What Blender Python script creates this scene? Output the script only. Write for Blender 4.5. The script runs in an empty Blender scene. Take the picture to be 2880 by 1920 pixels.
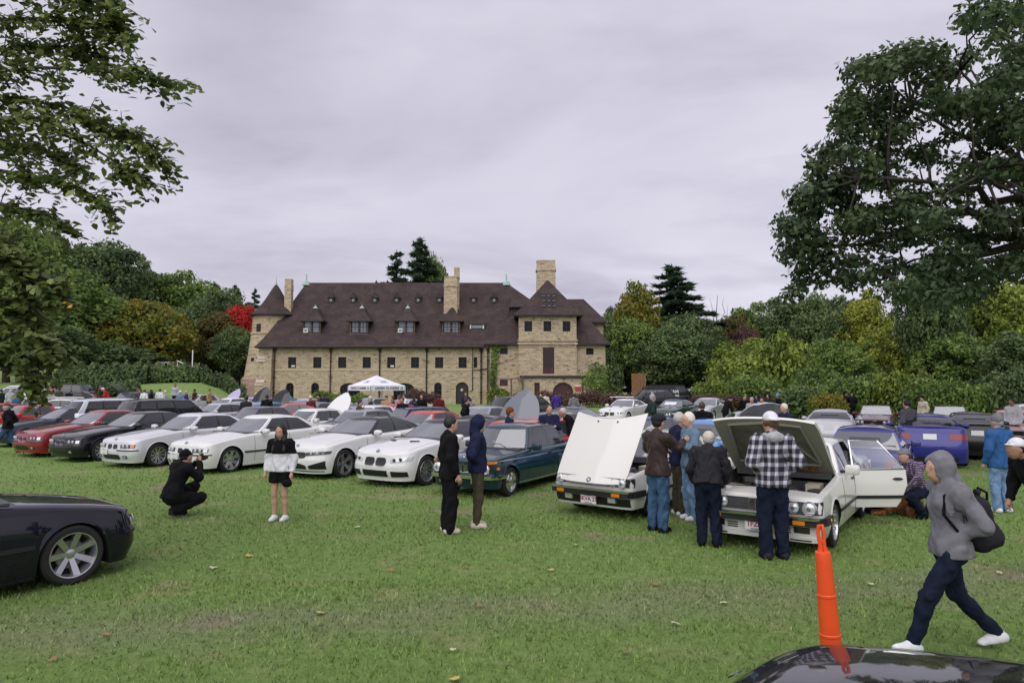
import bpy, bmesh, math, random
import numpy as np
from mathutils import Vector, Matrix
random.seed(7); np.random.seed(7)
C = bpy.context.scene.collection
SC = bpy.context.scene
R = math.radians
# ---------------------------------------------------------------- camera
F = 1900.0; CH = 2.25; PITCH = math.atan(125.0 / F)
cam_d = bpy.data.cameras.new('camera'); cam = bpy.data.objects.new('camera', cam_d); C.objects.link(cam)
cam_d.sensor_width = 36; cam_d.lens = F / 2880 * 36; cam_d.clip_end = 3000; cam_d.clip_start = 0.05
cam.location = (0, 0, CH); cam.rotation_euler = (R(90) + PITCH, 0, 0); SC.camera = cam
# ---------------------------------------------------------------- sky, sun, exposure
SUN_EL, SUN_AZ = R(52), R(200)          # broad bright patch of an overcast sky, behind the viewer
w = bpy.data.worlds.new('World'); SC.world = w; w.use_nodes = True
nt = w.node_tree; nt.nodes.clear(); N = nt.nodes.new; LK = nt.links.new
out = N('ShaderNodeOutputWorld'); sky = N('ShaderNodeTexSky'); sky.sky_type = 'NISHITA'; sky.sun_disc = False
sky.sun_elevation = SUN_EL; sky.sun_rotation = SUN_AZ
bg1 = N('ShaderNodeBackground'); bg1.inputs[1].default_value = 0.05; LK(sky.outputs[0], bg1.inputs[0])
tc = N('ShaderNodeTexCoord'); sep = N('ShaderNodeSeparateXYZ'); LK(tc.outputs['Generated'], sep.inputs[0])
mx = N('ShaderNodeMath'); mx.operation = 'MAXIMUM'; mx.inputs[1].default_value = 0.0; LK(sep.outputs[2], mx.inputs[0])
ad = N('ShaderNodeMath'); ad.inputs[1].default_value = 0.16; LK(mx.outputs[0], ad.inputs[0])
dx = N('ShaderNodeMath'); dx.operation = 'DIVIDE'; LK(sep.outputs[0], dx.inputs[0]); LK(ad.outputs[0], dx.inputs[1])
dy = N('ShaderNodeMath'); dy.operation = 'DIVIDE'; LK(sep.outputs[1], dy.inputs[0]); LK(ad.outputs[0], dy.inputs[1])
cb = N('ShaderNodeCombineXYZ'); LK(dx.outputs[0], cb.inputs[0]); LK(dy.outputs[0], cb.inputs[1])
mp = N('ShaderNodeMapping'); mp.inputs['Rotation'].default_value = (0, 0, R(24)); mp.inputs['Scale'].default_value = (0.62, 1.0, 1); LK(cb.outputs[0], mp.inputs[0])
n1 = N('ShaderNodeTexNoise'); n1.inputs['Scale'].default_value = 0.62; n1.inputs['Detail'].default_value = 6; n1.inputs['Roughness'].default_value = 0.52; n1.inputs['Distortion'].default_value = 0.9
LK(mp.outputs[0], n1.inputs[0])
cr = N('ShaderNodeValToRGB'); LK(n1.outputs[0], cr.inputs[0])
el = cr.color_ramp.elements
el[0].position = 0.30; el[0].color = (0.335, 0.322, 0.388, 1)
el[1].position = 0.70; el[1].color = (0.545, 0.525, 0.605, 1)
e2 = el.new(0.48); e2.color = (0.460, 0.443, 0.522, 1)
n2 = N('ShaderNodeTexNoise'); n2.inputs['Scale'].default_value = 1.5; n2.inputs['Detail'].default_value = 5; n2.inputs['Roughness'].default_value = 0.55
LK(mp.outputs[0], n2.inputs[0])
cr2 = N('ShaderNodeValToRGB'); LK(n2.outputs[0], cr2.inputs[0]); cr2.color_ramp.elements[0].position = 0.2; cr2.color_ramp.elements[0].color = (0.72, 0.72, 0.75, 1)
cr2.color_ramp.elements[1].position = 0.50; cr2.color_ramp.elements[1].color = (1, 1, 1, 1)
ml = N('ShaderNodeMix'); ml.data_type = 'RGBA'; ml.blend_type = 'MULTIPLY'; ml.inputs[0].default_value = 1.0
LK(cr.outputs[0], ml.inputs[6]); LK(cr2.outputs[0], ml.inputs[7])
bg2 = N('ShaderNodeBackground'); LK(ml.outputs[2], bg2.inputs[0]); bg2.inputs[1].default_value = 1.0
ms = N('ShaderNodeMixShader'); ms.inputs[0].default_value = 0.96
LK(bg1.outputs[0], ms.inputs[1]); LK(bg2.outputs[0], ms.inputs[2]); LK(ms.outputs[0], out.inputs[0])
sun_d = bpy.data.lights.new('sun', 'SUN'); sun_d.energy = 1.5; sun_d.angle = R(85); sun_d.color = (1, 0.97, 0.93)
sun = bpy.data.objects.new('sun', sun_d); C.objects.link(sun)
sv = Vector((math.sin(SUN_AZ) * math.cos(SUN_EL), math.cos(SUN_AZ) * math.cos(SUN_EL), math.sin(SUN_EL)))
sun.rotation_euler = sv.to_track_quat('Z', 'Y').to_euler()
vs = SC.view_settings; vs.view_transform = 'Standard'; vs.look = 'None'; vs.exposure = 0.6; vs.gamma = 1.0; vs.use_curve_mapping = False
# ---------------------------------------------------------------- pixel <-> place
def sm(a, b, x):
    t = min(max((x - a) / (b - a), 0), 1); return t * t * (3 - 2 * t)
def gz(x, y):
    """height of the ground: flat lawn, a grass bank rising on the left towards the hedge"""
    b = 2.3 * sm(47, 61, y) * sm(-22.5, -26.5, x + .33 * (y - 58))
    return b + 0.25 * sm(30, 60, y) + 6.0 * sm(80, 140, y) * sm(-20, -60, x)
CP, SP = math.cos(PITCH), math.sin(PITCH)
def ray(px, py):
    u = (px - 1440) / F; v = (960 - py) / F
    return Vector((u, CP - v * SP, SP + v * CP))
def at(px, py, Y):
    d = ray(px, py); return Vector((0, 0, CH)) + d * (Y / d.y)
def gp(px, py, z=0.0):
    d = ray(px, py); return Vector((0, 0, CH)) + d * ((z - CH) / d.z)
def gx(px, Y):
    """a spot on the ground in the direction px at distance Y"""
    x = (px - 1440) / F * Y; return Vector((x, Y, gz(x, Y)))
# ---------------------------------------------------------------- materials
MATS = {}
def mat(name, col=(.5, .5, .5), rough=.5, metal=0., coat=0., spec=.5, noise=0., nscale=8., bump=0., emit=None, col2=None, trans=0., sheen=0.):
    if name in MATS: return MATS[name]
    m = bpy.data.materials.new(name); m.use_nodes = True; t = m.node_tree; b = t.nodes['Principled BSDF']
    b.inputs['Base Color'].default_value = (*col, 1); b.inputs['Roughness'].default_value = rough; b.inputs['Metallic'].default_value = metal
    b.inputs['Coat Weight'].default_value = coat; b.inputs['Coat Roughness'].default_value = .04; b.inputs['Specular IOR Level'].default_value = spec
    if sheen: b.inputs['Sheen Weight'].default_value = sheen
    if noise or col2:
        tc = t.nodes.new('ShaderNodeTexCoord'); n = t.nodes.new('ShaderNodeTexNoise'); n.inputs['Scale'].default_value = nscale; n.inputs['Detail'].default_value = 4
        t.links.new(tc.outputs['Object'], n.inputs[0]); r = t.nodes.new('ShaderNodeValToRGB'); t.links.new(n.outputs[0], r.inputs[0])
        c2 = col2 or tuple(min(1, c * (1 + noise)) for c in col); c1 = col if col2 else tuple(c * (1 - noise) for c in col)
        r.color_ramp.elements[0].position = .32; r.color_ramp.elements[0].color = (*c1, 1)
        r.color_ramp.elements[1].position = .68; r.color_ramp.elements[1].color = (*c2, 1)
        t.links.new(r.outputs[0], b.inputs['Base Color'])
        if bump:
            bp = t.nodes.new('ShaderNodeBump'); bp.inputs['Strength'].default_value = bump; bp.inputs['Distance'].default_value = .02
            t.links.new(n.outputs[0], bp.inputs['Height']); t.links.new(bp.outputs[0], b.inputs['Normal'])
    MATS[name] = m; return m
def leafmat(name, cols, scale=1.2, tr=.35, rough=.55):
    """foliage: colours spread through the crown by noise, light partly passing through each leaf"""
    if name in MATS: return MATS[name]
    m = bpy.data.materials.new(name); m.use_nodes = True; t = m.node_tree; b = t.nodes['Principled BSDF']; o = t.nodes['Material Output']
    b.inputs['Roughness'].default_value = rough; b.inputs['Specular IOR Level'].default_value = .3
    ge = t.nodes.new('ShaderNodeNewGeometry'); n = t.nodes.new('ShaderNodeTexNoise'); n.inputs['Scale'].default_value = scale; n.inputs['Detail'].default_value = 6; n.inputs['Roughness'].default_value = .75
    t.links.new(ge.outputs['Position'], n.inputs[0])
    a = t.nodes.new('ShaderNodeMath'); a.operation = 'MULTIPLY_ADD'; a.inputs[1].default_value = .28; t.links.new(ge.outputs['Random Per Island'], a.inputs[0])
    s = t.nodes.new('ShaderNodeMath'); s.operation = 'SUBTRACT'; s.inputs[1].default_value = .14; t.links.new(n.outputs[0], s.inputs[0]); t.links.new(s.outputs[0], a.inputs[2])
    r = t.nodes.new('ShaderNodeValToRGB'); t.links.new(a.outputs[0], r.inputs[0]); k = len(cols)
    for i, c in enumerate(cols):
        e = r.color_ramp.elements[i] if i < 2 else r.color_ramp.elements.new(.5)
        e.color = (*c, 1)
    for i, e in enumerate(list(r.color_ramp.elements)): e.position = .30 + .40 * i / (k - 1)
    for i, c in enumerate(cols): r.color_ramp.elements[i].color = (*c, 1)
    t.links.new(r.outputs[0], b.inputs['Base Color'])
    tl = t.nodes.new('ShaderNodeBsdfTranslucent'); t.links.new(r.outputs[0], tl.inputs[0]); mxs = t.nodes.new('ShaderNodeMixShader'); mxs.inputs[0].default_value = tr
    t.links.new(b.outputs[0], mxs.inputs[1]); t.links.new(tl.outputs[0], mxs.inputs[2]); t.links.new(mxs.outputs[0], o.inputs[0])
    MATS[name] = m; return m
def glassmat(name, tint=(.55, .6, .62), refl=1.0, sky_sheen=.03):
    if name in MATS: return MATS[name]
    m = bpy.data.materials.new(name); m.use_nodes = True; t = m.node_tree; t.nodes.remove(t.nodes['Principled BSDF']); o = t.nodes['Material Output']
    tr = t.nodes.new('ShaderNodeBsdfTransparent'); tr.inputs[0].default_value = (*tint, 1); g = t.nodes.new('ShaderNodeBsdfGlossy'); g.inputs['Roughness'].default_value = .02
    g.inputs[0].default_value = (.95, .97, 1, 1)
    fr = t.nodes.new('ShaderNodeFresnel'); fr.inputs[0].default_value = 1.75 * refl; x = t.nodes.new('ShaderNodeMixShader')
    df = t.nodes.new('ShaderNodeBsdfDiffuse'); df.inputs[0].default_value = (.60, .64, .68, 1); y = t.nodes.new('ShaderNodeMixShader'); y.inputs[0].default_value = sky_sheen  # pale diffuse colour mixed in to stand for sky reflection on the glass
    t.links.new(tr.outputs[0], y.inputs[1]); t.links.new(df.outputs[0], y.inputs[2]); t.links.new(fr.outputs[0], x.inputs[0]); t.links.new(y.outputs[0], x.inputs[1]); t.links.new(g.outputs[0], x.inputs[2]); t.links.new(x.outputs[0], o.inputs[0])
    MATS[name] = m; return m
# ---------------------------------------------------------------- mesh building
class MB:
    def __init__(s): s.v = []; s.f = []; s.m = []
    def add(s, vs, fs, mi=0):
        o = len(s.v); s.v.extend([tuple(p) for p in vs]); s.f.extend([tuple(i + o for i in f) for f in fs])
        s.m.extend([mi] * len(fs) if isinstance(mi, int) else mi); return s
    def box(s, c, d, rz=0, mi=0, M=None):
        hx, hy, hz = d[0] / 2, d[1] / 2, d[2] / 2; P = []
        ca, sa = math.cos(rz), math.sin(rz)
        for z in (-hz, hz):
            for x, y in ((-hx, -hy), (hx, -hy), (hx, hy), (-hx, hy)):
                p = Vector((c[0] + x * ca - y * sa, c[1] + x * sa + y * ca, c[2] + z)); P.append(M @ p if M else p)
        return s.add(P, [(3, 2, 1, 0), (4, 5, 6, 7), (0, 1, 5, 4), (1, 2, 6, 5), (2, 3, 7, 6), (3, 0, 4, 7)], mi)
    def bx(s, x0, x1, y0, y1, z0, z1, mi=0): return s.box(((x0 + x1) / 2, (y0 + y1) / 2, (z0 + z1) / 2), (abs(x1 - x0), abs(y1 - y0), abs(z1 - z0)), 0, mi)
    def tube(s, pts, rad, n=8, mi=0, cap=True):
        pts = [Vector(p) for p in pts]; k = len(pts); rad = rad if hasattr(rad, '__len__') else [rad] * k
        V = []; prev = None
        for i, p in enumerate(pts):
            d = (pts[min(i + 1, k - 1)] - pts[max(i - 1, 0)]);
            if d.length < 1e-9: d = Vector((0, 0, 1))
            d.normalize()
            if prev is None: a = d.orthogonal().normalized()
            else: a = (prev - d * prev.dot(d)); a = a.normalized() if a.length > 1e-6 else d.orthogonal().normalized()
            prev = a; b = d.cross(a)
            for j in range(n):
                t = 2 * math.pi * j / n; V.append(p + (a * math.cos(t) + b * math.sin(t)) * rad[i])
        Fc = [(i * n + j, i * n + (j + 1) % n, (i + 1) * n + (j + 1) % n, (i + 1) * n + j) for i in range(k - 1) for j in range(n)]
        if cap: Fc += [tuple(range(n - 1, -1, -1)), tuple((k - 1) * n + j for j in range(n))]
        return s.add(V, Fc, mi)
    def lathe(s, prof, n=24, mi=0, axis='z', c=(0, 0, 0), close=False, a0=0, a1=2 * math.pi):
        """prof: (radius, height) pairs turned about an axis"""
        V = []; full = abs(a1 - a0 - 2 * math.pi) < 1e-6; m = n if full else n + 1
        for r, h in prof:
            for j in range(m):
                t = a0 + (a1 - a0) * j / n; x, y = r * math.cos(t), r * math.sin(t)
                p = (x, y, h) if axis == 'z' else ((x, h, y) if axis == 'y' else (h, x, y))
                V.append((p[0] + c[0], p[1] + c[1], p[2] + c[2]))
        k = len(prof); Fc = []
        for i in range(k - 1 + (1 if close else 0)):
            i2 = (i + 1) % k
            for j in range(n): j2 = (j + 1) % m; Fc.append((i * m + j, i * m + j2, i2 * m + j2, i2 * m + j))
        return s.add(V, Fc, mi)
    def grid(s, P, mi=0, cu=False, cv=False):
        """P: rows of points"""
        r, c = len(P), len(P[0]); V = [p for row in P for p in row]; Fc = []
        for i in range(r - 1 + cv):
            for j in range(c - 1 + cu):
                i2, j2 = (i + 1) % r, (j + 1) % c; Fc.append((i * c + j, i * c + j2, i2 * c + j2, i2 * c + j))
        return s.add(V, Fc, mi)
    def poly(s, pts, mi=0): return s.add(pts, [tuple(range(len(pts)))], mi)
    def prism(s, pts, d, mi=0):
        """a polygon pushed along vector d"""
        n = len(pts); d = Vector(d); A = [Vector(p) for p in pts]; B = [p + d for p in A]
        return s.add(A + B, [tuple(range(n - 1, -1, -1)), tuple(range(n, 2 * n))] + [(i, (i + 1) % n, (i + 1) % n + n, i + n) for i in range(n)], mi)
    def mesh(s, name, mats, smooth=None, weld=0):
        me = bpy.data.meshes.new(name); me.from_pydata(s.v, [], s.f)
        for m in (mats if isinstance(mats, (list, tuple)) else [mats]): me.materials.append(m)
        if any(s.m): me.polygons.foreach_set('material_index', s.m)
        bm = bmesh.new(); bm.from_mesh(me)
        if weld: bmesh.ops.remove_doubles(bm, verts=bm.verts, dist=weld)
        bmesh.ops.recalc_face_normals(bm, faces=bm.faces); bm.to_mesh(me); bm.free()
        if smooth is not None:
            me.shade_smooth()
            if smooth < 179: me.set_sharp_from_angle(angle=R(smooth))
        me.update(); return me
def obj(name, me, parent=None, loc=(0, 0, 0), rot=None, mats=None):
    o = bpy.data.objects.new(name, me); C.objects.link(o); o.location = loc
    if rot is not None: o.rotation_euler = rot
    if parent is not None: o.parent = parent
    return o
def empty(name, loc=(0, 0, 0), rz=0):
    o = bpy.data.objects.new(name, None); C.objects.link(o); o.location = loc; o.rotation_euler = (0, 0, rz); o.empty_display_size = .1; return o
def tag(o, label=None, cat=None, group=None, kind=None):
    if label: o['label'] = label
    if cat: o['category'] = cat
    if group: o['group'] = group
    if kind: o['kind'] = kind
    return o
def text_mesh(s, size, mt, depth=.004, bold=0.0, shear=0.0):
    """lettering, centred, in the local x-z plane facing -y"""
    cu = bpy.data.curves.new('lettering', 'FONT'); cu.body = s; cu.size = size; cu.extrude = depth; cu.align_x = 'CENTER'; cu.align_y = 'CENTER'; cu.offset = bold; cu.shear = shear; cu.resolution_u = 2
    o = bpy.data.objects.new('lettering', cu); C.objects.link(o); dg = bpy.context.evaluated_depsgraph_get(); dg.update()
    me = bpy.data.meshes.new_from_object(o.evaluated_get(dg)); me.transform(Matrix.Rotation(R(90), 4, 'X'))
    me.materials.clear(); me.materials.append(mt); bpy.data.objects.remove(o); bpy.data.curves.remove(cu); return me
# ================================================================= SETTING: lawn
def nodes(m):
    t = m.node_tree; return t, t.nodes, t.links
def lawn_material(blade=False):
    m = bpy.data.materials.new('lawn' if not blade else 'grass_blade'); m.use_nodes = True; t, n, l = nodes(m); b = n['Principled BSDF']; b.inputs['Roughness'].default_value = .85; b.inputs['Specular IOR Level'].default_value = .2
    g = n.new('ShaderNodeNewGeometry')
    def noise(sc, det, ro=.6, st=None):
        x = n.new('ShaderNodeTexNoise'); x.inputs['Scale'].default_value = sc; x.inputs['Detail'].default_value = det; x.inputs['Roughness'].default_value = ro
        if st:
            mp = n.new('ShaderNodeMapping'); mp.inputs['Scale'].default_value = st; l.new(g.outputs['Position'], mp.inputs[0]); l.new(mp.outputs[0], x.inputs[0])
        else: l.new(g.outputs['Position'], x.inputs[0])
        return x
    def ramp(src, p0, c0, p1, c1):
        r = n.new('ShaderNodeValToRGB'); l.new(src, r.inputs[0]); e = r.color_ramp.elements; e[0].position = p0; e[0].color = (*c0, 1); e[1].position = p1; e[1].color = (*c1, 1); return r
    def mix(f, a, b_):
        x = n.new('ShaderNodeMix'); x.data_type = 'RGBA'; l.new(f, x.inputs[0]); l.new(a, x.inputs[6]); l.new(b_, x.inputs[7]); return x.outputs[2]
    fine = noise(9, 7, .75); base = ramp(fine.outputs[0], .30, (.104, .178, .040), .72, (.245, .355, .106))
    mid = noise(1.1, 5, .65); dry = ramp(fine.outputs[0], .35, (.26, .255, .115), .7, (.42, .38, .21))
    f1 = ramp(mid.outputs[0], .55, (0, 0, 0), .72, (.6, .6, .6))
    c = mix(f1.outputs[0], base.outputs[0], dry.outputs[0])
    big = noise(.22, 3, .5, (1.0, 2.2, 1)); f2 = ramp(big.outputs[0], .57, (0, 0, 0), .70, (.45, .45, .45))
    c = mix(f2.outputs[0], c, dry.outputs[0])
    wo = noise(.55, 2, .5); f3 = ramp(wo.outputs[0], .63, (0, 0, 0), .71, (.7, .7, .7)); earth = ramp(fine.outputs[0], .3, (.22, .175, .115), .7, (.36, .29, .20))
    c = mix(f3.outputs[0], c, earth.outputs[0])
    # a pale strip worn across the grass
    sp = n.new('ShaderNodeSeparateXYZ'); l.new(g.outputs['Position'], sp.inputs[0]); wn = noise(.8, 4, .6)
    def M(op, a, b2):
        x = n.new('ShaderNodeMath'); x.operation = op
        for i, v in enumerate((a, b2)):
            if isinstance(v, (int, float)): x.inputs[i].default_value = v
            else: l.new(v, x.inputs[i])
        return x.outputs[0]
    d = M('ABSOLUTE', M('SUBTRACT', M('ADD', sp.outputs[1], M('MULTIPLY', wn.outputs[0], 2.2)), M('ADD', 8.1, M('MULTIPLY', sp.outputs[0], .16))), 0)
    band = ramp(d, .05, (.5, .5, .5), .8, (0, 0, 0)); pale = ramp(fine.outputs[0], .3, (.18, .185, .12), .7, (.31, .30, .20)); c = mix(band.outputs[0], c, pale.outputs[0])
    if blade:
        hs = n.new('ShaderNodeHueSaturation'); rv = n.new('ShaderNodeMapRange'); rv.inputs[3].default_value = .62; rv.inputs[4].default_value = 1.35; l.new(g.outputs['Random Per Island'], rv.inputs[0]); l.new(rv.outputs[0], hs.inputs['Value']); l.new(c, hs.inputs['Color']); c = hs.outputs[0]
    l.new(c, b.inputs['Base Color'])
    if blade: return m
    bp = n.new('ShaderNodeBump'); bp.inputs['Strength'].default_value = .8; bp.inputs['Distance'].default_value = .05; fb = noise(30, 5, .8); l.new(fb.outputs[0], bp.inputs['Height']); l.new(bp.outputs[0], b.inputs['Normal'])
    return m
LAWN = lawn_material()
def make_ground():
    xs = np.unique(np.concatenate([np.linspace(-420, -90, 12), np.linspace(-90, 90, 91), np.linspace(90, 420, 12)]))
    ys = np.unique(np.concatenate([np.linspace(-60, 20, 9), np.linspace(20, 150, 66), np.linspace(150, 700, 12)]))
    b = MB(); b.grid([[(x, y, gz(x, y)) for x in xs] for y in ys]); o = obj('lawn', b.mesh('lawn', LAWN, 180)); tag(o, kind='structure')
make_ground()
def make_grass():
    rs = np.random.RandomState(3)
    # short blades, thinning out with distance
    P = []
    for (d0, d1, dens) in ((2.2, 5, 1500), (5, 8, 900), (8, 12, 420), (12, 17, 170), (17, 24, 55)):
        n = int((d1 * d1 - d0 * d0) * .80 * dens); d = np.sqrt(rs.uniform(d0 * d0, d1 * d1, n)); a = rs.uniform(-.80, .80, n)
        x = np.tan(a) * d * .97; P.append(np.stack([x, d, np.full(n, d)], 1)[np.abs(x) < d * .82 + .3])
    P = np.concatenate(P); n = len(P)
    cl = np.sin(P[:, 0] * 3.1 + 1.7 * np.sin(P[:, 1] * 2.3)) * np.sin(P[:, 1] * 4.1 + 1.3 * np.sin(P[:, 0] * 1.9))
    h = (.020 + .022 * rs.rand(n) + .012 * np.clip(cl, 0, 1)) * (1 + .02 * P[:, 2]); wd = .0022 + .0007 * P[:, 2] * rs.uniform(.6, 1.2, n)
    th = rs.uniform(0, 2 * np.pi, n); le = rs.uniform(.2, 1.1, n) * h; lt = rs.uniform(0, 2 * np.pi, n)
    b = np.stack([P[:, 0], P[:, 1], np.full(n, -.002)], 1); dx = np.stack([np.cos(th), np.sin(th), th * 0], 1) * wd[:, None]
    tip = b + np.stack([np.cos(lt) * le, np.sin(lt) * le, h], 1)
    V = np.empty((n * 3, 3), np.float32); V[0::3] = b - dx; V[1::3] = b + dx; V[2::3] = tip
    me = fast_mesh('grass', V, np.arange(n * 3).reshape(-1, 3), [lawn_material(True)])
    o = obj('grass', me); tag(o, 'short green lawn grass with dry patches in the foreground', 'grass', kind='stuff')
def fast_mesh(name, V, Fa, mats, mi=None):
    me = bpy.data.meshes.new(name); V = np.asarray(V, np.float32); Fa = np.asarray(Fa, np.int32); k = Fa.shape[1]; nf = len(Fa)
    me.vertices.add(len(V)); me.vertices.foreach_set('co', V.ravel()); me.loops.add(nf * k); me.loops.foreach_set('vertex_index', Fa.ravel())
    me.polygons.add(nf); me.polygons.foreach_set('loop_start', np.arange(0, nf * k, k, dtype=np.int32)); me.polygons.foreach_set('loop_total', np.full(nf, k, np.int32))
    for m in mats: me.materials.append(m)
    if mi is not None: me.polygons.foreach_set('material_index', np.asarray(mi, np.int32))
    me.update(calc_edges=True); return me
make_grass()
# ================================================================= CARRIAGE HOUSE
BY = 75.0
def X(px, Y=BY): return at(px, 1040, Y).x
def Z(py, Y=BY): return at(1440, py, Y).z
def stone_material(name, cols, bw=.62, bh=.2):
    m = bpy.data.materials.new(name); m.use_nodes = True; t, n, l = nodes(m); b = n['Principled BSDF']; b.inputs['Roughness'].default_value = .9; b.inputs['Specular IOR Level'].default_value = .2
    g = n.new('ShaderNodeNewGeometry'); s = n.new('ShaderNodeSeparateXYZ'); l.new(g.outputs['Position'], s.inputs[0])
    a = n.new('ShaderNodeMath'); l.new(s.outputs[0], a.inputs[0]); l.new(s.outputs[1], a.inputs[1]); c = n.new('ShaderNodeCombineXYZ'); l.new(a.outputs[0], c.inputs[0]); l.new(s.outputs[2], c.inputs[1])
    nz = n.new('ShaderNodeTexNoise'); nz.inputs['Scale'].default_value = 1.6; nz.inputs['Detail'].default_value = 3; l.new(c.outputs[0], nz.inputs[0])
    ad = n.new('ShaderNodeMix'); ad.data_type = 'RGBA'; ad.blend_type = 'LINEAR_LIGHT'; ad.inputs[0].default_value = .16; l.new(c.outputs[0], ad.inputs[6]); l.new(nz.outputs[1], ad.inputs[7])
    br = n.new('ShaderNodeTexBrick'); br.inputs['Scale'].default_value = 1; br.inputs['Brick Width'].default_value = bw; br.inputs['Row Height'].default_value = bh; br.inputs['Mortar Size'].default_value = .016; br.inputs['Mortar Smooth'].default_value = .6
    br.inputs['Bias'].default_value = -.1; br.inputs['Color1'].default_value = (*cols[0], 1); br.inputs['Color2'].default_value = (*cols[1], 1); br.inputs['Mortar'].default_value = (*cols[2], 1); l.new(ad.outputs[2], br.inputs[0])
    mp = n.new('ShaderNodeMapping'); mp.inputs['Scale'].default_value = (1.6, 6.5, 1); l.new(c.outputs[0], mp.inputs[0]); n2 = n.new('ShaderNodeTexNoise'); n2.inputs['Scale'].default_value = 1.1; n2.inputs['Detail'].default_value = 5; n2.inputs['Roughness'].default_value = .7; n2.inputs['Distortion'].default_value = .8; l.new(mp.outputs[0], n2.inputs[0])
    r = n.new('ShaderNodeValToRGB'); l.new(n2.outputs[0], r.inputs[0]); e = r.color_ramp.elements; e[0].position = .36; e[0].color = (*cols[3], 1); e[1].position = .44; e[1].color = (1, 1, 1, 1)
    mu = n.new('ShaderNodeMix'); mu.data_type = 'RGBA'; mu.blend_type = 'MULTIPLY'; mu.inputs[0].default_value = 1; l.new(br.outputs[0], mu.inputs[6]); l.new(r.outputs[0], mu.inputs[7]); l.new(mu.outputs[2], b.inputs['Base Color'])
    bp = n.new('ShaderNodeBump'); bp.inputs['Strength'].default_value = .8; bp.inputs['Distance'].default_value = .06; l.new(n2.outputs[0], bp.inputs['Height']); l.new(bp.outputs[0], b.inputs['Normal'])
    return m
STONE = stone_material('tan_stone', ((.54, .45, .325), (.41, .325, .22), (.31, .245, .17), (.20, .155, .14)))
PINK = stone_material('pink_stone', ((.42, .30, .25), (.32, .23, .20), (.22, .17, .15), (.6, .55, .52)), 1.1, .4)
def shingle_material():
    m = bpy.data.materials.new('shingle'); m.use_nodes = True; t, n, l = nodes(m); b = n['Principled BSDF']; b.inputs['Roughness'].default_value = .85; b.inputs['Specular IOR Level'].default_value = .25
    g = n.new('ShaderNodeNewGeometry'); s = n.new('ShaderNodeSeparateXYZ'); l.new(g.outputs['Position'], s.inputs[0])
    a = n.new('ShaderNodeMath'); l.new(s.outputs[0], a.inputs[0]); l.new(s.outputs[1], a.inputs[1]); c = n.new('ShaderNodeCombineXYZ'); l.new(a.outputs[0], c.inputs[0]); l.new(s.outputs[2], c.inputs[1])
    br = n.new('ShaderNodeTexBrick'); br.inputs['Scale'].default_value = 1; br.inputs['Brick Width'].default_value = .34; br.inputs['Row Height'].default_value = .16; br.inputs['Mortar Size'].default_value = .012; l.new(c.outputs[0], br.inputs[0])
    br.inputs['Color1'].default_value = (.070, .050, .047, 1); br.inputs['Color2'].default_value = (.049, .035, .034, 1); br.inputs['Mortar'].default_value = (.03, .022, .022, 1)
    nz = n.new('ShaderNodeTexNoise'); nz.inputs['Scale'].default_value = .8; nz.inputs['Detail'].default_value = 6; l.new(g.outputs['Position'], nz.inputs[0]); r = n.new('ShaderNodeValToRGB'); l.new(nz.outputs[0], r.inputs[0])
    r.color_ramp.elements[0].position = .3; r.color_ramp.elements[0].color = (.72, .72, .75, 1); r.color_ramp.elements[1].position = .7; r.color_ramp.elements[1].color = (1.25, 1.2, 1.15, 1)
    mu = n.new('ShaderNodeMix'); mu.data_type = 'RGBA'; mu.blend_type = 'MULTIPLY'; mu.inputs[0].default_value = 1; l.new(br.outputs[0], mu.inputs[6]); l.new(r.outputs[0], mu.inputs[7]); l.new(mu.outputs[2], b.inputs['Base Color'])
    bp = n.new('ShaderNodeBump'); bp.inputs['Strength'].default_value = .5; bp.inputs['Distance'].default_value = .03; l.new(br.outputs[1], bp.inputs['Height']); bp.invert = True; l.new(bp.outputs[0], b.inputs['Normal'])
    return m
SHING = shingle_material()
M_DK = mat('dark_frame', (.022, .016, .015), .5); M_MAR = mat('maroon_paint', (.055, .020, .020), .55); M_GLS = mat('window_glass', (.008, .009, .013), .12, spec=.3)
M_COP = mat('copper_patina', (.32, .46, .40), .7); M_LST = mat('pale_stone', (.50, .40, .27), .85, noise=.12, nscale=3); M_WHT = mat('white_paint', (.75, .75, .76), .5); M_IRON = mat('iron', (.02, .018, .02), .5)
M_CURT = mat('pale_blind', (.55, .56, .6), .7)
house = empty('carriage_house', (X(1040), BY, 0)); tag(house, 'long tan stone carriage house with steep brown roof, turret and chimneys', 'building')
HO = Vector((X(1040), BY, 0))
def hpart(name, b, mats, parent=None, smooth=None, weld=0):
    """a part of the house, built in world space and parented to it"""
    off = HO; b.v = [(p[0] - off.x, p[1] - off.y, p[2] - off.z) for p in b.v]; return obj(name, b.mesh(name, mats, smooth, weld), parent or house)
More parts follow.
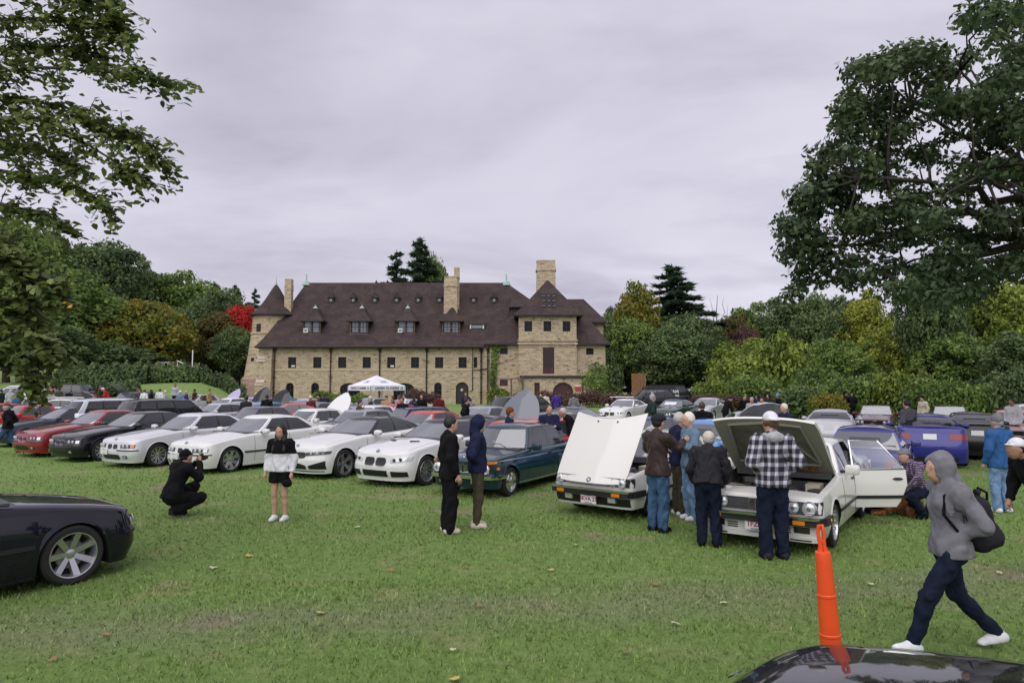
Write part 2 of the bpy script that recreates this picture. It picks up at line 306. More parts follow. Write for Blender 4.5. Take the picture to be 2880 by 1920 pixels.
def wall_open(b, x0, x1, z0, z1, Y, ops, dep=.3):
    """front wall sheet with openings (x0,x1,z0,z1,arch); arch = rise of the curved head"""
    xs = sorted({x0, x1, *[o[0] for o in ops], *[o[1] for o in ops]}); zs = sorted({z0, z1, *[o[2] for o in ops], *[o[3] for o in ops]})
    for i in range(len(xs) - 1):
        for j in range(len(zs) - 1):
            cx, cz = (xs[i] + xs[i + 1]) / 2, (zs[j] + zs[j + 1]) / 2
            if any(o[0] < cx < o[1] and o[2] < cz < o[3] for o in ops): continue
            b.poly([(xs[i], Y, zs[j]), (xs[i + 1], Y, zs[j]), (xs[i + 1], Y, zs[j + 1]), (xs[i], Y, zs[j + 1])])
    for o in ops:
        a, c, d, e, ar = o; pts = [(a, d), (c, d)]
        if ar:
            k = 10; arc = [((a + c) / 2 + (c - a) / 2 * math.cos(math.pi * i / k), e - ar + ar * math.sin(math.pi * i / k)) for i in range(k + 1)]
            pts += arc; h = k // 2
            b.poly([(c, Y, e)] + [(p[0], Y, p[1]) for p in arc[:h + 1]][::-1] if False else [(p[0], Y, p[1]) for p in arc[:h + 1]] + [(c, Y, e)])
            b.poly([(p[0], Y, p[1]) for p in arc[h:]] + [(a, Y, e)])
        else: pts += [(c, e), (a, e)]
        n = len(pts)
        for i in range(n):
            p, q = pts[i], pts[(i + 1) % n]; b.poly([(p[0], Y, p[1]), (q[0], Y, q[1]), (q[0], Y + dep, q[1]), (p[0], Y + dep, p[1])])
def window(a, c, d, e, Y, arch=0, cols=2, rows=3, fm=None, pane=None, parent=None, name='window'):
    """frame and glazing bars with the pane behind them"""
    b = MB(); fm = fm or M_DK; ft = .07
    for x in (a, c - ft): b.bx(x, x + ft, Y, Y + .09, d, e - arch)
    b.bx(a, c, Y + .002, Y + .088, d, d + ft)
    if not arch: b.bx(a, c, Y + .002, Y + .088, e - ft, e)
    else:
        k = 10; P = [((a + c) / 2 + (c - a) / 2 * math.cos(math.pi * i / k), e - arch + arch * math.sin(math.pi * i / k)) for i in range(k + 1)]
        b.tube([(p[0], Y + .05, p[1]) for p in P], .05, 6)
    for i in range(1, cols): x = a + (c - a) * i / cols; b.bx(x - .022, x + .022, Y + .015, Y + .07, d, e - arch * .15)
    for j in range(1, rows): z = d + (e - d) * j / rows; t = .03 if (rows % 2 == 0 and j == rows // 2) else .018; b.bx(a, c, Y + .02, Y + .065, z - t, z + t)
    o = hpart(name, b, fm, parent); g = MB(); pts = [(a, d), (c, d)]
    if arch: pts += P
    else: pts += [(c, e), (a, e)]
    g.prism([(p[0], Y + .05, p[1]) for p in pts], (0, .03, 0)); hpart('pane', g, pane or M_GLS, o); return o
def rect_roof(b, e, r, n=8, flare=1.12, under=True):
    """hip roof: e = eave (x0,x1,y0,y1,z), r = top (x0,x1,y0,y1,z)"""
    rows = []
    for i in range(n + 1):
        f = i / n; q = [e[j] + (r[j] - e[j]) * f for j in range(4)]; z = e[4] + (r[4] - e[4]) * f ** flare
        rows.append([(q[0], q[2], z), (q[1], q[2], z), (q[1], q[3], z), (q[0], q[3], z)])
    b.grid(rows, 0, cu=True); b.poly(rows[-1])
    if under:
        t = .16; lo = [(p[0], p[1], p[2] - t) for p in rows[0]]; b.grid([lo, rows[0]], 1, cu=True); b.poly(lo, 1)
def chimney(px0, px1, py0, py1, Y, name='chimney', d=None, band=.28):
    x0, x1 = X(px0, Y), X(px1, Y); z0, z1 = Z(py1, Y), Z(py0, Y); w = x1 - x0; d = d or w; b = MB(); zb = z0 + (z1 - z0) * (1 - band)
    def fr(s0, za, s1, zb_): rows = [[(x0 + w / 2 + sx * w / 2 * s, Y + d / 2 + sy * d / 2 * s, z) for sx, sy in ((-1, -1), (1, -1), (1, 1), (-1, 1))] for s, z in ((s0, za), (s1, zb_))]; b.grid(rows, 0, cu=True); b.poly(rows[1])
    fr(1.12, z0 - 3, 1.0, z0 + .8); fr(1.0, z0 + .8, .97, zb); fr(1.06, zb, 1.06, zb + .22); fr(1.0, zb + .22, .94, z1); fr(.98, z1 - .02, .98, z1 + .12)
    b.bx(x0 + w * .2, x1 - w * .2, Y + d * .2, Y + d * .8, z1 + .1, z1 + .14, 1); return hpart(name, b, [STONE, M_IRON])
def build_house():
    wall = MB(); ops = []; win = []
    ze = Z(974)
    for px in (821, 892, 962, 1031, 1100, 1167, 1235, 1301): ops.append((X(px - 11.5), X(px + 11.5), Z(1035), Z(1004), 0)); win.append((ops[-1], 2, 4))
    ops.append((X(1332), X(1342), Z(1034), Z(1004), 0)); win.append((ops[-1], 1, 2))
    for px, hw, top in ((816, 11, 1076), (887, 11, 1076), (1232, 10.5, 1075)): ops.append((X(px - hw), X(px + hw), Z(1118), Z(top), X(px + hw) - X(px))); win.append((ops[-1], 2, 4))
    for px, hw, top in ((985, 28, 1077), (1136, 29, 1077)): ops.append((X(px - hw), X(px + hw), Z(1125), Z(top), .55)); win.append((ops[-1], 6, 3))
    ops.append((X(1282), X(1318), .05, Z(1074), X(1318) - X(1300))); door = ops[-1]
    x0, x1 = X(752), X(1356)
    wall_open(wall, x0, x1, 0, ze + .3, BY, ops); wall.poly([(x0, BY, 0), (x0, BY + 14, 0), (x0, BY + 14, ze + .3), (x0, BY, ze + .3)])
    wall.poly([(x0, BY + 14, 0), (X(1690), BY + 14, 0), (X(1690), BY + 14, ze + .3), (x0, BY + 14, ze + .3)])
    # canted link between the long wing and the tower block
    wall.poly([(x1, BY, 0), (X(1377), BY - 1.4, 0), (X(1377), BY - 1.4, ze + .3), (x1, BY, ze + .3)]); wp = hpart('wall', wall, STONE)
    for (o, c, r) in win: window(o[0], o[1], o[2], o[3], BY + .14, o[4], c, r)
    for (o, c, r) in win[:8]:                                             # pale lintels and sills
        b = MB(); b.bx(o[0] - .18, o[1] + .18, BY - .02, BY + .1, o[3], o[3] + .22); hpart('lintel', b, M_LST); b = MB(); b.bx(o[0] - .12, o[1] + .12, BY - .06, BY + .1, o[2] - .12, o[2]); hpart('window_sill', b, M_LST)
    for i in (0, 4):                                                      # papers in two windows
        o = ops[i]; b = MB(); b.bx(o[0] + .35, o[0] + .75, BY + .11, BY + .13, o[2] + .15, o[2] + .33); hpart('window_card', b, M_WHT)
    b = MB(); b.bx(x0, x1 - .05, BY - .05, BY + .05, Z(1040) - .1, Z(1040) + .1); hpart('string_course', b, M_LST)
    b = MB(); a, c, d, e, ar = door; P = [((a + c) / 2 + (c - a) / 2 * math.cos(math.pi * i / 12), e - ar + ar * math.sin(math.pi * i / 12)) for i in range(13)]
    b.prism([(p[0], BY + .25, p[1]) for p in [(a, d), (c, d)] + P], (0, .08, 0)); dd = hpart('door', b, M_DK)
    b = MB(); b.bx((a + c) / 2 - .03, (a + c) / 2 + .03, BY + .2, BY + .25, d, e - .1); hpart('door_post', b, M_MAR, dd)
    b = MB(); b.bx(a + .55, a + .8, BY + .22, BY + .245, 1.7, 1.95); hpart('door_notice', b, M_WHT, dd)
    # main roof
    rf = MB(); zr = Z(795, 82); rect_roof(rf, (X(722), X(1685, 82), BY - .75, BY + 14.8, ze - .05), (X(857, 82), X(1424, 82), 82, 82.02, zr)); roof = hpart('roof', rf, [SHING, M_DK])
    b = MB(); b.tube([(X(722), BY - .8, ze - .08), (X(1352), BY - .8, ze - .08)], .09, 8); hpart('gutter', b, M_DK)
    for px in (857, 1424):                                                # green copper caps and finials at the ridge ends
        p = (X(px, 82), 82, zr); b = MB(); b.lathe([(.55, -.35), (.35, .12), (.08, .22), (.06, 1.0), (.0, 1.25)], 8, c=p); hpart('finial', b, M_COP, roof)
    def slope_y(z):                                                       # where the front slope is at height z
        f = ((z - (ze - .05)) / (zr - ze + .05)) ** (1 / 1.12); return (BY - .75) + (82 - BY + .75) * f
    for k, px in enumerate((874, 1008, 1140, 1268)):                         # large dormers
        Yd = slope_y(Z(941, 76.3)); z0, z1, za = Z(943, Yd), Z(900, Yd), Z(861, Yd); xc = X(px, Yd); hw = 1.02; b = MB()
        b.bx(xc - hw, xc + hw, Yd + .16, Yd + 3.2, z0, z1); dr = hpart('dormer', b, M_DK)
        r = MB(); h2 = 1.36; rect_roof(r, (xc - h2, xc + h2, Yd - .35, Yd + 3.6, z1 - .03), (xc - .12, xc + .12, Yd + 1.3, Yd + 3.4, za), 5, 1.2); hpart('dormer_roof', r, [SHING, M_DK], dr)
        if k < 3: b = MB(); b.lathe([(.3, -.12), (.16, .1), (.03, .2), (.0, .5)], 8, c=(xc, Yd + 1.35, za)); hpart('finial', b, M_COP, dr)
        for s in (-1, 1):
            a = xc + (.06 if s > 0 else -.86); o = window(a, a + .8, z0 + .28, z1 - .12, Yd + .06, 0, 2 if k % 2 else 1, 4 if k == 3 else 2, pane=mat('dormer_pane', (.16, .18, .23), .06, spec=.9), parent=dr)
        b = MB(); b.bx(xc - hw - .05, xc + hw + .05, Yd - .06, Yd + .12, z0 - .05, z0 + .24); b.bx(xc - .05, xc + .05, Yd - .04, Yd + .1, z0 + .2, z1)
        for s in (-1, 1): b.bx(xc + s * (hw - .06) - .07, xc + s * (hw - .06) + .07, Yd - .04, Yd + .14, z0 + .2, z1)
        hpart('dormer_frame', b, mat('weathered_wood', (.10, .06, .045), .8, noise=.5, nscale=4), dr)
        if k in (0, 2): b = MB(); b.bx(xc - .84, xc - .36, Yd - .22, Yd + .05, z0 + .3, z0 + .78); b.bx(xc - .77, xc - .43, Yd - .24, Yd - .22, z0 + .42, z0 + .68, 1); hpart('air_conditioner', b, [M_WHT, mat('grille_grey', (.2, .2, .22), .6)], dr)
    for px in (927, 990, 1051, 1113, 1174, 1234, 1331, 1389):             # small dormers
        Yd = slope_y(Z(851, 79)); z0, z1, za = Z(851, Yd), Z(837, Yd), Z(821, Yd); xc = X(px, Yd); b = MB(); b.bx(xc - .33, xc + .33, Yd, Yd + 1.2, z0, z1)
        rect = [(xc - .42, Yd - .18, z1), (xc + .42, Yd - .18, z1), (xc, Yd - .05, za), (xc, Yd + 1.5, za), (xc - .42, Yd + 1.4, z1), (xc + .42, Yd + 1.4, z1)]
        b.add(rect, [(0, 1, 2), (1, 5, 3, 2), (0, 2, 3, 4), (0, 4, 5, 1)], 1); dr = hpart('small_dormer', b, [M_DK, SHING])
        window(xc - .22, xc + .22, z0 + .08, z1 - .06, Yd - .06, 0, 1, 1, pane=mat('small_pane', (.3, .33, .38), .1), parent=dr)
    Yd = slope_y(Z(925, 77)); b = MB(); z0 = Z(924, Yd)                    # shed dormer
    b.bx(X(1321, Yd), X(1361, Yd), Yd, Yd + 2, z0, z0 + .48); b.add([(X(1318, Yd), Yd - .2, z0 + .5), (X(1364, Yd), Yd - .2, z0 + .5), (X(1362, Yd), Yd + 2.2, z0 + 1.35), (X(1320, Yd), Yd + 2.2, z0 + 1.35)], [(0, 1, 2, 3)], 1); sd = hpart('shed_dormer', b, [M_DK, SHING])
    b = MB(); b.bx(X(1321, Yd), X(1325, Yd), Yd - .05, Yd, z0, z0 + .46); b.bx(X(1357, Yd), X(1361, Yd), Yd - .05, Yd, z0, z0 + .46); hpart('shed_post', b, M_WHT, sd)
    b = MB(); b.bx(X(1327, Yd), X(1355, Yd), Yd - .02, Yd - .005, z0 + .08, z0 + .4); hpart('pane', b, mat('small_pane'), sd)
    # downpipes
    for px in (772, 930, 1068, 1200, 1353, 1373):
        b = MB(); x = X(px); y = BY - .12 - (1.3 if px == 1373 else 0); b.tube([(x, y, 0.1), (x, y, ze - .35)], .075, 8); b.lathe([(.08, -.5), (.2, -.15), (.22, .1)], 8, c=(x, y, ze - .25))
        for z in (1.5, 3.2, 5): b.bx(x - .13, x + .13, y - .09, y + .14, z, z + .08)
        hpart('downpipe', b, M_MAR if px < 1000 else M_IRON)
    b = MB(); x = X(1329); b.tube([(X(1371), BY - 1.2, Z(1037)), (X(1356), BY - .1, Z(1039)), (x, BY - .1, Z(1040)), (x, BY - .1, Z(1098)), (x - .3, BY - .1, Z(1100))], .055, 6); b.tube([(x, BY - .1, Z(1040)), (x, BY - .1, Z(975))], .04, 6); hpart('vent_pipe', b, M_IRON)
    # turret
    ty = 79.6; tx = X(768, ty); b = MB(); zt = Z(889, ty)
    b.lathe([(3.22, Z(1064, ty)), (2.98, Z(1025, ty)), (2.72, Z(980, ty)), (2.52, Z(942, ty))], 40, c=(tx, ty, 0)); b.lathe([(2.47, Z(938, ty)), (2.36, zt)], 40, c=(tx, ty, 0)); tur = hpart('turret', b, STONE, smooth=40)
    b = MB(); b.lathe([(2.5, Z(943, ty)), (2.62, Z(942, ty)), (2.62, Z(938, ty)), (2.46, Z(937, ty))], 40, c=(tx, ty, 0)); hpart('turret_band', b, M_LST, tur)
    b = MB(); b.lathe([(3.7, -.2), (3.55, .9), (3.45, Z(1066, ty)), (3.2, Z(1060, ty))], 32, c=(tx, ty, 0)); hpart('turret_base', b, PINK, tur, 40)
    b = MB(); za = Z(800, ty); b.lathe([(2.5, zt - .12), (2.86, zt - .08), (2.86, zt + .06)] + [(2.86 * (1 - f) ** 1.0 * (1 - .18 * math.sin(math.pi * f)) + .05 * f, zt + .06 + (za - zt) * f) for f in (0.0, .1, .2, .35, .5, .65, .8, .92, 1)], 32, c=(tx + .15, ty, 0)); b.m = [1 if i < 64 else 0 for i in range(len(b.m))]; tr = hpart('turret_roof', b, [SHING, M_DK], tur, 50)
    b = MB(); b.lathe([(.16, -.2), (.05, .4), (.0, 1.0)], 8, c=(tx + .15, ty, za)); hpart('finial', b, M_COP, tr)
    for px, p0, p1 in ((717, 937, 912), (709, 1036, 1007)):
        an = math.asin(max(-1, min(1, (X(px, 76.5) - tx) / 2.5))); r_ = 2.5 if p0 < 1000 else 2.85; b = MB(); z0, z1 = Z(p0, ty - 1.5), Z(p1, ty - 1.5)
        b.box((tx + math.sin(an) * r_, ty - math.cos(an) * r_, (z0 + z1) / 2), (.5, .16, z1 - z0), an); o = hpart('turret_window', b, M_DK, tur)
    chimney(795, 814, 787, 888, 78.4, d=.85)
    # buttress with sloped caps
    b = MB(); xb = X(739)
    for (w_, zb, zt_, yo) in ((1.0, -.1, Z(1074), .95), (.85, Z(1074), Z(1008), .55), (.8, Z(1008), ze, .25)):
        b.bx(xb - w_ / 2, xb + w_ / 2 + .7, BY - yo, BY + 1.0, zb, zt_)
    bu = hpart('buttress', b, STONE)
    for z, yo, d in ((Z(1074), .95, .55), (Z(1008), .55, .4)):
        c = MB(); c.add([(xb - .5, BY - yo - .08, z - .35), (xb + .42, BY - yo - .08, z - .35), (xb + .42, BY - yo + d, z + .4), (xb - .5, BY - yo + d, z + .4), (xb - .5, BY - yo + d, z - .35), (xb + .42, BY - yo + d, z - .35)], [(0, 1, 2, 3), (0, 3, 4), (1, 5, 2), (0, 4, 5, 1)]); hpart('buttress_cap', c, mat('pale_pink_stone', (.52, .43, .39), .85, noise=.1, nscale=3), bu)
    # mid chimney with a taller flue
    Yc = 78.4; chimney(1247, 1285, 779, 877, Yc, d=1.4); chimney(1275, 1290, 754, 860, Yc + .5, 'flue', d=.8)
    # ---- tower block
    ty0 = BY - 1.4; Yt = BY - 1.9
    xw0, xw1 = X(1377, ty0), X(1703, ty0); zw = Z(966, ty0); b = MB()
    sops = [(X(1406, ty0), X(1428, ty0), Z(996, ty0), Z(977, ty0), 0), (X(1406, ty0), X(1428, ty0), Z(1085, ty0), Z(1067, ty0), 0), (X(1649, ty0), X(1670, ty0), Z(997, ty0), Z(979, ty0), 0)]
    wall_open(b, xw0, xw1, 0, zw + .2, ty0, sops)
    b.poly([(xw1, ty0, 0), (xw1, ty0 + 14, 0), (xw1, ty0 + 14, zw + .2), (xw1, ty0, zw + .2)]); blk = hpart('tower_block_wall', b, STONE)
    for i, o in enumerate(sops): window(o[0], o[1], o[2], o[3], ty0 + .1, 0, 3 if i == 2 else 1, 2 if i == 2 else 1, pane=None if i != 1 else M_MAR, parent=blk)
    x0, x1 = X(1459, Yt), X(1622, Yt); zt = Z(885, Yt); b = MB()
    tops = [(X(px - 11, Yt), X(px + 11, Yt), Z(932, Yt), Z(903, Yt), 0) for px in (1486, 1540, 1594)] + [(X(1527, Yt), X(1559, Yt), Z(1051, Yt), Z(977, Yt), 0)]
    wall_open(b, x0, x1, 0, zt + .1, Yt, tops)
    for x in (x0, x1): b.poly([(x, Yt, 0), (x, Yt + 8, 0), (x, Yt + 8, zt + .1), (x, Yt, zt + .1)])
    b.poly([(x0, Yt + 8, 6), (x1, Yt + 8, 6), (x1, Yt + 8, zt + .1), (x0, Yt + 8, zt + .1)]); tw = hpart('tower_wall', b, STONE)
    for o in tops[:3]: window(o[0], o[1], o[2], o[3], Yt + .12, 0, 2, 2, parent=tw)
    o = tops[3]; b = MB(); b.bx(o[0], o[1], Yt + .15, Yt + .22, o[2], o[3]); dd = hpart('loft_door', b, M_MAR, tw); b = MB()
    for k in range(1, 9): z = o[2] + (o[3] - o[2]) * k / 9; b.bx(o[0] + .12, o[1] - .12, Yt + .11, Yt + .15, z - .13, z + .06) if k > 2 else None
    b.bx((o[0] + o[1]) / 2 - .03, (o[0] + o[1]) / 2 + .03, Yt + .1, Yt + .15, o[2], o[3]); hpart('louvre', b, M_DK, tw)
    for py in (957, 966): b = MB(); b.bx(x0 - .12, x1 + .12, Yt - .14, Yt + .3, Z(py, Yt) - .1, Z(py, Yt) + .1); hpart('string_course', b, STONE, tw)
    b = MB(); n = 26                                                     # dentil blocks under the course
    for k in range(n): x = x0 + (x1 - x0) * (k + .5) / n; b.bx(x - .06, x + .06, Yt - .1, Yt, Z(970, Yt) - .16, Z(970, Yt))
    hpart('dentil_row', b, STONE, tw)
    b = MB(); rect_roof(b, (X(1361, ty0), X(1716, ty0), ty0 - .6, ty0 + 14, zw), (X(1452, 78), X(1636, 78), 77.5, 84, Z(872, 77.5)), 6, 1.08); hpart('skirt_roof', b, [SHING, M_DK])
    b = MB(); rect_roof(b, (X(1446, Yt - .6), X(1642, Yt - .6), Yt - .6, Yt + 8.6, zt), (X(1538, 77), X(1543, 77), 76.6, 77.6, Z(790, 77)), 8, 1.06); tr = hpart('tower_roof', b, [SHING, M_DK], tw)
    for i in range(3):                                                   # louvred window set in the tower roof
        for j in range(3):
            fz = Z(866, 75) + j * .62; f = ((fz - zt) / (Z(790, 77) - zt)) ** (1 / 1.06); y = (Yt - .6) + (76.6 - Yt + .6) * f; xc = X(1543, 75) + (i - 1) * .58; b = MB()
            b.bx(xc - .22, xc + .22, y - .1, y + .6, fz - .02, fz + .30); b.bx(xc - .2, xc + .2, y - .14, y - .1, fz + .0, fz + .1, 1); hpart('roof_louvre', b, [mat('louvre_glass', (.03, .035, .05), .15), mat('slate_grey', (.16, .15, .17), .6)], tw)
    chimney(1510, 1564, 734, 830, 79.5, d=1.6)
    # roofs behind the tower
    b = MB(); rect_roof(b, (X(1470, 81), X(1702, 81), 79, 92, Z(906, 80)), (X(1520, 84), X(1645, 84), 85, 86, Z(841, 85)), 5, 1.0); hpart('wing_roof', b, [SHING, M_DK])
    b = MB(); b.bx(X(1560, 81), X(1694, 81), 79.8, 91, 4, Z(906, 80) - .1); hpart('wing_wall', b, STONE)
    b = MB(); rect_roof(b, (X(1432, 77), X(1500, 77), 76.4, 82, Z(862, 77)), (X(1444, 79), X(1500, 79), 79, 79.5, Z(842, 79)), 3, 1.0); b.bx(X(1436, 77), X(1490, 77), 77, 82, Z(892, 77), Z(862, 77), 1); hpart('link_dormer', b, [SHING, M_DK])
    # low terrace wall and lean-to in front of the tower
    Yl = BY - 5; b = MB(); x0, x1 = X(1473, Yl), X(1648, Yl); zl = Z(1062, Yl)
    lo = [(X(1503, Yl), X(1518, Yl), .3, Z(1076, Yl), 0), (X(1555, Yl), X(1612, Yl), .05, Z(1075, Yl), 1.0)]; wall_open(b, x0, x1, 0, zl, Yl, lo, .3)
    for x in (x0, x1): b.poly([(x, Yl, 0), (x, Yt, 0), (x, Yt, zl), (x, Yl, zl)])
    lt = hpart('terrace_wall', b, STONE); b = MB(); b.bx(x0 - .4, x1 + .1, Yl - .2, Yt, zl, zl + .22); hpart('terrace_roof', b, M_DK, lt)
    for o in lo: b = MB(); b.bx(o[0], o[1], Yl + .24, Yl + .3, o[2], o[3]); hpart('terrace_door', b, M_MAR, lt)
    b = MB(); b.bx(X(1637, Yl), X(1640, Yl), Yl - .12, Yl - .02, 0, zl); hpart('downpipe', b, M_MAR, lt)
    b = MB(); b.bx(X(1617, Yl), X(1634, Yl), Yl - .1, Yl - .05, Z(1098, Yl), Z(1086, Yl)); b.bx(X(1617, Yl), X(1634, Yl), Yl - .1, Yl - .05, Z(1086, Yl), Z(1083.5, Yl), 1); hpart('red_sign', b, [mat('sign_red', (.42, .04, .04), .5), M_WHT], lt)
    b = MB()                                                             # timber pergola
    for px in (1438, 1470): b.tube([(X(px, Yl), Yl - .4, 0), (X(px, Yl), Yl - .4, Z(1066, Yl))], .09, 6)
    b.bx(X(1398, Yl), X(1474, Yl), Yl - .5, Yl - .38, Z(1066, Yl), Z(1063, Yl)); b.tube([(X(1456, Yl), Yl - .4, Z(1066, Yl)), (X(1464, Yl), Yl - .4, Z(1072, Yl)), (X(1470, Yl), Yl - .4, Z(1082, Yl))], .05, 5)
    pg = hpart('pergola', b, mat('grey_timber', (.13, .10, .09), .8))
build_house()
# ================================================================= TENT
def build_tent():
    p = gx(1060, 51); s = 1.52; t = empty('canopy_tent', p, R(45)); tag(t, 'white pop-up canopy tent with slogan lettering in front of the stone building', 'tent')
    cl = mat('tent_cloth', (.74, .73, .80), .7, noise=.04, nscale=2); zb, zv, zp = 1.72, 2.08, 2.86; b = MB()
    rows = []
    for f in (0, .2, .4, .6, .8, 1):
        h = s * (1 - f) ; z = zv + (zp - zv) * (f ** 1.15); rows.append([(-h, -h, z), (0, -h - .0, z - .05 * math.sin(math.pi * f)), (h, -h, z), (h, 0, z - .05 * math.sin(math.pi * f)), (h, h, z), (0, h, z - .05 * math.sin(math.pi * f)), (-h, h, z), (-h, 0, z - .05 * math.sin(math.pi * f))])
    b.grid(rows, 0, cu=True); obj('canopy', b.mesh('canopy', cl), t); b = MB(); lo = [(x, y, zb) for x, y, z in rows[0]]; b.grid([lo, rows[0]], 0, cu=True); obj('valance', b.mesh('valance', cl), t)
    for sx in (-1, 1):
        for sy in (-1, 1): b = MB(); b.bx(sx * s - .03, sx * s + .03, sy * s - .03, sy * s + .03, 0, zb + .3); obj('leg', b.mesh('leg', mat('tent_leg', (.5, .5, .53), .4, .6)), t)
    ink = mat('tent_ink', (.05, .05, .09), .6); tm = text_mesh('DRIVEN TO INSPIRE', .235, ink, .002, .004, .15)
    for rz, loc in ((0, (-.1, -s - .012, (zb + zv) / 2 - .02)), (R(-90), (-s - .012, .1, (zb + zv) / 2 - .02))):
        o = obj('lettering', tm, t, loc, (0, 0, rz))
        for k in (0, 1): b = MB(); b.lathe([(0, -.002), (.055, -.002), (.055, .002), (0, .002)], 12, axis='y'); m_ = obj('logo_mark', b.mesh('logo_mark', ink if k else mat('tent_blue', (.08, .14, .4), .6)), o, (1.24 + k * .13, 0, 0))
    for rz in (0, R(-90)):                                               # faint print on the roof panels
        for k, (w_, h_) in enumerate(((.7, .05), (.45, .05), (.6, .04))):
            sl = math.atan2(zp - zv, s); d = .55 + .12 * k; b = MB(); b.box((0, 0, 0), (w_, h_, .004)); o = obj('roof_print', b.mesh('roof_print', mat('tent_print', (.32, .33, .48), .7)), t)
            y = -s + d; z = zv + (zp - zv) * ((d / s) ** 1.15) + .0; M = Matrix.Rotation(rz, 4, 'Z') @ Matrix.Translation((.05, y, z)) @ Matrix.Rotation(sl, 4, 'X'); o.matrix_local = M
build_tent()
# ================================================================= TREES
def leaf_arrays(P, Nn, L, W, rs, droop=.0):
    """one folded diamond (two triangles' worth, as a quad) per leaf: P centres, Nn facing, L length, W width"""
    n = len(P); Nn = Nn / np.linalg.norm(Nn, axis=1)[:, None]; a = rs.normal(size=(n, 3)); a[:, 2] -= droop
    u = a - (a * Nn).sum(1)[:, None] * Nn; u /= np.linalg.norm(u, axis=1)[:, None] + 1e-9; v = np.cross(Nn, u); L = np.broadcast_to(L, n)[:, None]; W = np.broadcast_to(W, n)[:, None]
    V = np.empty((n * 4, 3), np.float32); V[0::4] = P - u * L / 2; V[1::4] = P + v * W / 2 - Nn * W * .15; V[2::4] = P + u * L / 2 - Nn * L * .1; V[3::4] = P - v * W / 2 - Nn * W * .15
    return V
def crown_mesh(name, blobs, per, L, W, m, rs, shell=.5, up=.35, droop=.4):
    Ps, Ns = [], []
    for (c, r) in blobs:
        r = np.array(r if hasattr(r, '__len__') else (r, r, r), float); n = max(6, int(per * (r[0] * r[2])))
        d = rs.normal(size=(n, 3)); d[:, 2] += up * .6; d /= np.linalg.norm(d, axis=1)[:, None]; q = shell + (1.08 - shell) * rs.rand(n) ** .6
        q *= 1 + .16 * np.sin(d[:, 0] * 7 + c[0] * 3) * np.sin(d[:, 2] * 6 + c[2] * 2)
        Ps.append(np.array(c) + d * r * q[:, None]); Ns.append(d + rs.normal(size=(n, 3)) * .55 + np.array([0, 0, up]))
    P = np.concatenate(Ps); Nn = np.concatenate(Ns); n = len(P); s = rs.uniform(.65, 1.3, n)
    V = leaf_arrays(P, Nn, L * s, W * s, rs, droop); return fast_mesh(name, V, np.arange(n * 4).reshape(-1, 4), [m])
BARK = mat('bark', (.045, .035, .030), .9, noise=.4, nscale=6, bump=.6); BARK_G = mat('grey_bark', (.13, .11, .10), .9, noise=.4, nscale=6)
def limb(b, p, q, r0, r1, rs, wob=.12, k=6, n=7):
    p, q = Vector(p), Vector(q); L = (q - p).length; pts = []
    for i in range(k + 1):
        f = i / k; w_ = math.sin(math.pi * f) * wob * L; pts.append(p.lerp(q, f) + Vector((rs.normal(), rs.normal(), rs.normal() * .6 + .4)) * w_ * .5)
    b.tube(pts, [r0 + (r1 - r0) * i / k for i in range(k + 1)], n); return pts
def tree_template(seed, h, cr, base, kind='round', per=88, L=.46, W=.32, shell=.45):
    """trunk mesh and crown blobs of a broad-leaved tree of height h and crown radius cr"""
    rs = np.random.RandomState(seed); blobs = []; hc = (h - base) / 2
    n = {'round': 64, 'open': 46, 'maple': 80, 'tall': 60}[kind]
    for i in range(n):
        for _ in range(40):
            d = rs.uniform(-1, 1, 3)
            if .25 < np.linalg.norm(d) < .86: break
        if kind == 'maple': d[:2] *= 1.05 - .55 * max(0, d[2])
        if kind == 'tall': d[:2] *= .9
        r = cr * rs.uniform(.20, .38) * (1.0 if kind != 'open' else .8); blobs.append(((d[0] * cr * .86, d[1] * cr * .86, base + hc + d[2] * hc * .9), (r * 1.15, r * 1.15, r * (.62 if kind == 'maple' else .85))))
    for i in range(58):                                                  # small sprays that break up the outline
        d = rs.normal(size=3); d /= np.linalg.norm(d); d[2] = abs(d[2]) * 1.0 - .25; q = rs.uniform(.88, 1.12); k = (1.05 - .55 * max(0, d[2])) if kind == 'maple' else 1; r = cr * rs.uniform(.07, .15)
        blobs.append(((d[0] * cr * q * k, d[1] * cr * q * k, base + hc + d[2] * hc * q), (r * 1.2, r * 1.2, r * .9)))
    b = MB(); r0 = .018 * h + .06; b.tube([(0, 0, -.3), (rs.normal() * .1, rs.normal() * .1, base * .6), (rs.normal() * .3, rs.normal() * .3, base + hc * .9)], [r0 * 1.3, r0, r0 * .5], 8)
    for c, r in blobs[::2]: limb(b, (0, 0, base * rs.uniform(.6, 1.3)), c, r0 * .4, .03, rs, .1, 4, 5)
    return b, blobs, (per, L, W, shell, rs)
TT = {}
GRN = [(.020, .036, .014), (.036, .062, .022), (.056, .088, .030), (.080, .112, .042)]
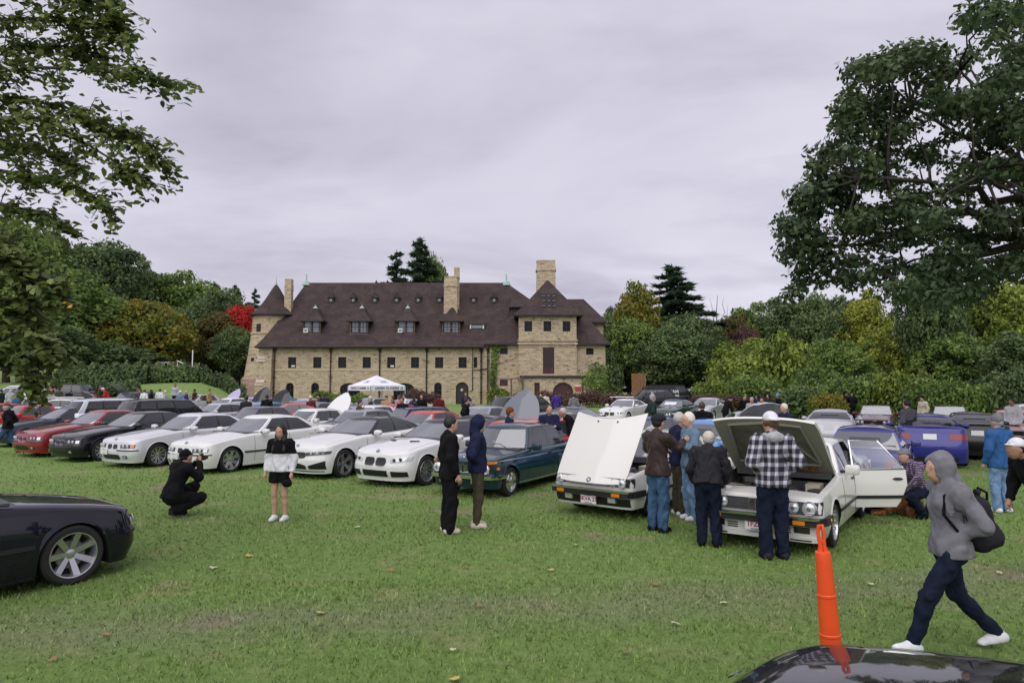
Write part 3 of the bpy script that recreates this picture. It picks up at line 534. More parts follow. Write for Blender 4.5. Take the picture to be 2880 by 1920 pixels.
LM = {'deep': leafmat('leaf_deep', [(0.0346, 0.0589, 0.0263), (0.0769, 0.1219, 0.0485), (0.1447, 0.2083, 0.0733), (0.2276, 0.3023, 0.1092)], .35),
      'mid': leafmat('leaf_mid', [(0.044, 0.0758, 0.0197), (0.0998, 0.1632, 0.0394), (0.1896, 0.285, 0.0642), (0.3208, 0.4215, 0.1099)], .35),
      'fresh': leafmat('leaf_fresh', [(0.0494, 0.0813, 0.0161), (0.1199, 0.1756, 0.0299), (0.2336, 0.3028, 0.0501), (0.3772, 0.4357, 0.0885)], .4),
      'lime': leafmat('leaf_lime', [(0.0733, 0.1016, 0.0146), (0.1669, 0.2041, 0.0261), (0.3059, 0.3352, 0.0466), (0.4518, 0.4558, 0.0883)], .4),
      'gold': leafmat('leaf_gold', [(0.0725, 0.116, 0.0217), (0.1377, 0.1812, 0.029), (0.2392, 0.2392, 0.0348), (0.3335, 0.1885, 0.0348)], .28),
      'orange': leafmat('leaf_orange', [(0.052, 0.0806, 0.0208), (0.0884, 0.1066, 0.0234), (0.169, 0.0936, 0.0208), (0.1105, 0.1235, 0.026)], .3),
      'red': leafmat('leaf_red', [(0.242, 0.011, 0.0132), (0.44, 0.0242, 0.022), (0.616, 0.0385, 0.0308), (0.506, 0.055, 0.033)], .6),
      'plum': leafmat('leaf_plum', [(0.0651, 0.0347, 0.0391), (0.1194, 0.0564, 0.0564), (0.1736, 0.0976, 0.076), (0.1085, 0.1085, 0.0651)], .5),
      'fir': leafmat('leaf_fir', [(0.0267, 0.0534, 0.0321), (0.0481, 0.0855, 0.0481), (0.0748, 0.123, 0.0642), (0.1016, 0.1497, 0.0748)], .5)}
for key, a in {'round': (11, 15, 6.0, 2.5, 'round'), 'round2': (12, 15, 6.4, 1.8, 'round'), 'open': (13, 15, 5.6, 3.0, 'open'), 'maple': (14, 12, 6.6, 1.2, 'maple'), 'tall': (15, 17, 4.8, 2.5, 'tall'), 'maple2': (16, 12, 6.2, 1.0, 'maple')}.items():
    b, bl, (per, L, W, sh, rs) = tree_template(*a); TT[key] = (b.mesh('trunk', BARK, 180), {}, bl, per, L, W, sh, a[0])
def tree_meshes(key, leaf):
    tk, cache, bl, per, L, W, sh, seed = TT[key]
    if leaf not in cache:
        if cache: m = list(cache.values())[0].copy(); m.materials.clear(); m.materials.append(LM[leaf]); cache[leaf] = m
        else: cache[leaf] = crown_mesh('crown', bl, per, L, W, LM[leaf], np.random.RandomState(seed + 50), sh)
    return tk, cache[leaf]
TSZ = {}
def plant(key, leaf, px, top, hw, Y, label, rz=None, group=None, name='tree', cat='tree', base=None):
    """a tree whose crown tops out at photo height `top`, half as wide as 2*hw, standing at distance Y"""
    p = gx(px, Y)
    if base is not None: p.z = base
    tk, cm = tree_meshes(key, leaf)
    if key not in TSZ: co = np.empty(len(cm.vertices) * 3, np.float32); cm.vertices.foreach_get('co', co); co = co.reshape(-1, 3); TSZ[key] = (float(np.percentile(co[:, 2], 99.3)), float(np.percentile(np.abs(co[:, 0]), 97)))
    h, cr = TSZ[key]; H = at(px, top, Y).z - p.z; rad = hw / F * Y; sx = rad / cr; sz = H / h
    t = empty(name, p, rz if rz is not None else random.uniform(0, 6.28)); t.scale = (sx, sx, sz); obj('trunk', tk, t); obj('crown', cm, t); tag(t, label, cat, group); return t
# ---- wood on the left hill
GL = 'trees on the wooded hill left of the building'
for px, top, hw, Y, key, leaf, lab in (
    (20, 628, 130, 84, 'round', 'mid', 'tallest broad-leaved tree at the outer end of the hillside wood'),
    (140, 672, 120, 92, 'round2', 'deep', 'large dark green tree beside the tallest tree of the hillside wood'),
    (290, 692, 128, 98, 'round', 'deep', 'domed dark tree standing high behind the yellow-green maple'),
    (200, 770, 110, 74, 'tall', 'mid', 'mid-green tree low on the hillside, in front of the domed dark tree'),
    (80, 800, 120, 70, 'round2', 'mid', 'leafy green tree low on the slope behind the flag pole'),
    (395, 765, 80, 106, 'tall', 'deep', 'narrow dark tree rising right behind the yellow-green maple'),
    (480, 766, 86, 104, 'open', 'mid', 'thin-crowned tree letting sky through on the ridge of the wood'),
    (560, 800, 90, 104, 'round', 'mid', 'rounded green tree on the ridge between the thin-crowned tree and the pines'),
    (545, 855, 70, 92, 'tall', 'deep', 'dark green tree between the yellow-green maple and the red maple'),
    (470, 880, 90, 98, 'round2', 'deep', 'dark tree filling the gap directly behind the yellow-green maple'),
    (620, 815, 80, 98, 'open', 'deep', 'sparse dark tree beside the pines near the turret')):
    plant(key, leaf, px, top, hw, Y, lab, group=GL)
plant('maple', 'gold', 397, 855, 126, 78, 'broad maple turning yellow and orange behind the hedge', rz=1.1)
plant('maple2', 'orange', 612, 885, 78, 86, 'dark maple turning rusty orange beside the turret', rz=.4)
plant('round2', 'deep', 668, 925, 60, 82, 'dark low tree between the rusty maple and the turret', group=GL)
plant('maple', 'red', 676, 868, 58, 88, 'bright scarlet maple crown half hidden by the turret', rz=2.2)
for px, top, hw, Y, leaf, lab in ((60, 905, 150, 64, 'deep', 'shady understory tree low at the outer edge of the wood'), (300, 960, 120, 72, 'deep', 'dark low tree beside the flag pole under the wood')):
    plant('round2', leaf, px, top, hw, Y, lab, group=GL)
# ---- conifers
def conifer_template(seed, h=16, r=3.6, n=64, ragged=.3, gap=1.0):
    rs = np.random.RandomState(seed); b = MB(); b.tube([(0, 0, 0), (0, 0, h * .5), (0, 0, h * .99)], [.24, .15, .02], 7); P, Nn = [], []
    for i in range(n):
        f = i / n; z = h * (.10 + .89 * f); L = r * (1 - f) ** .85 * rs.uniform(1 - ragged, 1.08) + .15; a = i * 2.4 + rs.normal() * .3; k = max(8, int(L * 130 * gap))
        b.tube([(0, 0, z), (math.cos(a) * L * .5, math.sin(a) * L * .5, z + L * .02), (math.cos(a) * L, math.sin(a) * L, z - L * .08)], [.05, .03, .01], 4, cap=False)
        q = rs.rand(k) ** .7; w_ = (rs.rand(k) - .5) * .55 * L * (1 - q * .6); x = math.cos(a) * L * q - math.sin(a) * w_; y = math.sin(a) * L * q + math.cos(a) * w_
        zz = z - .10 * L * q ** 2 - np.abs(w_) * .25 + rs.normal(size=k) * .06 - rs.rand(k) * .28; P.append(np.stack([x, y, zz], 1)); Nn.append(rs.normal(size=(k, 3)) * .6 + np.array([0, 0, .8]))
    P = np.concatenate(P); Nn = np.concatenate(Nn); V = leaf_arrays(P, Nn, rs.uniform(.4, .8, len(P)), rs.uniform(.09, .2, len(P)), rs, .5)
    return b.mesh('trunk', BARK, 180), fast_mesh('crown', V, np.arange(len(P) * 4).reshape(-1, 4), [LM['fir']])
CON = [conifer_template(21), conifer_template(22, 16, 4.2, 40, .55, .9)]
def conifer(k, px, top, hw, Y, label, rz=0, base=None, cat='conifer'):
    p = gx(px, Y)
    if base is not None: p.z = base
    t = empty('conifer', p, rz); s = hw / F * Y / (3.6 if k == 0 else 4.2); t.scale = (s, s, (at(px, top, Y).z - p.z) / 16); obj('trunk', CON[k][0], t); obj('crown', CON[k][1], t); tag(t, label, cat); return t
conifer(1, 1112, 698, 190, 112, 'left of two spruces behind the roof ridge, with ragged drooping branches', .3)
conifer(0, 1178, 660, 170, 114, 'taller of two spruces behind the roof ridge, with a pointed top', 1.2)
plant('round', 'mid', 1216, 733, 44, 116, 'round leafy tree behind the roof ridge beside the spruces')
conifer(0, 1893, 738, 235, 92, 'tall dark spruce with a pointed top right of the stone building', 2.0)
for px, top, hw, Y, lab in ((600, 790, 110, 110, 'dark ragged pine above the gap between the two maples'), (655, 795, 110, 112, 'dark ragged pine rising above the rusty maple'), (712, 805, 80, 112, 'ragged pine touching the turret roof above the scarlet maple')): conifer(1, px, top, hw, Y, lab, px * .1)['group'] = 'pines left of the turret'
# ---- woods on the right
GR = 'trees right of the building'
for px, top, hw, Y, key, leaf, lab in (
    (1722, 868, 42, 100, 'open', 'deep', 'dark tree against the right corner of the stone building'),
    (1796, 802, 62, 86, 'tall', 'gold', 'tall tree turning yellow and orange left of the big spruce'),
    (1770, 905, 82, 82, 'round', 'mid', 'green tree beside the stone building below the yellowing tree'),
    (1935, 892, 92, 84, 'round', 'deep', 'dense dark green tree standing in front of the big spruce'),
    (1890, 930, 100, 78, 'round2', 'deep', 'dark low-branched tree under the big spruce'),
    (2062, 890, 66, 96, 'open', 'orange', 'small tree with orange leaves right of the big spruce'),
    (2096, 925, 44, 90, 'round', 'plum', 'small plum-coloured tree among the greens'),
    (2110, 858, 74, 104, 'open', 'mid', 'airy green tree behind the plum-coloured tree'),
    (2205, 842, 82, 100, 'open', 'deep', 'airy dark tree above the vine-covered mound'),
    (2300, 838, 80, 96, 'round', 'deep', 'dark green tree behind the vine-covered mound'),
    (2120, 960, 110, 74, 'round2', 'fresh', 'rounded bright green tree behind the maroon pickup'),
    (2390, 836, 74, 80, 'open', 'deep', 'dark thin tree left of the pale yellow-green locust'),
    (2445, 826, 66, 76, 'tall', 'lime', 'tall pale yellow-green locust with feathery leaves'),
    (2560, 905, 84, 60, 'round', 'lime', 'lower yellow-green locust in front of the tall one'),
    (2500, 930, 80, 66, 'open', 'fresh', 'light green tree between the two locusts'),
    (2330, 960, 90, 60, 'round2', 'mid', 'green tree behind the maroon convertible'),
    (2840, 800, 110, 50, 'round', 'fresh', 'light green tree under the oak near the road edge'),
    (2760, 880, 110, 54, 'round2', 'mid', 'green tree right of the dark vine-hung trunk'),
    (2690, 940, 90, 46, 'open', 'mid', 'low leafy tree behind the folding chair'),
    (2660, 830, 60, 62, 'open', 'deep', 'dark tree beside the vine-hung trunk'),
    (2860, 935, 100, 42, 'open', 'deep', 'dark leafy tree over the white car at the edge')):
    plant(key, leaf, px, top, hw, Y, lab, group=GR)
plant('round', 'deep', 2620, 740, 78, 48, 'tall dark tree hung with vines below the oak', group=GR)
def bare_tree():
    rs = np.random.RandomState(5); p = gx(2018, 96); t = MB(); H = at(2018, 832, 96).z; z0 = H * .45; limb(t, (0, 0, 0), (.2, 0, H * .99), .2, .03, rs, .04)
    for k, (dx, f) in enumerate(((-2.4, .93), (-1.5, .8), (1.7, .9), (2.2, .82), (.9, .97), (-.8, .97))): limb(t, (0.1, 0, z0 + k * .5), (dx, rs.normal(), H * f), .08, .015, rs, .06, 5, 5)
    o = obj('bare_tree', t.mesh('bare_tree', BARK_G, 180), None, p); tag(o, 'leafless grey tree with thin upright branches above the greens', 'tree')
bare_tree()
# ---- shrubs and hedges
def mound_mesh(seed, leaf, per=60, L=.24, W=.15):
    rs = np.random.RandomState(seed); bl = []
    for i in range(22): a = rs.rand() * 6.28; q = rs.rand() ** .6; bl.append(((math.cos(a) * q * .8, math.sin(a) * q * .8, .42 + rs.rand() * .40 * (1.1 - q * .6)), (.30, .30, .30)))
    bl.append(((0, 0, .35), (.75, .75, .45)))
    Ps = crown_mesh('foliage', bl, per * 34, L, W, LM[leaf], rs, .5); return Ps
MOUND = {}
def shrub(px, top, hw, Y, leaf, label, group=None, ry=None, base=None, name='shrub'):
    key = (leaf, random.randint(0, 1))
    if key not in MOUND: MOUND[key] = mound_mesh(30 + len(MOUND), leaf, 60, .10 if leaf != 'dark' else .1, .065)
    p = gx(px, Y)
    if base is not None: p.z = base
    s = hw / F * Y; o = obj(name, MOUND[key], None, p, (0, 0, random.uniform(0, 6.28))); o.scale = (s, ry or s, (at(px, top, Y).z - p.z) / 1.08); tag(o, label, 'shrub', group); return o
GS = 'shrubs along the wood edge on the right'
for px, top, hw, Y, leaf, lab in (
    (2085, 985, 110, 66, 'fresh', 'big leafy shrub bank behind the cars, left of the vine mound'), (2200, 932, 112, 58, 'fresh', 'tall vine-covered mound of bright green leaves'),
    (2130, 1040, 110, 56, 'mid', 'shrub below the bright mound, behind the maroon pickup'), (2010, 1060, 70, 62, 'fresh', 'light green shrub beside the dark van'),
    (2300, 1010, 90, 50, 'mid', 'green shrub behind the two people in black jackets'), (2360, 1045, 80, 45, 'mid', 'shrub directly behind the maroon convertible'),
    (2440, 1030, 80, 46, 'mid', 'shrub behind the hooded person in white'), (2520, 1035, 80, 44, 'fresh', 'leafy shrub below the yellow-green locust'),
    (2610, 1040, 90, 42, 'mid', 'shrub behind the black convertible'), (2700, 1050, 90, 38, 'mid', 'shrub behind the folding camp chair'), (2790, 1045, 90, 40, 'deep', 'dark shrub near the white car'), (2870, 1030, 90, 36, 'deep', 'dark shrub at the end of the shrub bank'),
    (2240, 1080, 90, 44, 'deep', 'dark low shrub behind the silver coupe'), (2330, 1095, 60, 40, 'gold', 'yellowing weedy shrub beside the two people in black jackets')):
    shrub(px, top, hw, Y, leaf, lab, GS)
GH = 'low dark shrubs between lawn and building'
for px, top, hw, Y, leaf, lab in (
    (905, 1092, 36, 68, 'mid', 'clipped shrub below the second arched window'), (960, 1100, 40, 67, 'mid', 'low shrub left of the canopy tent'), (1010, 1102, 40, 66, 'mid', 'low shrub behind the canopy tent'), (1165, 1090, 38, 68, 'plum', 'reddish dark shrub right of the canopy tent'), (1215, 1100, 34, 67, 'plum', 'reddish dark shrub below the small arched window'),
    (1400, 1087, 42, 69, 'fresh', 'light green bush at the foot of the climbing vine'), (1470, 1100, 40, 66, 'plum', 'dark shrub below the pergola'), (1535, 1096, 44, 66, 'plum', 'dark shrub below the terrace wall'), (1600, 1100, 44, 65, 'plum', 'dark shrub in front of the terrace arch'), (1665, 1095, 50, 64, 'plum', 'dark shrub at the right corner of the building'),
    (1730, 1100, 52, 60, 'plum', 'brownish hedge shrub behind the white coupe with roof rack'), (1790, 1108, 46, 58, 'plum', 'brownish hedge shrub beside the dark vans'),
    (1985, 1106, 50, 54, 'plum', 'brownish shrub between the green coupe and the silver coupe'), (2050, 1106, 50, 54, 'plum', 'brownish shrub left of the maroon pickup'), (2235, 1100, 46, 46, 'deep', 'dark shrub right of the maroon pickup')):
    shrub(px, top, hw, Y, leaf, lab, GH)
shrub(1722, 985, 44, 78, 'deep', 'tall black-green yew against the right end of the building', name='yew')
shrub(1690, 1040, 26, 74, 'mid', 'ivy mass climbing the right corner of the stone building', name='ivy_shrub')
def strip_hedge(name, pts, h, wd, leaf, label, per, L, W, seed):
    rs = np.random.RandomState(seed); P, Nn = [], []; p0 = Vector(pts[0])
    for a, b in zip(pts[:-1], pts[1:]):
        a, b = Vector(a), Vector(b); n = int((b - a).length * per); t = rs.rand(n); an = rs.rand(n) * math.pi; d = (b - a).normalized(); sd = Vector((-d.y, d.x, 0))
        hh = h * (1 + .12 * np.sin(t * 23 + seed) + .08 * np.sin(t * 57)); q = .75 + .35 * rs.rand(n)
        oy = np.cos(an) * wd * q; oz = np.sin(an) ** .6 * hh * q; base = np.array(a)[None] + np.array(b - a)[None] * t[:, None]
        P.append(base + np.array(sd)[None] * oy[:, None] + np.array([0, 0, 1])[None] * oz[:, None]); nn = np.array(sd)[None] * np.cos(an)[:, None] + np.array([0, 0, 1])[None] * np.sin(an)[:, None]; Nn.append(nn + rs.normal(size=(n, 3)) * .5)
    P = np.concatenate(P); Nn = np.concatenate(Nn); V = leaf_arrays(P - np.array(p0), Nn, L * rs.uniform(.7, 1.3, len(P)), W * rs.uniform(.7, 1.3, len(P)), rs, .3)
    o = obj(name, fast_mesh(name, V, np.arange(len(P) * 4).reshape(-1, 4), [LM[leaf]]), None, p0)
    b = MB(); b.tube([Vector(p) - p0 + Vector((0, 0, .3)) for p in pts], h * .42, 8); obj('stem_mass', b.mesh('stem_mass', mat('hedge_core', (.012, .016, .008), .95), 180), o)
    tag(o, label, 'hedge'); return o
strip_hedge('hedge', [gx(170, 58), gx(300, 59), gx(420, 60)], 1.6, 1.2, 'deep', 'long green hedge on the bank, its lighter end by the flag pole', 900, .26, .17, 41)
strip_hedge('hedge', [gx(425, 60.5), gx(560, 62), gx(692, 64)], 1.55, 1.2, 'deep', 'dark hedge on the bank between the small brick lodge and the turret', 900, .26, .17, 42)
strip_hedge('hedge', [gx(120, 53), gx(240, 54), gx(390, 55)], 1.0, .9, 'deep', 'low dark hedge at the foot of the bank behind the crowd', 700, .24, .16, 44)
strip_hedge('hedge', [gx(2660, 33), gx(2760, 33), gx(2850, 32)], .75, .6, 'fresh', 'low bright green hedge behind the red folding chair', 900, .14, .10, 43)
def vine():
    rs = np.random.RandomState(9); Y = BY - 1.55; pts = [(1390, 1100), (1386, 1070), (1388, 1040), (1392, 1012), (1394, 990), (1396, 970)]; P = []
    for (x, y), (x2, y2) in zip(pts[:-1], pts[1:]):
        n = 110; t = rs.rand(n); P.append(np.array([[*at(x + (x2 - x) * a + rs.normal() * 4.5, y + (y2 - y) * a, Y - .05 - .15 * rs.rand())] for a in t]))
    for (x, y) in ((1405, 975), (1412, 968), (1380, 970)): P.append(np.array([[*at(x + rs.normal() * 6, y + rs.normal() * 2.5, Y - .1)] for a in range(60)]))
    P = np.concatenate(P); o0 = np.array(at(1390, 1120, Y)); V = leaf_arrays(P - o0, rs.normal(size=P.shape) * .4 + np.array([0, -1, .3]), .26, .2, rs, .6)
    o = obj('climbing_vine', fast_mesh('climbing_vine', V, np.arange(len(P) * 4).reshape(-1, 4), [LM['mid']]), None, o0); tag(o, 'climbing vine on the stone wall beside the downpipe', 'vine')
    b = MB(); b.tube([Vector(at(x, y, Y + .05)) - Vector(o0) for x, y in [(1390, 1118)] + pts], .05, 5); b.tube([Vector(at(x, y, Y + .02)) - Vector(o0) for x, y in ((1394, 1022), (1420, 1018), (1440, 1010), (1453, 1004))], .03, 4); obj('stem', b.mesh('stem', BARK), o)
    P = np.array([[*at(1690 + rs.normal() * 12 - 6 * k, 1060 + rs.normal() * 18, BY - 1.6 - rs.rand() * .3)] for k in (0, 1, 3) for _ in range(170)] + [[*at(1660 + rs.normal() * 12, 1068 + rs.normal() * 12, BY - 5.1 - rs.rand() * .2)] for _ in range(260)]); o0 = np.array(at(1690, 1120, BY - 1.5))
    V = leaf_arrays(P - o0, rs.normal(size=P.shape) * .4 + np.array([0, -1, .3]), .26, .2, rs, .6); o = obj('climbing_vine', fast_mesh('climbing_vine', V, np.arange(len(P) * 4).reshape(-1, 4), [LM['mid']]), None, o0); tag(o, 'ivy spreading over the right corner of the stone building', 'vine')
vine()
# ---- the big oak overhanging on the right
def inside(poly, x, y):
    c = False; n = len(poly)
    for i in range(n):
        (x1, y1), (x2, y2) = poly[i], poly[i - 1]
        if (y1 > y) != (y2 > y) and x < (x2 - x1) * (y - y1) / (y2 - y1) + x1: c = not c
    return c
def big_oak():
    rs = np.random.RandomState(77); D = 21.0
    poly = [(2200, 715), (2185, 690), (2235, 610), (2215, 560), (2270, 520), (2270, 460), (2310, 420), (2370, 330), (2380, 260), (2420, 190), (2500, 150), (2600, 140), (2680, 130), (2720, 60), (2790, 10), (3050, -60), (3350, 100), (3400, 600), (3050, 760), (2900, 770), (2800, 775), (2740, 850), (2640, 860), (2540, 850), (2470, 800), (2420, 800), (2380, 800), (2360, 800), (2330, 770), (2290, 800), (2260, 830), (2215, 840), (2240, 790), (2270, 730)]
    blobs = []; tp = Vector((gx(3080, D).x, D, 0)); hub = at(3060, 640, D); n = 0
    holes = [(2540, 250, 40), (2700, 620, 36), (2640, 460, 22), (2800, 330, 26), (2760, 545, 24), (2450, 350, 26), (2600, 720, 32), (2560, 640, 16), (2480, 720, 26), (2830, 700, 26), (2350, 640, 22), (2620, 330, 26), (2720, 400, 30), (2500, 560, 24), (2420, 560, 20), (2840, 560, 30), (2560, 450, 22), (2680, 260, 26), (2780, 200, 26), (2850, 430, 30), (2640, 540, 24)]
    while n < 560:
        x, y = rs.uniform(2180, 3380), rs.uniform(-60, 845)
        if not inside(poly, x, y): continue
        if any((x - a) ** 2 + (y - b) ** 2 < r * r * 1.4 for a, b, r in holes): continue
        edge = min(1, max(.12, (x - 2180) / 900)); Y = D + rs.normal() * 3.0 * edge - .6; r = rs.uniform(.30, .56); c = at(x, y, Y); blobs.append((tuple(c), (r * 1.25, r * 1.25, r * .78))); n += 1
    # hand-placed sprays along the visible outline
    for x, y in ((2196, 690), (2190, 712), (2215, 700), (2240, 560), (2225, 570), (2250, 585), (2290, 455), (2315, 430), (2275, 470), (2345, 345), (2360, 330), (2385, 250), (2390, 275), (2415, 200), (2430, 195), (2495, 155), (2525, 160), (2600, 150), (2640, 150), (2720, 75), (2740, 60), (2790, 15), (2830, 25), (2240, 800), (2232, 820), (2255, 785), (2300, 790), (2395, 790), (2320, 415), (2375, 300), (2450, 180), (2205, 625), (2220, 640)):
        blobs.append((tuple(at(x + 8, y + 6, D + rs.normal() * .5)), (.30, .30, .22)))
    root = empty('oak_tree', tp); tag(root, 'huge dark green oak spreading over the lawn, its trunk beyond the right edge', 'tree')
    bl = [((c[0] - tp.x, c[1] - tp.y, c[2]), r) for c, r in blobs]
    m = leafmat('leaf_oak', [(0.0294, 0.0535, 0.0276), (0.0552, 0.0891, 0.0405), (0.0846, 0.1283, 0.0515), (0.1379, 0.1783, 0.0773)], .6, .3)
    obj('crown', crown_mesh('crown', bl, 560, .205, .115, m, rs, .3, .5, .6), root)
    b = MB(); b.tube([(0, 0, -.2), (.05, 0, 1.5), (0, 0, 3.5), hub - tp], [.85, .6, .55, .5], 12)
    H = hub - tp
    mains = []
    for x, y, dy in ((2480, 760, -1), (2330, 690, 0), (2420, 500, -2), (2560, 300, 1), (2620, 600, 3), (2700, 200, -1), (2850, 150, 2), (3000, 100, -2), (2760, 480, -3), (2640, 790, 1), (3250, 300, 0), (2300, 560, 1)):
        q = at(x, y, D + dy) - tp; mains.append(limb(b, H - Vector((0, 0, rs.uniform(0, .8))), q, .19, .035, rs, .10, 9, 8))
    for c, r in bl[::3]:
        c = Vector(c); best = min((p for pts in mains for p in pts[2:]), key=lambda p: (p - c).length)
        if (best - c).length < 4.5: limb(b, best, c, .045, .012, rs, .12, 4, 4)
    obj('trunk', b.mesh('trunk', BARK, 180), root)
big_oak()
# ---- the near tree reaching in from the left
def near_tree():
    rs = np.random.RandomState(31); D = 9.0; tp = Vector((-9.8, D, 0)); root = empty('leafy_tree', tp); tag(root, 'near tree on the left with drooping sprays of olive-green leaves', 'tree')
    b = MB(); top = at(-560, 300, D); b.tube([(0, 0, -.2), (.0, 0, 2), (top - tp) * .6, top - tp], [.34, .26, .2, .12], 10); P, Nn, A = [], [], []
    def spray(path, n, spread, reach):
        """a branch given as photo points with side twigs that carry leaves"""
        pts = [at(x, y, D + dy) - tp for x, y, dy in path]; b.tube(pts, [.026 * (1 - i / len(pts)) + .004 for i in range(len(pts))], 6)
        seg = [(pts[i], pts[i + 1]) for i in range(len(pts) - 1)]
        for _ in range(int(n * 2.1)):
            i = rs.randint(len(seg)); a, c = seg[i]; f = rs.rand(); p = a.lerp(c, f); d = (c - a).normalized(); L = reach * rs.uniform(.4, 1.1)
            q = p + (d * rs.uniform(.3, 1.0) + Vector((rs.normal() * .35, rs.normal() * .8, rs.normal() * spread * 1.15 - .10))).normalized() * L
            mid = p.lerp(q, .5) + Vector((0, 0, .05 * L)); b.tube([p, mid, q], [.008, .006, .003], 4, cap=False)
            for t in np.linspace(.12, 1.05, max(4, int(L / .026))):
                r = p.lerp(q, float(t)); sgn = 1 if rs.rand() < .5 else -1
                r = r + Vector((rs.normal() * .035, rs.normal() * .05, rs.normal() * .03 - .03)); P.append(r); Nn.append((rs.normal() * .5, rs.normal() * .5 - .25, 1)); A.append(d)
    spray([(-420, 250, 0), (-100, 210, .1), (120, 190, .0), (330, 205, -.1), (470, 225, -.2)], 46, .5, .42)
    spray([(-420, 420, 0), (0, 270, .3), (180, 300, .2), (330, 370, .0), (455, 450, -.1)], 60, .5, .40)
    spray([(-420, 100, 0), (-50, 60, .2), (150, 50, .1), (300, 60, 0), (370, 110, -.1)], 54, .5, .42)
    spray([(-420, -100, 0), (-50, -60, -.2), (180, -30, .1), (330, 10, 0)], 50, .5, .42)
    spray([(-420, 500, 0), (0, 480, .2), (120, 500, .0), (230, 530, -.2), (300, 575, -.3)], 46, .35, .34)
    spray([(-420, 600, 0), (-40, 570, .1), (80, 590, 0), (190, 630, -.2)], 36, .35, .30)
    spray([(-420, 330, 0), (-60, 340, -.3), (120, 330, -.1), (300, 440, -.2), (390, 500, -.3)], 46, .5, .38)
    spray([(-420, 150, .8), (-20, 140, .6), (180, 130, .5), (300, 160, .4)], 46, .6, .42)
    spray([(-420, 380, .9), (-20, 400, .7), (120, 420, .5), (220, 470, .4)], 36, .5, .4)
    spray([(-300, 700, -1), (-60, 700, -.9), (60, 740, -.8), (130, 800, -.8), (165, 840, -.9)], 40, .6, .32)
    spray([(-300, 760, -1), (-60, 800, -.9), (40, 860, -.8), (110, 930, -.8), (150, 1000, -.9)], 46, .6, .34)
    spray([(-300, 860, -1), (-40, 900, -.9), (50, 960, -1), (90, 1040, -1), (100, 1075, -1)], 44, .6, .30)
    spray([(-300, 640, -1), (-80, 660, -.9), (20, 690, -.8), (60, 760, -.8), (80, 850, -.9)], 40, .6, .34)
    P = np.array([tuple(p) for p in P]); Nn = np.array(Nn); n = len(P); s = rs.uniform(.7, 1.25, n)
    # six-sided leaves
    Nn = Nn / np.linalg.norm(Nn, axis=1)[:, None]; a = rs.normal(size=(n, 3)) * .6 + np.array([.7, -.2, -.75]); u = a - (a * Nn).sum(1)[:, None] * Nn; u /= np.linalg.norm(u, axis=1)[:, None]; v = np.cross(Nn, u); L = (.120 * s)[:, None]; W = (.068 * s)[:, None]
    V = np.empty((n * 6, 3)); V[0::6] = P; V[1::6] = P + u * L * .35 + v * W * .5 + Nn * .006; V[2::6] = P + u * L * .7 + v * W * .38 - Nn * .002; V[3::6] = P + u * L - Nn * L * .12; V[4::6] = P + u * L * .7 - v * W * .38 - Nn * .002; V[5::6] = P + u * L * .35 - v * W * .5 + Nn * .006
    m = leafmat('leaf_near', [(0.0589, 0.0862, 0.0236), (0.102, 0.149, 0.0392), (0.1667, 0.2196, 0.0628), (0.2942, 0.3236, 0.1176)], 2.0, .42, .45)
    obj('crown', fast_mesh('crown', V, np.arange(n * 6).reshape(-1, 6), [m]), root); obj('trunk', b.mesh('trunk', BARK, 180), root)
    # a few golden leaves at a twig end
    P = np.array([tuple(at(x, y, D - 1) - tp) for x, y in ((195, 862), (200, 876), (178, 850), (192, 870))]); V = leaf_arrays(P, rs.normal(size=P.shape) + np.array([0, -1, 0]), .08, .05, rs, .5)
    obj('golden_leaves', fast_mesh('golden_leaves', V, np.arange(len(P) * 4).reshape(-1, 4), [mat('leaf_golden', (.6, .26, .02), .5)]), root)
near_tree()
# ================================================================= CARS
M_BLK = mat('black_trim', (.012, .012, .013), .45); M_RUB = mat('tyre_rubber', (.014, .014, .015), .75); M_CHR = mat('chrome', (.75, .75, .78), .12, 1.0); M_UND = mat('underbody', (.006, .006, .006), .9)
M_LENS = mat('lamp_lens', (.60, .62, .66), .08, .35, 1); M_LDK = mat('lamp_housing', (.035, .035, .042), .1, .2, 1); M_AMB = mat('amber_lens', (.65, .20, .01), .15, 0, 1); M_RED = mat('red_lens', (.26, .004, .006), .25, 0, .4)
M_INT = mat('dark_interior', (.07, .07, .075), .7); M_SEAT = mat('seat_cloth', (.16, .16, .17), .8); M_CAB = mat('cabin_lining', (.09, .09, .095), .9); M_TAN = mat('tan_leather', (.30, .20, .11), .6); M_PLATE = mat('plate_white', (.72, .72, .74), .4); M_PRED = mat('plate_red', (.35, .03, .05), .5); M_PBLU = mat('plate_blue', (.05, .08, .25), .5)
G_CLR = glassmat('clear_glass', (.70, .77, .79), 1.0, .06); G_DRK = glassmat('tinted_glass', (.16, .17, .18), 1.0)
M_SIL = mat('rim_silver', (.55, .55, .58), .25, .85); M_RDK = mat('rim_grey', (.18, .18, .20), .3, .8); M_ENG = mat('engine_metal', (.16, .16, .17), .45, .6, noise=.4, nscale=9)
def paint(name, col, metal=0., rough=.32): return mat('paint_' + name, col, .42, metal, 1.0, .25 if max(col) > .2 else .06)
PW = paint('white', (.72, .72, .71)); PIV = paint('ivory_white', (.67, .66, .625)); PBK = paint('black', (.007, .007, .010)); PNV = paint('midnight', (.005, .005, .013)); PRD = paint('dark_red', (.22, .012, .016)); PBR = paint('bright_red', (.42, .025, .025)); PSV = paint('silver', (.50, .50, .54), .5); PGY = paint('grey', (.10, .10, .115), .3)
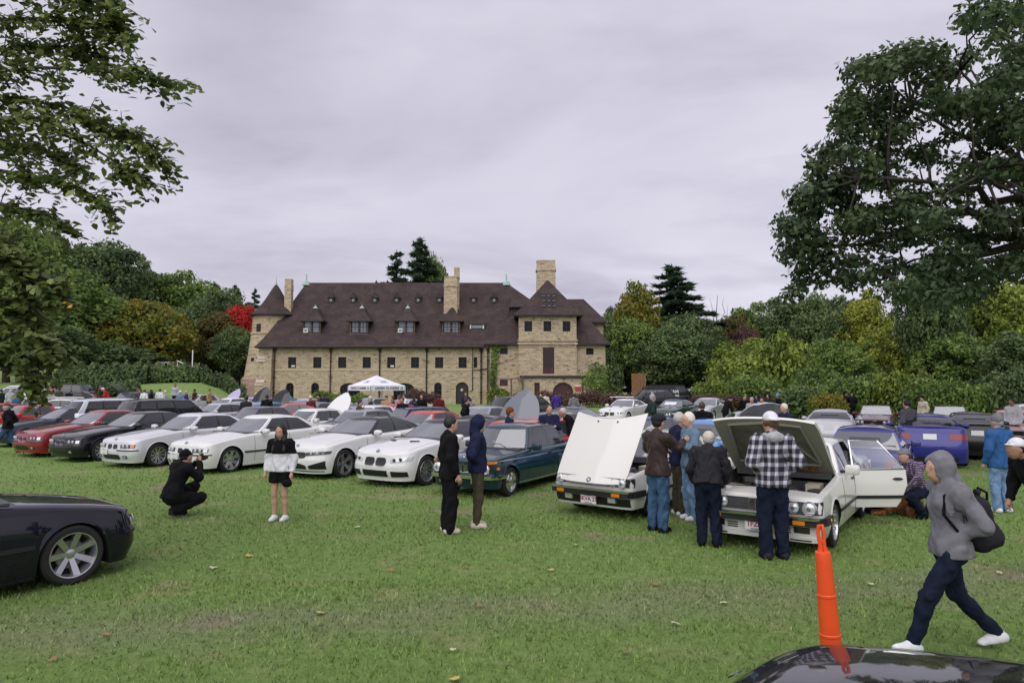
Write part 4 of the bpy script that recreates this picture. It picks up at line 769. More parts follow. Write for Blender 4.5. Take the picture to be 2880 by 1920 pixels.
PTL = paint('teal', (.007, .034, .052), .1); PBL = paint('royal_blue', (.022, .022, .22), .2); PVI = paint('violet_blue', (.045, .047, .19), .2); PDB = paint('dark_blue', (.012, .018, .075), .1); PGN = paint('dark_green', (.010, .045, .035), .2); PMR = paint('maroon', (.085, .008, .020), .1); PPU = paint('dusk_purple', (.055, .045, .085), .2); PLG = paint('light_grey', (.32, .33, .37), .4); PLB = paint('sky_blue', (.10, .25, .55), .1); PPK = paint('pale_lilac', (.42, .38, .58), .2); PSL = paint('slate', (.16, .17, .20), .3)
def lin(kn, x): return float(np.interp(x, [k[0] for k in kn], [k[1] for k in kn]))
class Shape:
    """the skin of a car: plan outline, top line and side profile; x forward, y to the car's left, origin on the ground between the axles"""
    def __init__(s, S):
        s.__dict__.update(dict(nf=3.6, nr=4.0, af=.46, ar=.40, r=.07, crown=.05, zb=.20, taper=.05, inset_f=[(.2, .07), (.33, .0), (.50, .0), (.535, .035), (.66, .06), (.78, .12)], inset_r=[(.2, .08), (.4, 0), (.6, 0), (.8, .05), (1.05, .12)], prof=[(0, .95), (.12, .975), (.4, 1), (.7, .99), (1, .955)])); s.__dict__.update(S)
        s.xf = s.wb / 2 + s.fo; s.xr = s.xf - s.L; s.xs = s.xf - s.af; s.xq = s.xr + s.ar; s.Ra = s.R + .045
    def zt(s, x): return lin(s.top, s.xf - x)
    def w(s, x):
        f = x / (s.L / 2); return s.W / 2 * (1 - s.taper * abs(f) ** 2.5)
    def pr(s, x, z): ze = s.zt(x) - s.r; return lin(s.prof, (z - s.zb) / max(.05, ze - s.zb))
    def arch(s, x):
        for xw in (s.wb / 2, -s.wb / 2):
            d = abs(x - xw)
            if d < s.Ra: return max(s.zb, s.R + math.sqrt(s.Ra ** 2 - d * d))
        return s.zb
    def FX(s, y, z, rear=False):
        n = s.nr if rear else s.nf; x0 = s.xq if rear else s.xs; q = min(.999, abs(y) / (s.w(x0) * s.pr(x0, z))); c = (1 - q ** n) ** (1 / n)
        e = s.xr + lin(s.inset_r, z) if rear else s.xf - lin(s.inset_f, z); return x0 + (e - x0) * c
    def SY(s, x, z):
        k = 1.0
        if x > s.xs: e = s.xf - lin(s.inset_f, z); c = min(.98, (x - s.xs) / (e - s.xs)); k = (1 - c ** s.nf) ** (1 / s.nf)
        if x < s.xq: e = s.xr + lin(s.inset_r, z); c = min(.98, (x - s.xq) / (e - s.xq)); k = (1 - c ** s.nr) ** (1 / s.nr)
        return s.w(x) * s.pr(x, z) * k
    def topz(s, x, y):
        q = 1 - min(1, abs(y) / s.w(x)); return s.zt(x) - s.r * (1 - math.sqrt(1 - (1 - min(1, q / .14)) ** 2)) + s.crown * (1 - (1 - q) ** 2)
def body_mesh(s, hood_cut=None, door_cut=None):
    ys = [0, .12, .25, .38, .5, .61, .71, .79, .86, .91, .95, .975]; st = []
    def end(n, front):
        L = [((1 - y ** n) ** (1 / n), y) for y in ys]; c0 = L[-1][0]
        L += [(c, (1 - c ** n) ** (1 / n)) for c in (c0 * .75, c0 * .5, c0 * .25)]; return L
    st += [('f', c, y, 0) for c, y in end(s.nf, True)]
    xs = set(np.round(np.arange(s.xq, s.xs + .001, (s.xs - s.xq) / 22), 4))
    for xw in (s.wb / 2, -s.wb / 2):
        xs = {x for x in xs if abs(x - xw) > s.Ra + .03}; xs |= {round(xw + s.Ra * math.cos(math.pi * k / 14), 4) for k in range(15)} | {round(xw + s.Ra + .004, 4), round(xw - s.Ra - .004, 4)}
    if door_cut: xs |= {door_cut[0], door_cut[1]}
    if hood_cut: xs |= {hood_cut[0], hood_cut[1]}
    xs = sorted((x for x in xs if s.xq <= x <= s.xs), reverse=True)
    if not xs or xs[0] < s.xs - .005: xs = [s.xs] + xs
    st += [('s', 0, 1, x) for x in xs]; st += [('r', c, y, 0) for c, y in reversed(end(s.nr, False))]
    ts = [0, .07, .16, .26, .36, .46, .56, .66, .76, .86, .94, 1.0]; qs = [.015, .04, .08, .14, .24, .38, .55, .75, 1.0]; rows = [[] for _ in range(2 + len(ts) + len(qs))]
    sf, sr = s.xf - max(.30, s.af * .8), s.xr + max(.30, s.ar * .8)
    for k, c, yy, x in st:
        if k == 'f': xn = s.xs + (s.xf - s.xs) * c
        elif k == 'r': xn = s.xq + (s.xr - s.xq) * c
        else: xn = x
        zlo = s.arch(xn); ze = s.zt(xn) - s.r; P = []
        for t in ts:
            z = zlo + (ze - zlo) * t; xx = xn
            if k == 'f': xx = s.xs + (s.xf - lin(s.inset_f, z) - s.xs) * c
            if k == 'r': xx = s.xq + (s.xr + lin(s.inset_r, z) - s.xq) * c
            wx = s.w(s.xs if k == 'f' else s.xq if k == 'r' else x); fl = .012 * max(0, 1 - t * 6) if zlo > s.zb + .02 else 0
            P.append((xx, yy * wx * s.pr(xn, z) + fl, z))
        rows[0].append((P[0][0] * .999, 0, zlo)); rows[1].append((P[0][0], P[0][1] * .86, zlo))
        for i, p in enumerate(P): rows[2 + i].append(p)
        x1, y1, z1 = P[-1]
        for i, q in enumerate(qs):
            xc = min(max(x1, sr), sf); xk = x1 + (xc - x1) * q; yk = y1 * (1 - q); dz = s.zt(xk) - s.zt(xn) if k != 's' else 0
            z = s.zt(xk if k != 's' else xn) - s.r * (1 - math.sqrt(max(0, 1 - (1 - min(1, q / .14)) ** 2))) + s.crown * (1 - (1 - q) ** 2); rows[2 + len(ts) + i].append((xk, yk, z))
    nr, nc = len(rows), len(rows[0]); b = MB(); V = [p for r in rows for p in r] + [(p[0], -p[1], p[2]) for r in rows for p in r]; o = nr * nc; Fc, Mi = [], []; xa, xb = s.cab
    for i in range(nr - 1):
        for j in range(nc - 1):
            pts = [rows[i][j], rows[i][j + 1], rows[i + 1][j + 1], rows[i + 1][j]]; cx = sum(p[0] for p in pts) / 4; cz = sum(p[2] for p in pts) / 4; top = i >= 2 + len(ts) - 1; qi = i - (1 + len(ts))
            if hood_cut and i >= 2 + len(ts) + 2 and hood_cut[0] < cx < hood_cut[1]: continue
            side_cut = door_cut and 4 <= i < 2 + len(ts) + 3 and door_cut[0] < cx < door_cut[1] and st[j][0] == 's'
            mi = 1 if i < 2 else 2 if (top and qi >= 4 and xb < cx < xa) else 0
            a, b_, c, d = i * nc + j, i * nc + j + 1, (i + 1) * nc + j + 1, (i + 1) * nc + j
            if not side_cut: Fc.append((a, b_, c, d)); Mi.append(mi)
            Fc.append((d + o, c + o, b_ + o, a + o)); Mi.append(mi)
    b.add(V, Fc, Mi); return b.mesh('body', [PW, M_UND, M_CAB], 38, .0008)
def greenhouse(s):
    """pillars and roof as one mesh, every pane its own mesh, cut from the same sheet"""
    g = s.gh; X_ = lambda d: s.xf - d; cols = []   # (base xy, top xy, flag of the cell that follows)
    gb, gt, H = g['gb'], g['gt'], s.H; dA, dAt, dC, dCt = g['A'], g['At'], g['C'], g['Ct']; dc, dct, dr, drt = g['c'], g['ct'], g['r'], g['rt']
    for f in (0, .3, .6, .82, .95): cols.append(((X_(dA) + (X_(dc) - X_(dA)) * (1 - f * f), gb * f * .97), (X_(dAt) + (X_(dct) - X_(dAt)) * (1 - f * f), gt * f * .97), 'W'))
    cols[-1] = (cols[-1][0], cols[-1][1], 'P')
    sg = g['side']
    for f, fl in sg: cols.append(((X_(dA) + (X_(dC) - X_(dA)) * f, gb), (X_(dAt) + (X_(dCt) - X_(dAt)) * (f if f < .9 else f), gt), fl))
    for f in (.95, .82, .6, .3, 0): cols.append(((X_(dC) + (X_(dr) - X_(dC)) * (1 - f * f), gb * f * .97), (X_(dCt) + (X_(drt) - X_(dCt)) * (1 - f * f), gt * f * .97), 'R'))
    ss = [0, .07, .3, .55, .78, .91, 1.0]; bul = g.get('bulge', .035); xm = (X_(dct) + X_(drt)) / 2; xh = (X_(dct) - X_(drt)) / 2
    def zr(x): return H - .05 - g.get('arc', .035) * ((x - xm) / xh) ** 2
    rows = []
    for t in ss:
        row = []
        for (b0, t0, fl) in cols:
            zb_ = s.zt(b0[0]) - .035; x = b0[0] + (t0[0] - b0[0]) * t; y = b0[1] + (t0[1] - b0[1]) * t; k = bul * 4 * t * (1 - t); z = zb_ + (zr(t0[0]) - zb_) * t
            if fl in 'WR' and abs(b0[1]) < gb * .9: x += k * (.7 if fl == 'W' else -.7); z += k * .6
            else: y += k
            row.append((x, y, z))
        rows.append(row)
    for q in (.04, .1, .2, .4, .65, 1.0):
        row = []
        for (b0, t0, fl) in cols:
            xc = min(max(t0[0], xm - xh * .55), xm + xh * .55); x = t0[0] + (xc - t0[0]) * q; row.append((x, t0[1] * (1 - q), zr(x) + .05 * (1 - (1 - q) ** 2.4)))
        rows.append(row)
    nr, nc = len(rows), len(cols); V = [p for r in rows for p in r] + [(p[0], -p[1], p[2]) for r in rows for p in r]; o = nr * nc; buckets = {}
    for i in range(nr - 1):
        for j in range(nc - 1):
            fl = cols[j][2]; glass = 1 <= i <= 4 and fl not in 'PK'; a, b_, c, d = i * nc + j, i * nc + j + 1, (i + 1) * nc + j + 1, (i + 1) * nc + j
            if glass:
                for sd, q in ((0, (a, b_, c, d)), (1, (d + o, c + o, b_ + o, a + o))):
                    buckets.setdefault(fl if fl in 'WR' else fl + ('L' if sd == 0 else 'Rt'), []).append(q)
            else: mi = 1 if fl == 'K' and i < 5 else 0; buckets.setdefault('roof', []).extend([((a, b_, c, d), mi), ((d + o, c + o, b_ + o, a + o), mi)])
    out = []
    for k, q in buckets.items():
        b = MB()
        if k == 'roof': b.add(V, [x[0] for x in q], [x[1] for x in q]); out.append(('roof', b.mesh('roof', [PW, M_BLK], 40, .0008), k)); continue
        used = sorted({i for f in q for i in f}); mp = {v: i for i, v in enumerate(used)}; b.add([V[i] for i in used], [tuple(mp[i] for i in f) for f in q]); nm = {'W': 'windshield', 'R': 'rear_window'}.get(k, 'side_window'); out.append((nm, b.mesh(nm, [(G_WB if s.__dict__.get('boxy') else G_WS) if k in 'WR' else G_CLR], 60, .0008), k))
    return out
G_WB = glassmat('clear_windscreen', (.72, .78, .80), 1.4, .12)
G_WS = glassmat('windscreen_glass', (.66, .72, .75), 1.9, .19)
def patch(s, face, a0, a1, z0, z1, off=.006, n=10, k=3, depth=.02, shape=None, mi=0, b=None):
    """a piece laid on the skin: face F front, B back, L/R sides; a is y on the ends and x on the sides; z0/z1 may be functions"""
    b = b or MB(); P = []
    for j in range(k + 1):
        row = []
        for i in range(n + 1):
            f = i / n; a = a0 + (a1 - a0) * f; lo = z0(a) if callable(z0) else z0; hi = z1(a) if callable(z1) else z1
            if shape: e = {'ell': 2, 'rr': 4, 'rrr': 7}[shape]; h = (max(0, 1 - abs(2 * f - 1) ** e)) ** (1 / e); mzz = (lo + hi) / 2; lo, hi = mzz - (hi - lo) / 2 * h, mzz + (hi - lo) / 2 * h
            z = lo + (hi - lo) * j / k
            if face == 'F': row.append((s.FX(a, z) + off, a, z))
            elif face == 'B': row.append((s.FX(a, z, True) - off, a, z))
            elif face == 'L': row.append((a, s.SY(a, z) + off, z))
            elif face == 'R': row.append((a, -s.SY(a, z) - off, z))
        P.append(row)
    d = {'F': (-depth, 0, 0), 'B': (depth, 0, 0), 'L': (0, -depth, 0), 'R': (0, depth, 0)}[face]; b.grid(P, mi)
    rim = P[0] + [r[-1] for r in P[1:]] + P[-1][::-1][1:] + [r[0] for r in P[::-1]][1:-1]; b.grid([rim, [(p[0] + d[0], p[1] + d[1], p[2] + d[2]) for p in rim]], mi, cu=True); return b
def wheel_meshes(R_, rim, spokes=10, sw=.03, twin=False, color=None, wd=.21, dish=.03, cover=False):
    key = ('wheel', R_, rim, spokes, sw, twin, color.name, dish, cover)
    if key in MC: return MC[key]
    b = MB(); h = wd / 2; b.lathe([(rim * .98, -h * .9), (rim + .01, -h), (R_ - .03, -h), (R_ - .005, -h * .75), (R_, -h * .3), (R_, h * .3), (R_ - .005, h * .75), (R_ - .03, h), (rim + .012, h * 1.0), (rim, h * .95)], 36, axis='y'); tyre = b.mesh('wheel', M_RUB, 35)
    b = MB(); b.lathe([(rim * 1.0, h * .93), (rim * .985, h * 1.0), (rim * .94, h * .97), (rim * .90, h * .6), (rim * .87, 0), (rim * .86, -h)], 36, 0, 'y'); b.lathe([(rim * .86, -h * .2), (.0, -h * .2)], 24, 1, 'y')
    b.lathe([(.0, h * .80 - dish), (.035, h * .80 - dish), (.06, h * .72 - dish), (.07, h * .3 - dish)], 16, 0, 'y'); b.lathe([(rim * .62, -h * .1), (rim * .62, h * .05), (0.05, h * .05)], 20, 2, 'y')
    if cover: b.lathe([(rim * .93, h * .85), (rim * .75, h * 1.05), (rim * .5, h * .9), (rim * .25, h * 1.1), (0, h * 1.15)], 30, 0, 'y')
    for i in range(spokes):
        for o in ((-.11, .11) if twin else (0,)):
            t = 2 * math.pi * i / spokes; a, c = math.cos(t), math.sin(t); a2, c2 = math.cos(t + o), math.sin(t + o); r0, r1 = .045, rim * .91; y0, y1 = h * .72 - dish, h * .88 - dish * .3
            def pt(r, aa, cc, w_, y): return (r * aa - w_ * cc, y, r * cc + w_ * aa)
            w0 = sw * (.8 if not twin else .6); w1 = sw * (1.0 if not twin else .55)
            P = [pt(r0, a, c, -w0, y0), pt(r0, a, c, w0, y0), pt(r1, a2, c2, w1, y1), pt(r1, a2, c2, -w1, y1)]; Q = [pt(r0, a, c, -w0 * 1.3, y0 - .035), pt(r0, a, c, w0 * 1.3, y0 - .035), pt(r1, a2, c2, w1 * 1.3, y1 - .04), pt(r1, a2, c2, -w1 * 1.3, y1 - .04)]
            b.add(P + Q, [(0, 1, 2, 3), (0, 4, 5, 1), (1, 5, 6, 2), (3, 2, 6, 7), (0, 3, 7, 4)], 0)
    MC[key] = (tyre, b.mesh('rim', [color, M_UND, M_ENG], 30)); return MC[key]
MC = {}
def roundel(r):
    """round badge: dark ring, blue and white quarters"""
    key = ('roundel', r)
    if key in MC: return MC[key]
    b = MB(); b.lathe([(0, 0), (r * 1.04, 0), (r * 1.04, r * .12), (r, r * .16), (r * .64, r * .16)], 24, 0, 'x'); b.lathe([(r * .64, r * .17), (r * .60, r * .18)], 24, 3, 'x')
    for q in range(4):
        a0 = q * math.pi / 2; b.add([(r * .17, 0, 0)] + [(r * .17, r * .62 * math.cos(a0 + t * math.pi / 12), r * .62 * math.sin(a0 + t * math.pi / 12)) for t in range(7)], [(0, i, i + 1) for i in range(1, 7)], 1 + q % 2)
    MC[key] = b.mesh('badge', [mat('badge_black', (.01, .01, .012), .2, 0, 1), mat('badge_blue', (.03, .18, .50), .25), mat('badge_white', (.75, .76, .78), .25), M_CHR], 30); return MC[key]
def round_lamp(r, ring=M_CHR):
    key = ('rl', r, ring.name)
    if key in MC: return MC[key]
    b = MB(); b.lathe([(r * 1.1, -.05), (r * 1.1, .0), (r * 1.02, .012), (r * .96, .0)], 24, 0, 'x'); b.lathe([(r * .97, .004), (r * .8, .018), (r * .45, .028), (0, .032)], 24, 1, 'x'); b.lathe([(r * .34, .032), (r * .3, .036), (0, .037)], 14, 2, 'x'); MC[key] = b.mesh('headlight', [ring, M_LENS, mat('lamp_core', (.30, .31, .33), .1, .6, 1)], 30); return MC[key]
def mirror_mesh(boxy):
    key = ('mirror', boxy)
    if key in MC: return MC[key]
    b = MB(); sx, sy, sz = (.07, .10, .075) if boxy else (.08, .115, .07); e = .35 if boxy else .7
    rows = []
    for i in range(9):
        u = -math.pi / 2 + math.pi * i / 8; row = []
        for j in range(14):
            v = 2 * math.pi * j / 14; f = lambda t: math.copysign(abs(t) ** e, t); row.append((sx * f(math.cos(u)) * f(math.cos(v)), sy * f(math.sin(u)), sz * f(math.cos(u)) * f(math.sin(v))))
        rows.append(row)
    b.grid(rows, 0, cu=True); b.box((-.0, -sy * 1.1, -sz * .5), (.05, .12, .04), 0, 1); me = b.mesh('mirror', [PW, M_BLK], 40); MC[key] = me; return me
SPECS = {
 'e39': dict(zb=.155, L=4.78, W=1.80, H=1.435, wb=2.83, fo=.82, R=.325, rim=.235, r=.05, top=[(0, .70), (.10, .735), (.3, .785), (.6, .84), (1.0, .90), (1.45, .955), (2.5, .965), (3.6, 1.0), (4.1, 1.05), (4.6, 1.04), (4.78, .97)], gh=dict(gb=.75, gt=.545, A=1.72, At=2.36, C=4.02, Ct=3.35, c=1.42, ct=2.16, r=4.12, rt=3.30, side=[(.0, 'P'), (.05, 'a'), (.47, 'K'), (.51, 'b'), (.80, 'K'), (.82, 'c'), (.90, 'P'), (1.0, 'P')]), cab=(1.4, 4.1), face='e39', doors=(1.55, 2.75, 3.75)),
 'f80': dict(zb=.15, L=4.67, W=1.87, H=1.43, wb=2.81, fo=.80, R=.345, rim=.265, r=.05, top=[(0, .71), (.10, .755), (.3, .81), (.6, .865), (1.0, .92), (1.5, .985), (2.5, .99), (3.5, 1.03), (4.0, 1.09), (4.5, 1.10), (4.67, 1.0)], gh=dict(gb=.77, gt=.55, A=1.78, At=2.44, C=4.05, Ct=3.42, c=1.46, ct=2.24, r=4.14, rt=3.36, side=[(.0, 'P'), (.05, 'a'), (.46, 'K'), (.50, 'b'), (.80, 'K'), (.82, 'c'), (.92, 'P'), (1.0, 'P')]), cab=(1.4, 4.1), face='f80', doors=(1.6, 2.75, 3.7), nf=3.0, af=.55),
 'e92': dict(zb=.15, L=4.61, W=1.80, H=1.42, wb=2.76, fo=.80, R=.335, rim=.25, r=.05, top=[(0, .70), (.10, .745), (.3, .80), (.6, .855), (1.0, .91), (1.5, .965), (2.5, .97), (3.5, 1.01), (4.0, 1.06), (4.45, 1.07), (4.61, .98)], gh=dict(gb=.755, gt=.54, A=1.76, At=2.44, C=4.02, Ct=3.30, c=1.44, ct=2.24, r=4.12, rt=3.25, side=[(.0, 'P'), (.05, 'a'), (.56, 'K'), (.59, 'b'), (.88, 'P'), (1.0, 'P')]), cab=(1.4, 4.05), face='e92', doors=(1.6, 3.05), nf=3.0, af=.55),
 'e30': dict(L=4.42, W=1.645, H=1.385, wb=2.57, fo=.84, R=.30, rim=.20, nf=7, nr=7, af=.30, ar=.30, r=.045, crown=.03, taper=.05, inset_f=[(.2, .10), (.34, .05), (.5, .05), (.56, .04), (.76, .02)], inset_r=[(.2, .1), (.5, .02), (.7, .0), (.95, .05)], top=[(0, .735), (.10, .745), (.5, .80), (1.0, .85), (1.45, .90), (2.4, .90), (3.5, .905), (3.75, .93), (4.35, .92), (4.42, .88)], gh=dict(gb=.72, gt=.55, A=1.70, At=2.12, C=3.66, Ct=3.25, c=1.52, ct=2.0, r=3.72, rt=3.20, bulge=.012, side=[(.0, 'P'), (.06, 'a'), (.50, 'K'), (.535, 'b'), (.86, 'P'), (1.0, 'P')]), cab=(1.5, 3.7), face='e30', doors=(1.55, 2.65, 3.4), boxy=True),
 'e28': dict(L=4.70, W=1.70, H=1.415, wb=2.625, fo=.88, R=.31, rim=.215, nf=7, nr=7, af=.30, ar=.3, r=.045, crown=.03, taper=.04, inset_f=[(.2, .08), (.34, .05), (.5, .05), (.56, .0), (.78, .06)], inset_r=[(.2, .1), (.5, .02), (.7, .0), (.95, .05)], top=[(0, .75), (.10, .765), (.5, .82), (1.0, .87), (1.5, .925), (2.4, .925), (3.6, .94), (3.9, .97), (4.6, .96), (4.7, .92)], gh=dict(gb=.745, gt=.56, A=1.76, At=2.22, C=3.82, Ct=3.40, c=1.58, ct=2.10, r=3.9, rt=3.35, bulge=.012, side=[(.0, 'P'), (.05, 'a'), (.47, 'K'), (.505, 'b'), (.86, 'P'), (1.0, 'P')]), cab=(1.5, 3.8), face='e28', doors=(1.62, 2.62, 3.48), boxy=True),
 '2002': dict(L=4.23, W=1.59, H=1.41, wb=2.50, fo=.70, R=.295, rim=.20, nf=6, nr=6, af=.30, ar=.3, r=.05, crown=.03, taper=.06, inset_f=[(.2, .12), (.40, .06), (.55, .02), (.78, .0)], inset_r=[(.2, .1), (.5, .02), (.7, .0), (.95, .05)], top=[(0, .76), (.08, .775), (.5, .82), (1.0, .85), (1.4, .88), (2.4, .885), (3.4, .89), (3.6, .89), (4.15, .86), (4.23, .82)], gh=dict(gb=.69, gt=.55, A=1.52, At=1.80, C=3.50, Ct=3.06, c=1.36, ct=1.68, r=3.58, rt=3.00, bulge=.012, side=[(.0, 'P'), (.04, 'a'), (.16, 'P'), (.175, 'b'), (.55, 'P'), (.57, 'c'), (.90, 'P'), (1.0, 'P')]), cab=(1.35, 3.55), face='2002', doors=(1.42, 2.60), boxy=True),
 'x5': dict(L=4.85, W=1.93, H=1.76, wb=2.93, fo=.86, R=.375, rim=.25, zb=.30, top=[(0, .82), (.12, .90), (.4, .98), (1.0, 1.06), (1.45, 1.12), (2.5, 1.13), (4.0, 1.17), (4.7, 1.17), (4.85, 1.08)], inset_f=[(.3, .06), (.5, 0), (.8, .03), (1.0, .12)], inset_r=[(.3, .06), (.6, 0), (.9, .02), (1.2, .08)], gh=dict(gb=.82, gt=.66, A=1.78, At=2.40, C=4.66, Ct=4.36, c=1.5, ct=2.24, r=4.74, rt=4.46, side=[(.0, 'P'), (.04, 'a'), (.36, 'K'), (.39, 'b'), (.66, 'K'), (.69, 'c'), (.93, 'P'), (1.0, 'P')]), cab=(1.4, 4.7), face='modern', doors=(1.6, 2.7, 3.6)),
 'touring': dict(base='e30', gh=dict(gb=.72, gt=.56, A=1.70, At=2.12, C=4.30, Ct=3.98, c=1.52, ct=2.0, r=4.34, rt=4.02, bulge=.012, side=[(.0, 'P'), (.05, 'a'), (.34, 'K'), (.36, 'b'), (.62, 'K'), (.64, 'c'), (.93, 'P'), (1.0, 'P')]), cab=(1.5, 4.3), top=[(0, .735), (.10, .745), (.5, .80), (1.0, .85), (1.45, .90), (2.4, .90), (4.35, .92), (4.42, .88)]),
 'one': dict(base='e92', L=4.36, W=1.78, H=1.41, wb=2.66),
 'cab': dict(base='e30', gh=None),
 'van': dict(base='x5', L=5.6, W=2.0, H=2.1, wb=3.4, fo=.9, top=[(0, .85), (.12, .95), (.5, 1.05), (1.2, 1.18), (2.5, 1.2), (5.5, 1.2), (5.6, 1.1)], gh=dict(gb=.90, gt=.80, A=1.4, At=2.1, C=5.45, Ct=5.3, c=1.15, ct=1.95, r=5.5, rt=5.35, side=[(.0, 'P'), (.05, 'a'), (.28, 'P'), (.3, 'P'), (1.0, 'P')]), cab=(1.2, 5.4), doors=(1.4, 2.6)),
 'pickup': dict(base='x5', L=5.6, W=1.95, H=1.85, wb=3.5, top=[(0, .9), (.12, .98), (.4, 1.05), (1.45, 1.15), (3.3, 1.16), (5.5, 1.16), (5.6, 1.1)], gh=dict(gb=.84, gt=.68, A=1.78, At=2.3, C=3.5, Ct=3.3, c=1.5, ct=2.2, r=3.55, rt=3.35, side=[(.0, 'P'), (.05, 'a'), (.55, 'K'), (.6, 'b'), (.93, 'P'), (1.0, 'P')]), cab=(1.4, 3.5), doors=(1.6, 2.7)),
}
SPECS['e39a'] = dict(SPECS['e39'], amber=True)
for k_ in list(SPECS):
    if 'base' in SPECS[k_]: d_ = dict(SPECS[SPECS[k_].pop('base')]); d_.update(SPECS[k_]); SPECS[k_] = d_
def rr(s, y): return 1
def face_parts(s):
    """front, rear and side fittings: list of (name, mesh, parent index or None, location)"""
    A = []; fc = s.face; F_ = 'F'
    def add(name, b, mats, par=None, loc=(0, 0, 0), sm=35): A.append((name, b if not isinstance(b, MB) else b.mesh(name, mats, sm), par, loc)); return len(A) - 1
    def pf(name, a0, a1, z0, z1, m, par=None, **k): return add(name, patch(s, 'F', a0, a1, z0, z1, **k), [m], par)
    w = s.W / 2; zt0 = s.zt(s.xf - .1)
    if fc == 'e39':
        for q in (-1, 1):
            i = pf('grille', q * .02, q * .235, .515, .655, M_CHR, shape='rr', off=.012, depth=.04); pf('grille_bars', q * .032, q * .222, .525, .646, M_BLK, i, shape='rr', off=.018)
            h = pf('headlight', q * .36, q * .80, lambda a: .545 + .02 * abs(a), lambda a: .652, M_LDK, off=.014, n=14, depth=.03); B = MB()
            for y in (.47, .62): B.lathe([(.052, 0), (.050, .012), (.03, .018), (0, .02)], 18, 0, 'x', (s.FX(y, .605) + .010, q * y, .605))
            add('lens', B, [M_LENS], h); pf('indicator', q * .715, q * .80, .565, .648, M_AMB if s.__dict__.get('amber') else M_LENS, h, off=.018)
            pf('bumper_strip', q * .26, q * .86, .478, .508, M_BLK, off=.014, n=12); pf('fog_light', q * .50, q * .66, .27, .36, M_BLK, shape='rr', off=.008); pf('fog_lens', q * .53, q * .63, .285, .345, M_LENS, shape='ell', off=.014)
        pf('lower_intake', -.40, .40, .24, .38, M_BLK, shape='rrr', off=.008, n=14)
    elif fc == 'f80':
        for q in (-1, 1):
            i = pf('grille', q * .02, q * .35, lambda a: .515, lambda a: .655, M_BLK, shape='rr', off=.014, depth=.04)
            h = pf('headlight', q * .35, q * .88, lambda a: .572 + .045 * (abs(a) - .34) / .5, lambda a: .650 + .035 * (abs(a) - .34) / .5, M_LDK, off=.012, n=14, depth=.03); B = MB()
            for y in (.50, .66): B.lathe([(.032, 0), (.03, .01), (0, .016)], 16, 0, 'x', (s.FX(y, .63) + .010, q * y, .622 + .05 * (y - .4)))
            add('lens', B, [M_LENS], h); pf('side_intake', q * .46, q * .84, lambda a: .26, lambda a: .34 + .12 * (abs(a) - .46) / .38, M_BLK, off=.010, n=10)
        pf('lower_intake', -.38, .38, lambda a: .25, lambda a: .40 - .06 * (abs(a) / .38) ** 2, M_BLK, off=.009, n=14); pf('splitter', -.80, .80, .195, .215, M_BLK, off=.02, n=16)
    elif fc == 'e92':
        for q in (-1, 1):
            pf('grille', q * .02, q * .31, .485, .658, M_BLK, shape='rr', off=.018, depth=.05)
            h = pf('headlight', q * .42, q * .84, lambda a: .55 + .06 * (abs(a) - .4) / .44, lambda a: .625 + .06 * (abs(a) - .4) / .44, M_LENS, off=.012, n=14, depth=.03); B = MB()
            for y in (.52, .66): B.lathe([(.042, 0), (.04, .012), (0, .018)], 16, 0, 'x', (s.FX(y, .62) + .012, q * y, .595 + .12 * (y - .4)))
            add('lens', B, [M_LDK], h); pf('side_intake', q * .46, q * .80, lambda a: .24 + .03 * (abs(a) - .46), lambda a: .37 - .02 * (abs(a) - .46), M_BLK, off=.010, n=10)
            b = MB(); zc = s.topz(s.xf - 1.0, .33); b.box((s.xf - 1.0, q * .33, zc + .004), (.07, .22, .03), q * .5); add('hood_vent', b, [M_BLK])
        pf('lower_intake', -.36, .36, .24, .38, M_BLK, off=.009, n=14)
    elif fc in ('e30', 'e28'):
        z0, z1 = (.565, .695) if fc == 'e30' else (.555, .715); pf('grille_panel', -w * .955, w * .955, z0, z1, M_BLK, off=.004, n=30)
        if fc == 'e30': pf('grille_lip', -w * .95, w * .95, z1 + .004, z1 + .018, M_BLK, off=.008, n=24)
        lr = .075 if fc == 'e30' else .085
        for y in ((.44, .615, -.44, -.615) if fc == 'e30' else (.47, .665, -.47, -.665)): A.append(('headlight', round_lamp(lr * (.86 if abs(y) < .5 else 1)), None, (s.FX(.44, .63) + .014, y, (z0 + z1) / 2)))
        for q in (-1, 1):
            b = MB(); y0, y1 = q * .02, q * .105; x = s.FX(0, .63) + .018; pts = [(x, y0, z0 + .005), (x, y1, z0 + .005), (x, y1, z1 - .004), (x, y0, z1 - .004), (x, y0, z0 + .005)]; b.tube(pts, .007, 5); k = add('grille', b, [M_CHR]); b = MB()
            for j in range(4): yy = q * (.035 + .018 * j); b.bx(x - .01, x - .002, yy - .002, yy + .002, z0 + .01, z1 - .01)
            add('grille_bars', b, [mat('dull_bar', (.08, .08, .085), .4)], k)
        b = MB()
        for j in range(5): z = z0 + .02 + (z1 - z0 - .04) * j / 4; patch(s, 'F', -.36, .36, z - .004, z + .004, .010, 12, 1, .01, b=b)
        add('grille_slats', b, [M_BLK])
        # impact bumper with chrome blade
        zc = .455 if fc == 'e30' else .465; b = patch(s, 'F', -w * .985, w * .985, zc - .05, zc + .05, .13, 30, 3, .2); bm = add('bumper', b, [M_BLK])
        pf('bumper_chrome', -w * .94, w * .94, zc + .030, zc + .058, M_CHR, bm, off=.138, n=26, depth=.03)
        for f in 'LR': add('bumper_side', patch(s, f, s.xf - .45, s.xf - .06, zc - .05, zc + .05, .05, 8, 2, .08), [M_BLK], bm)
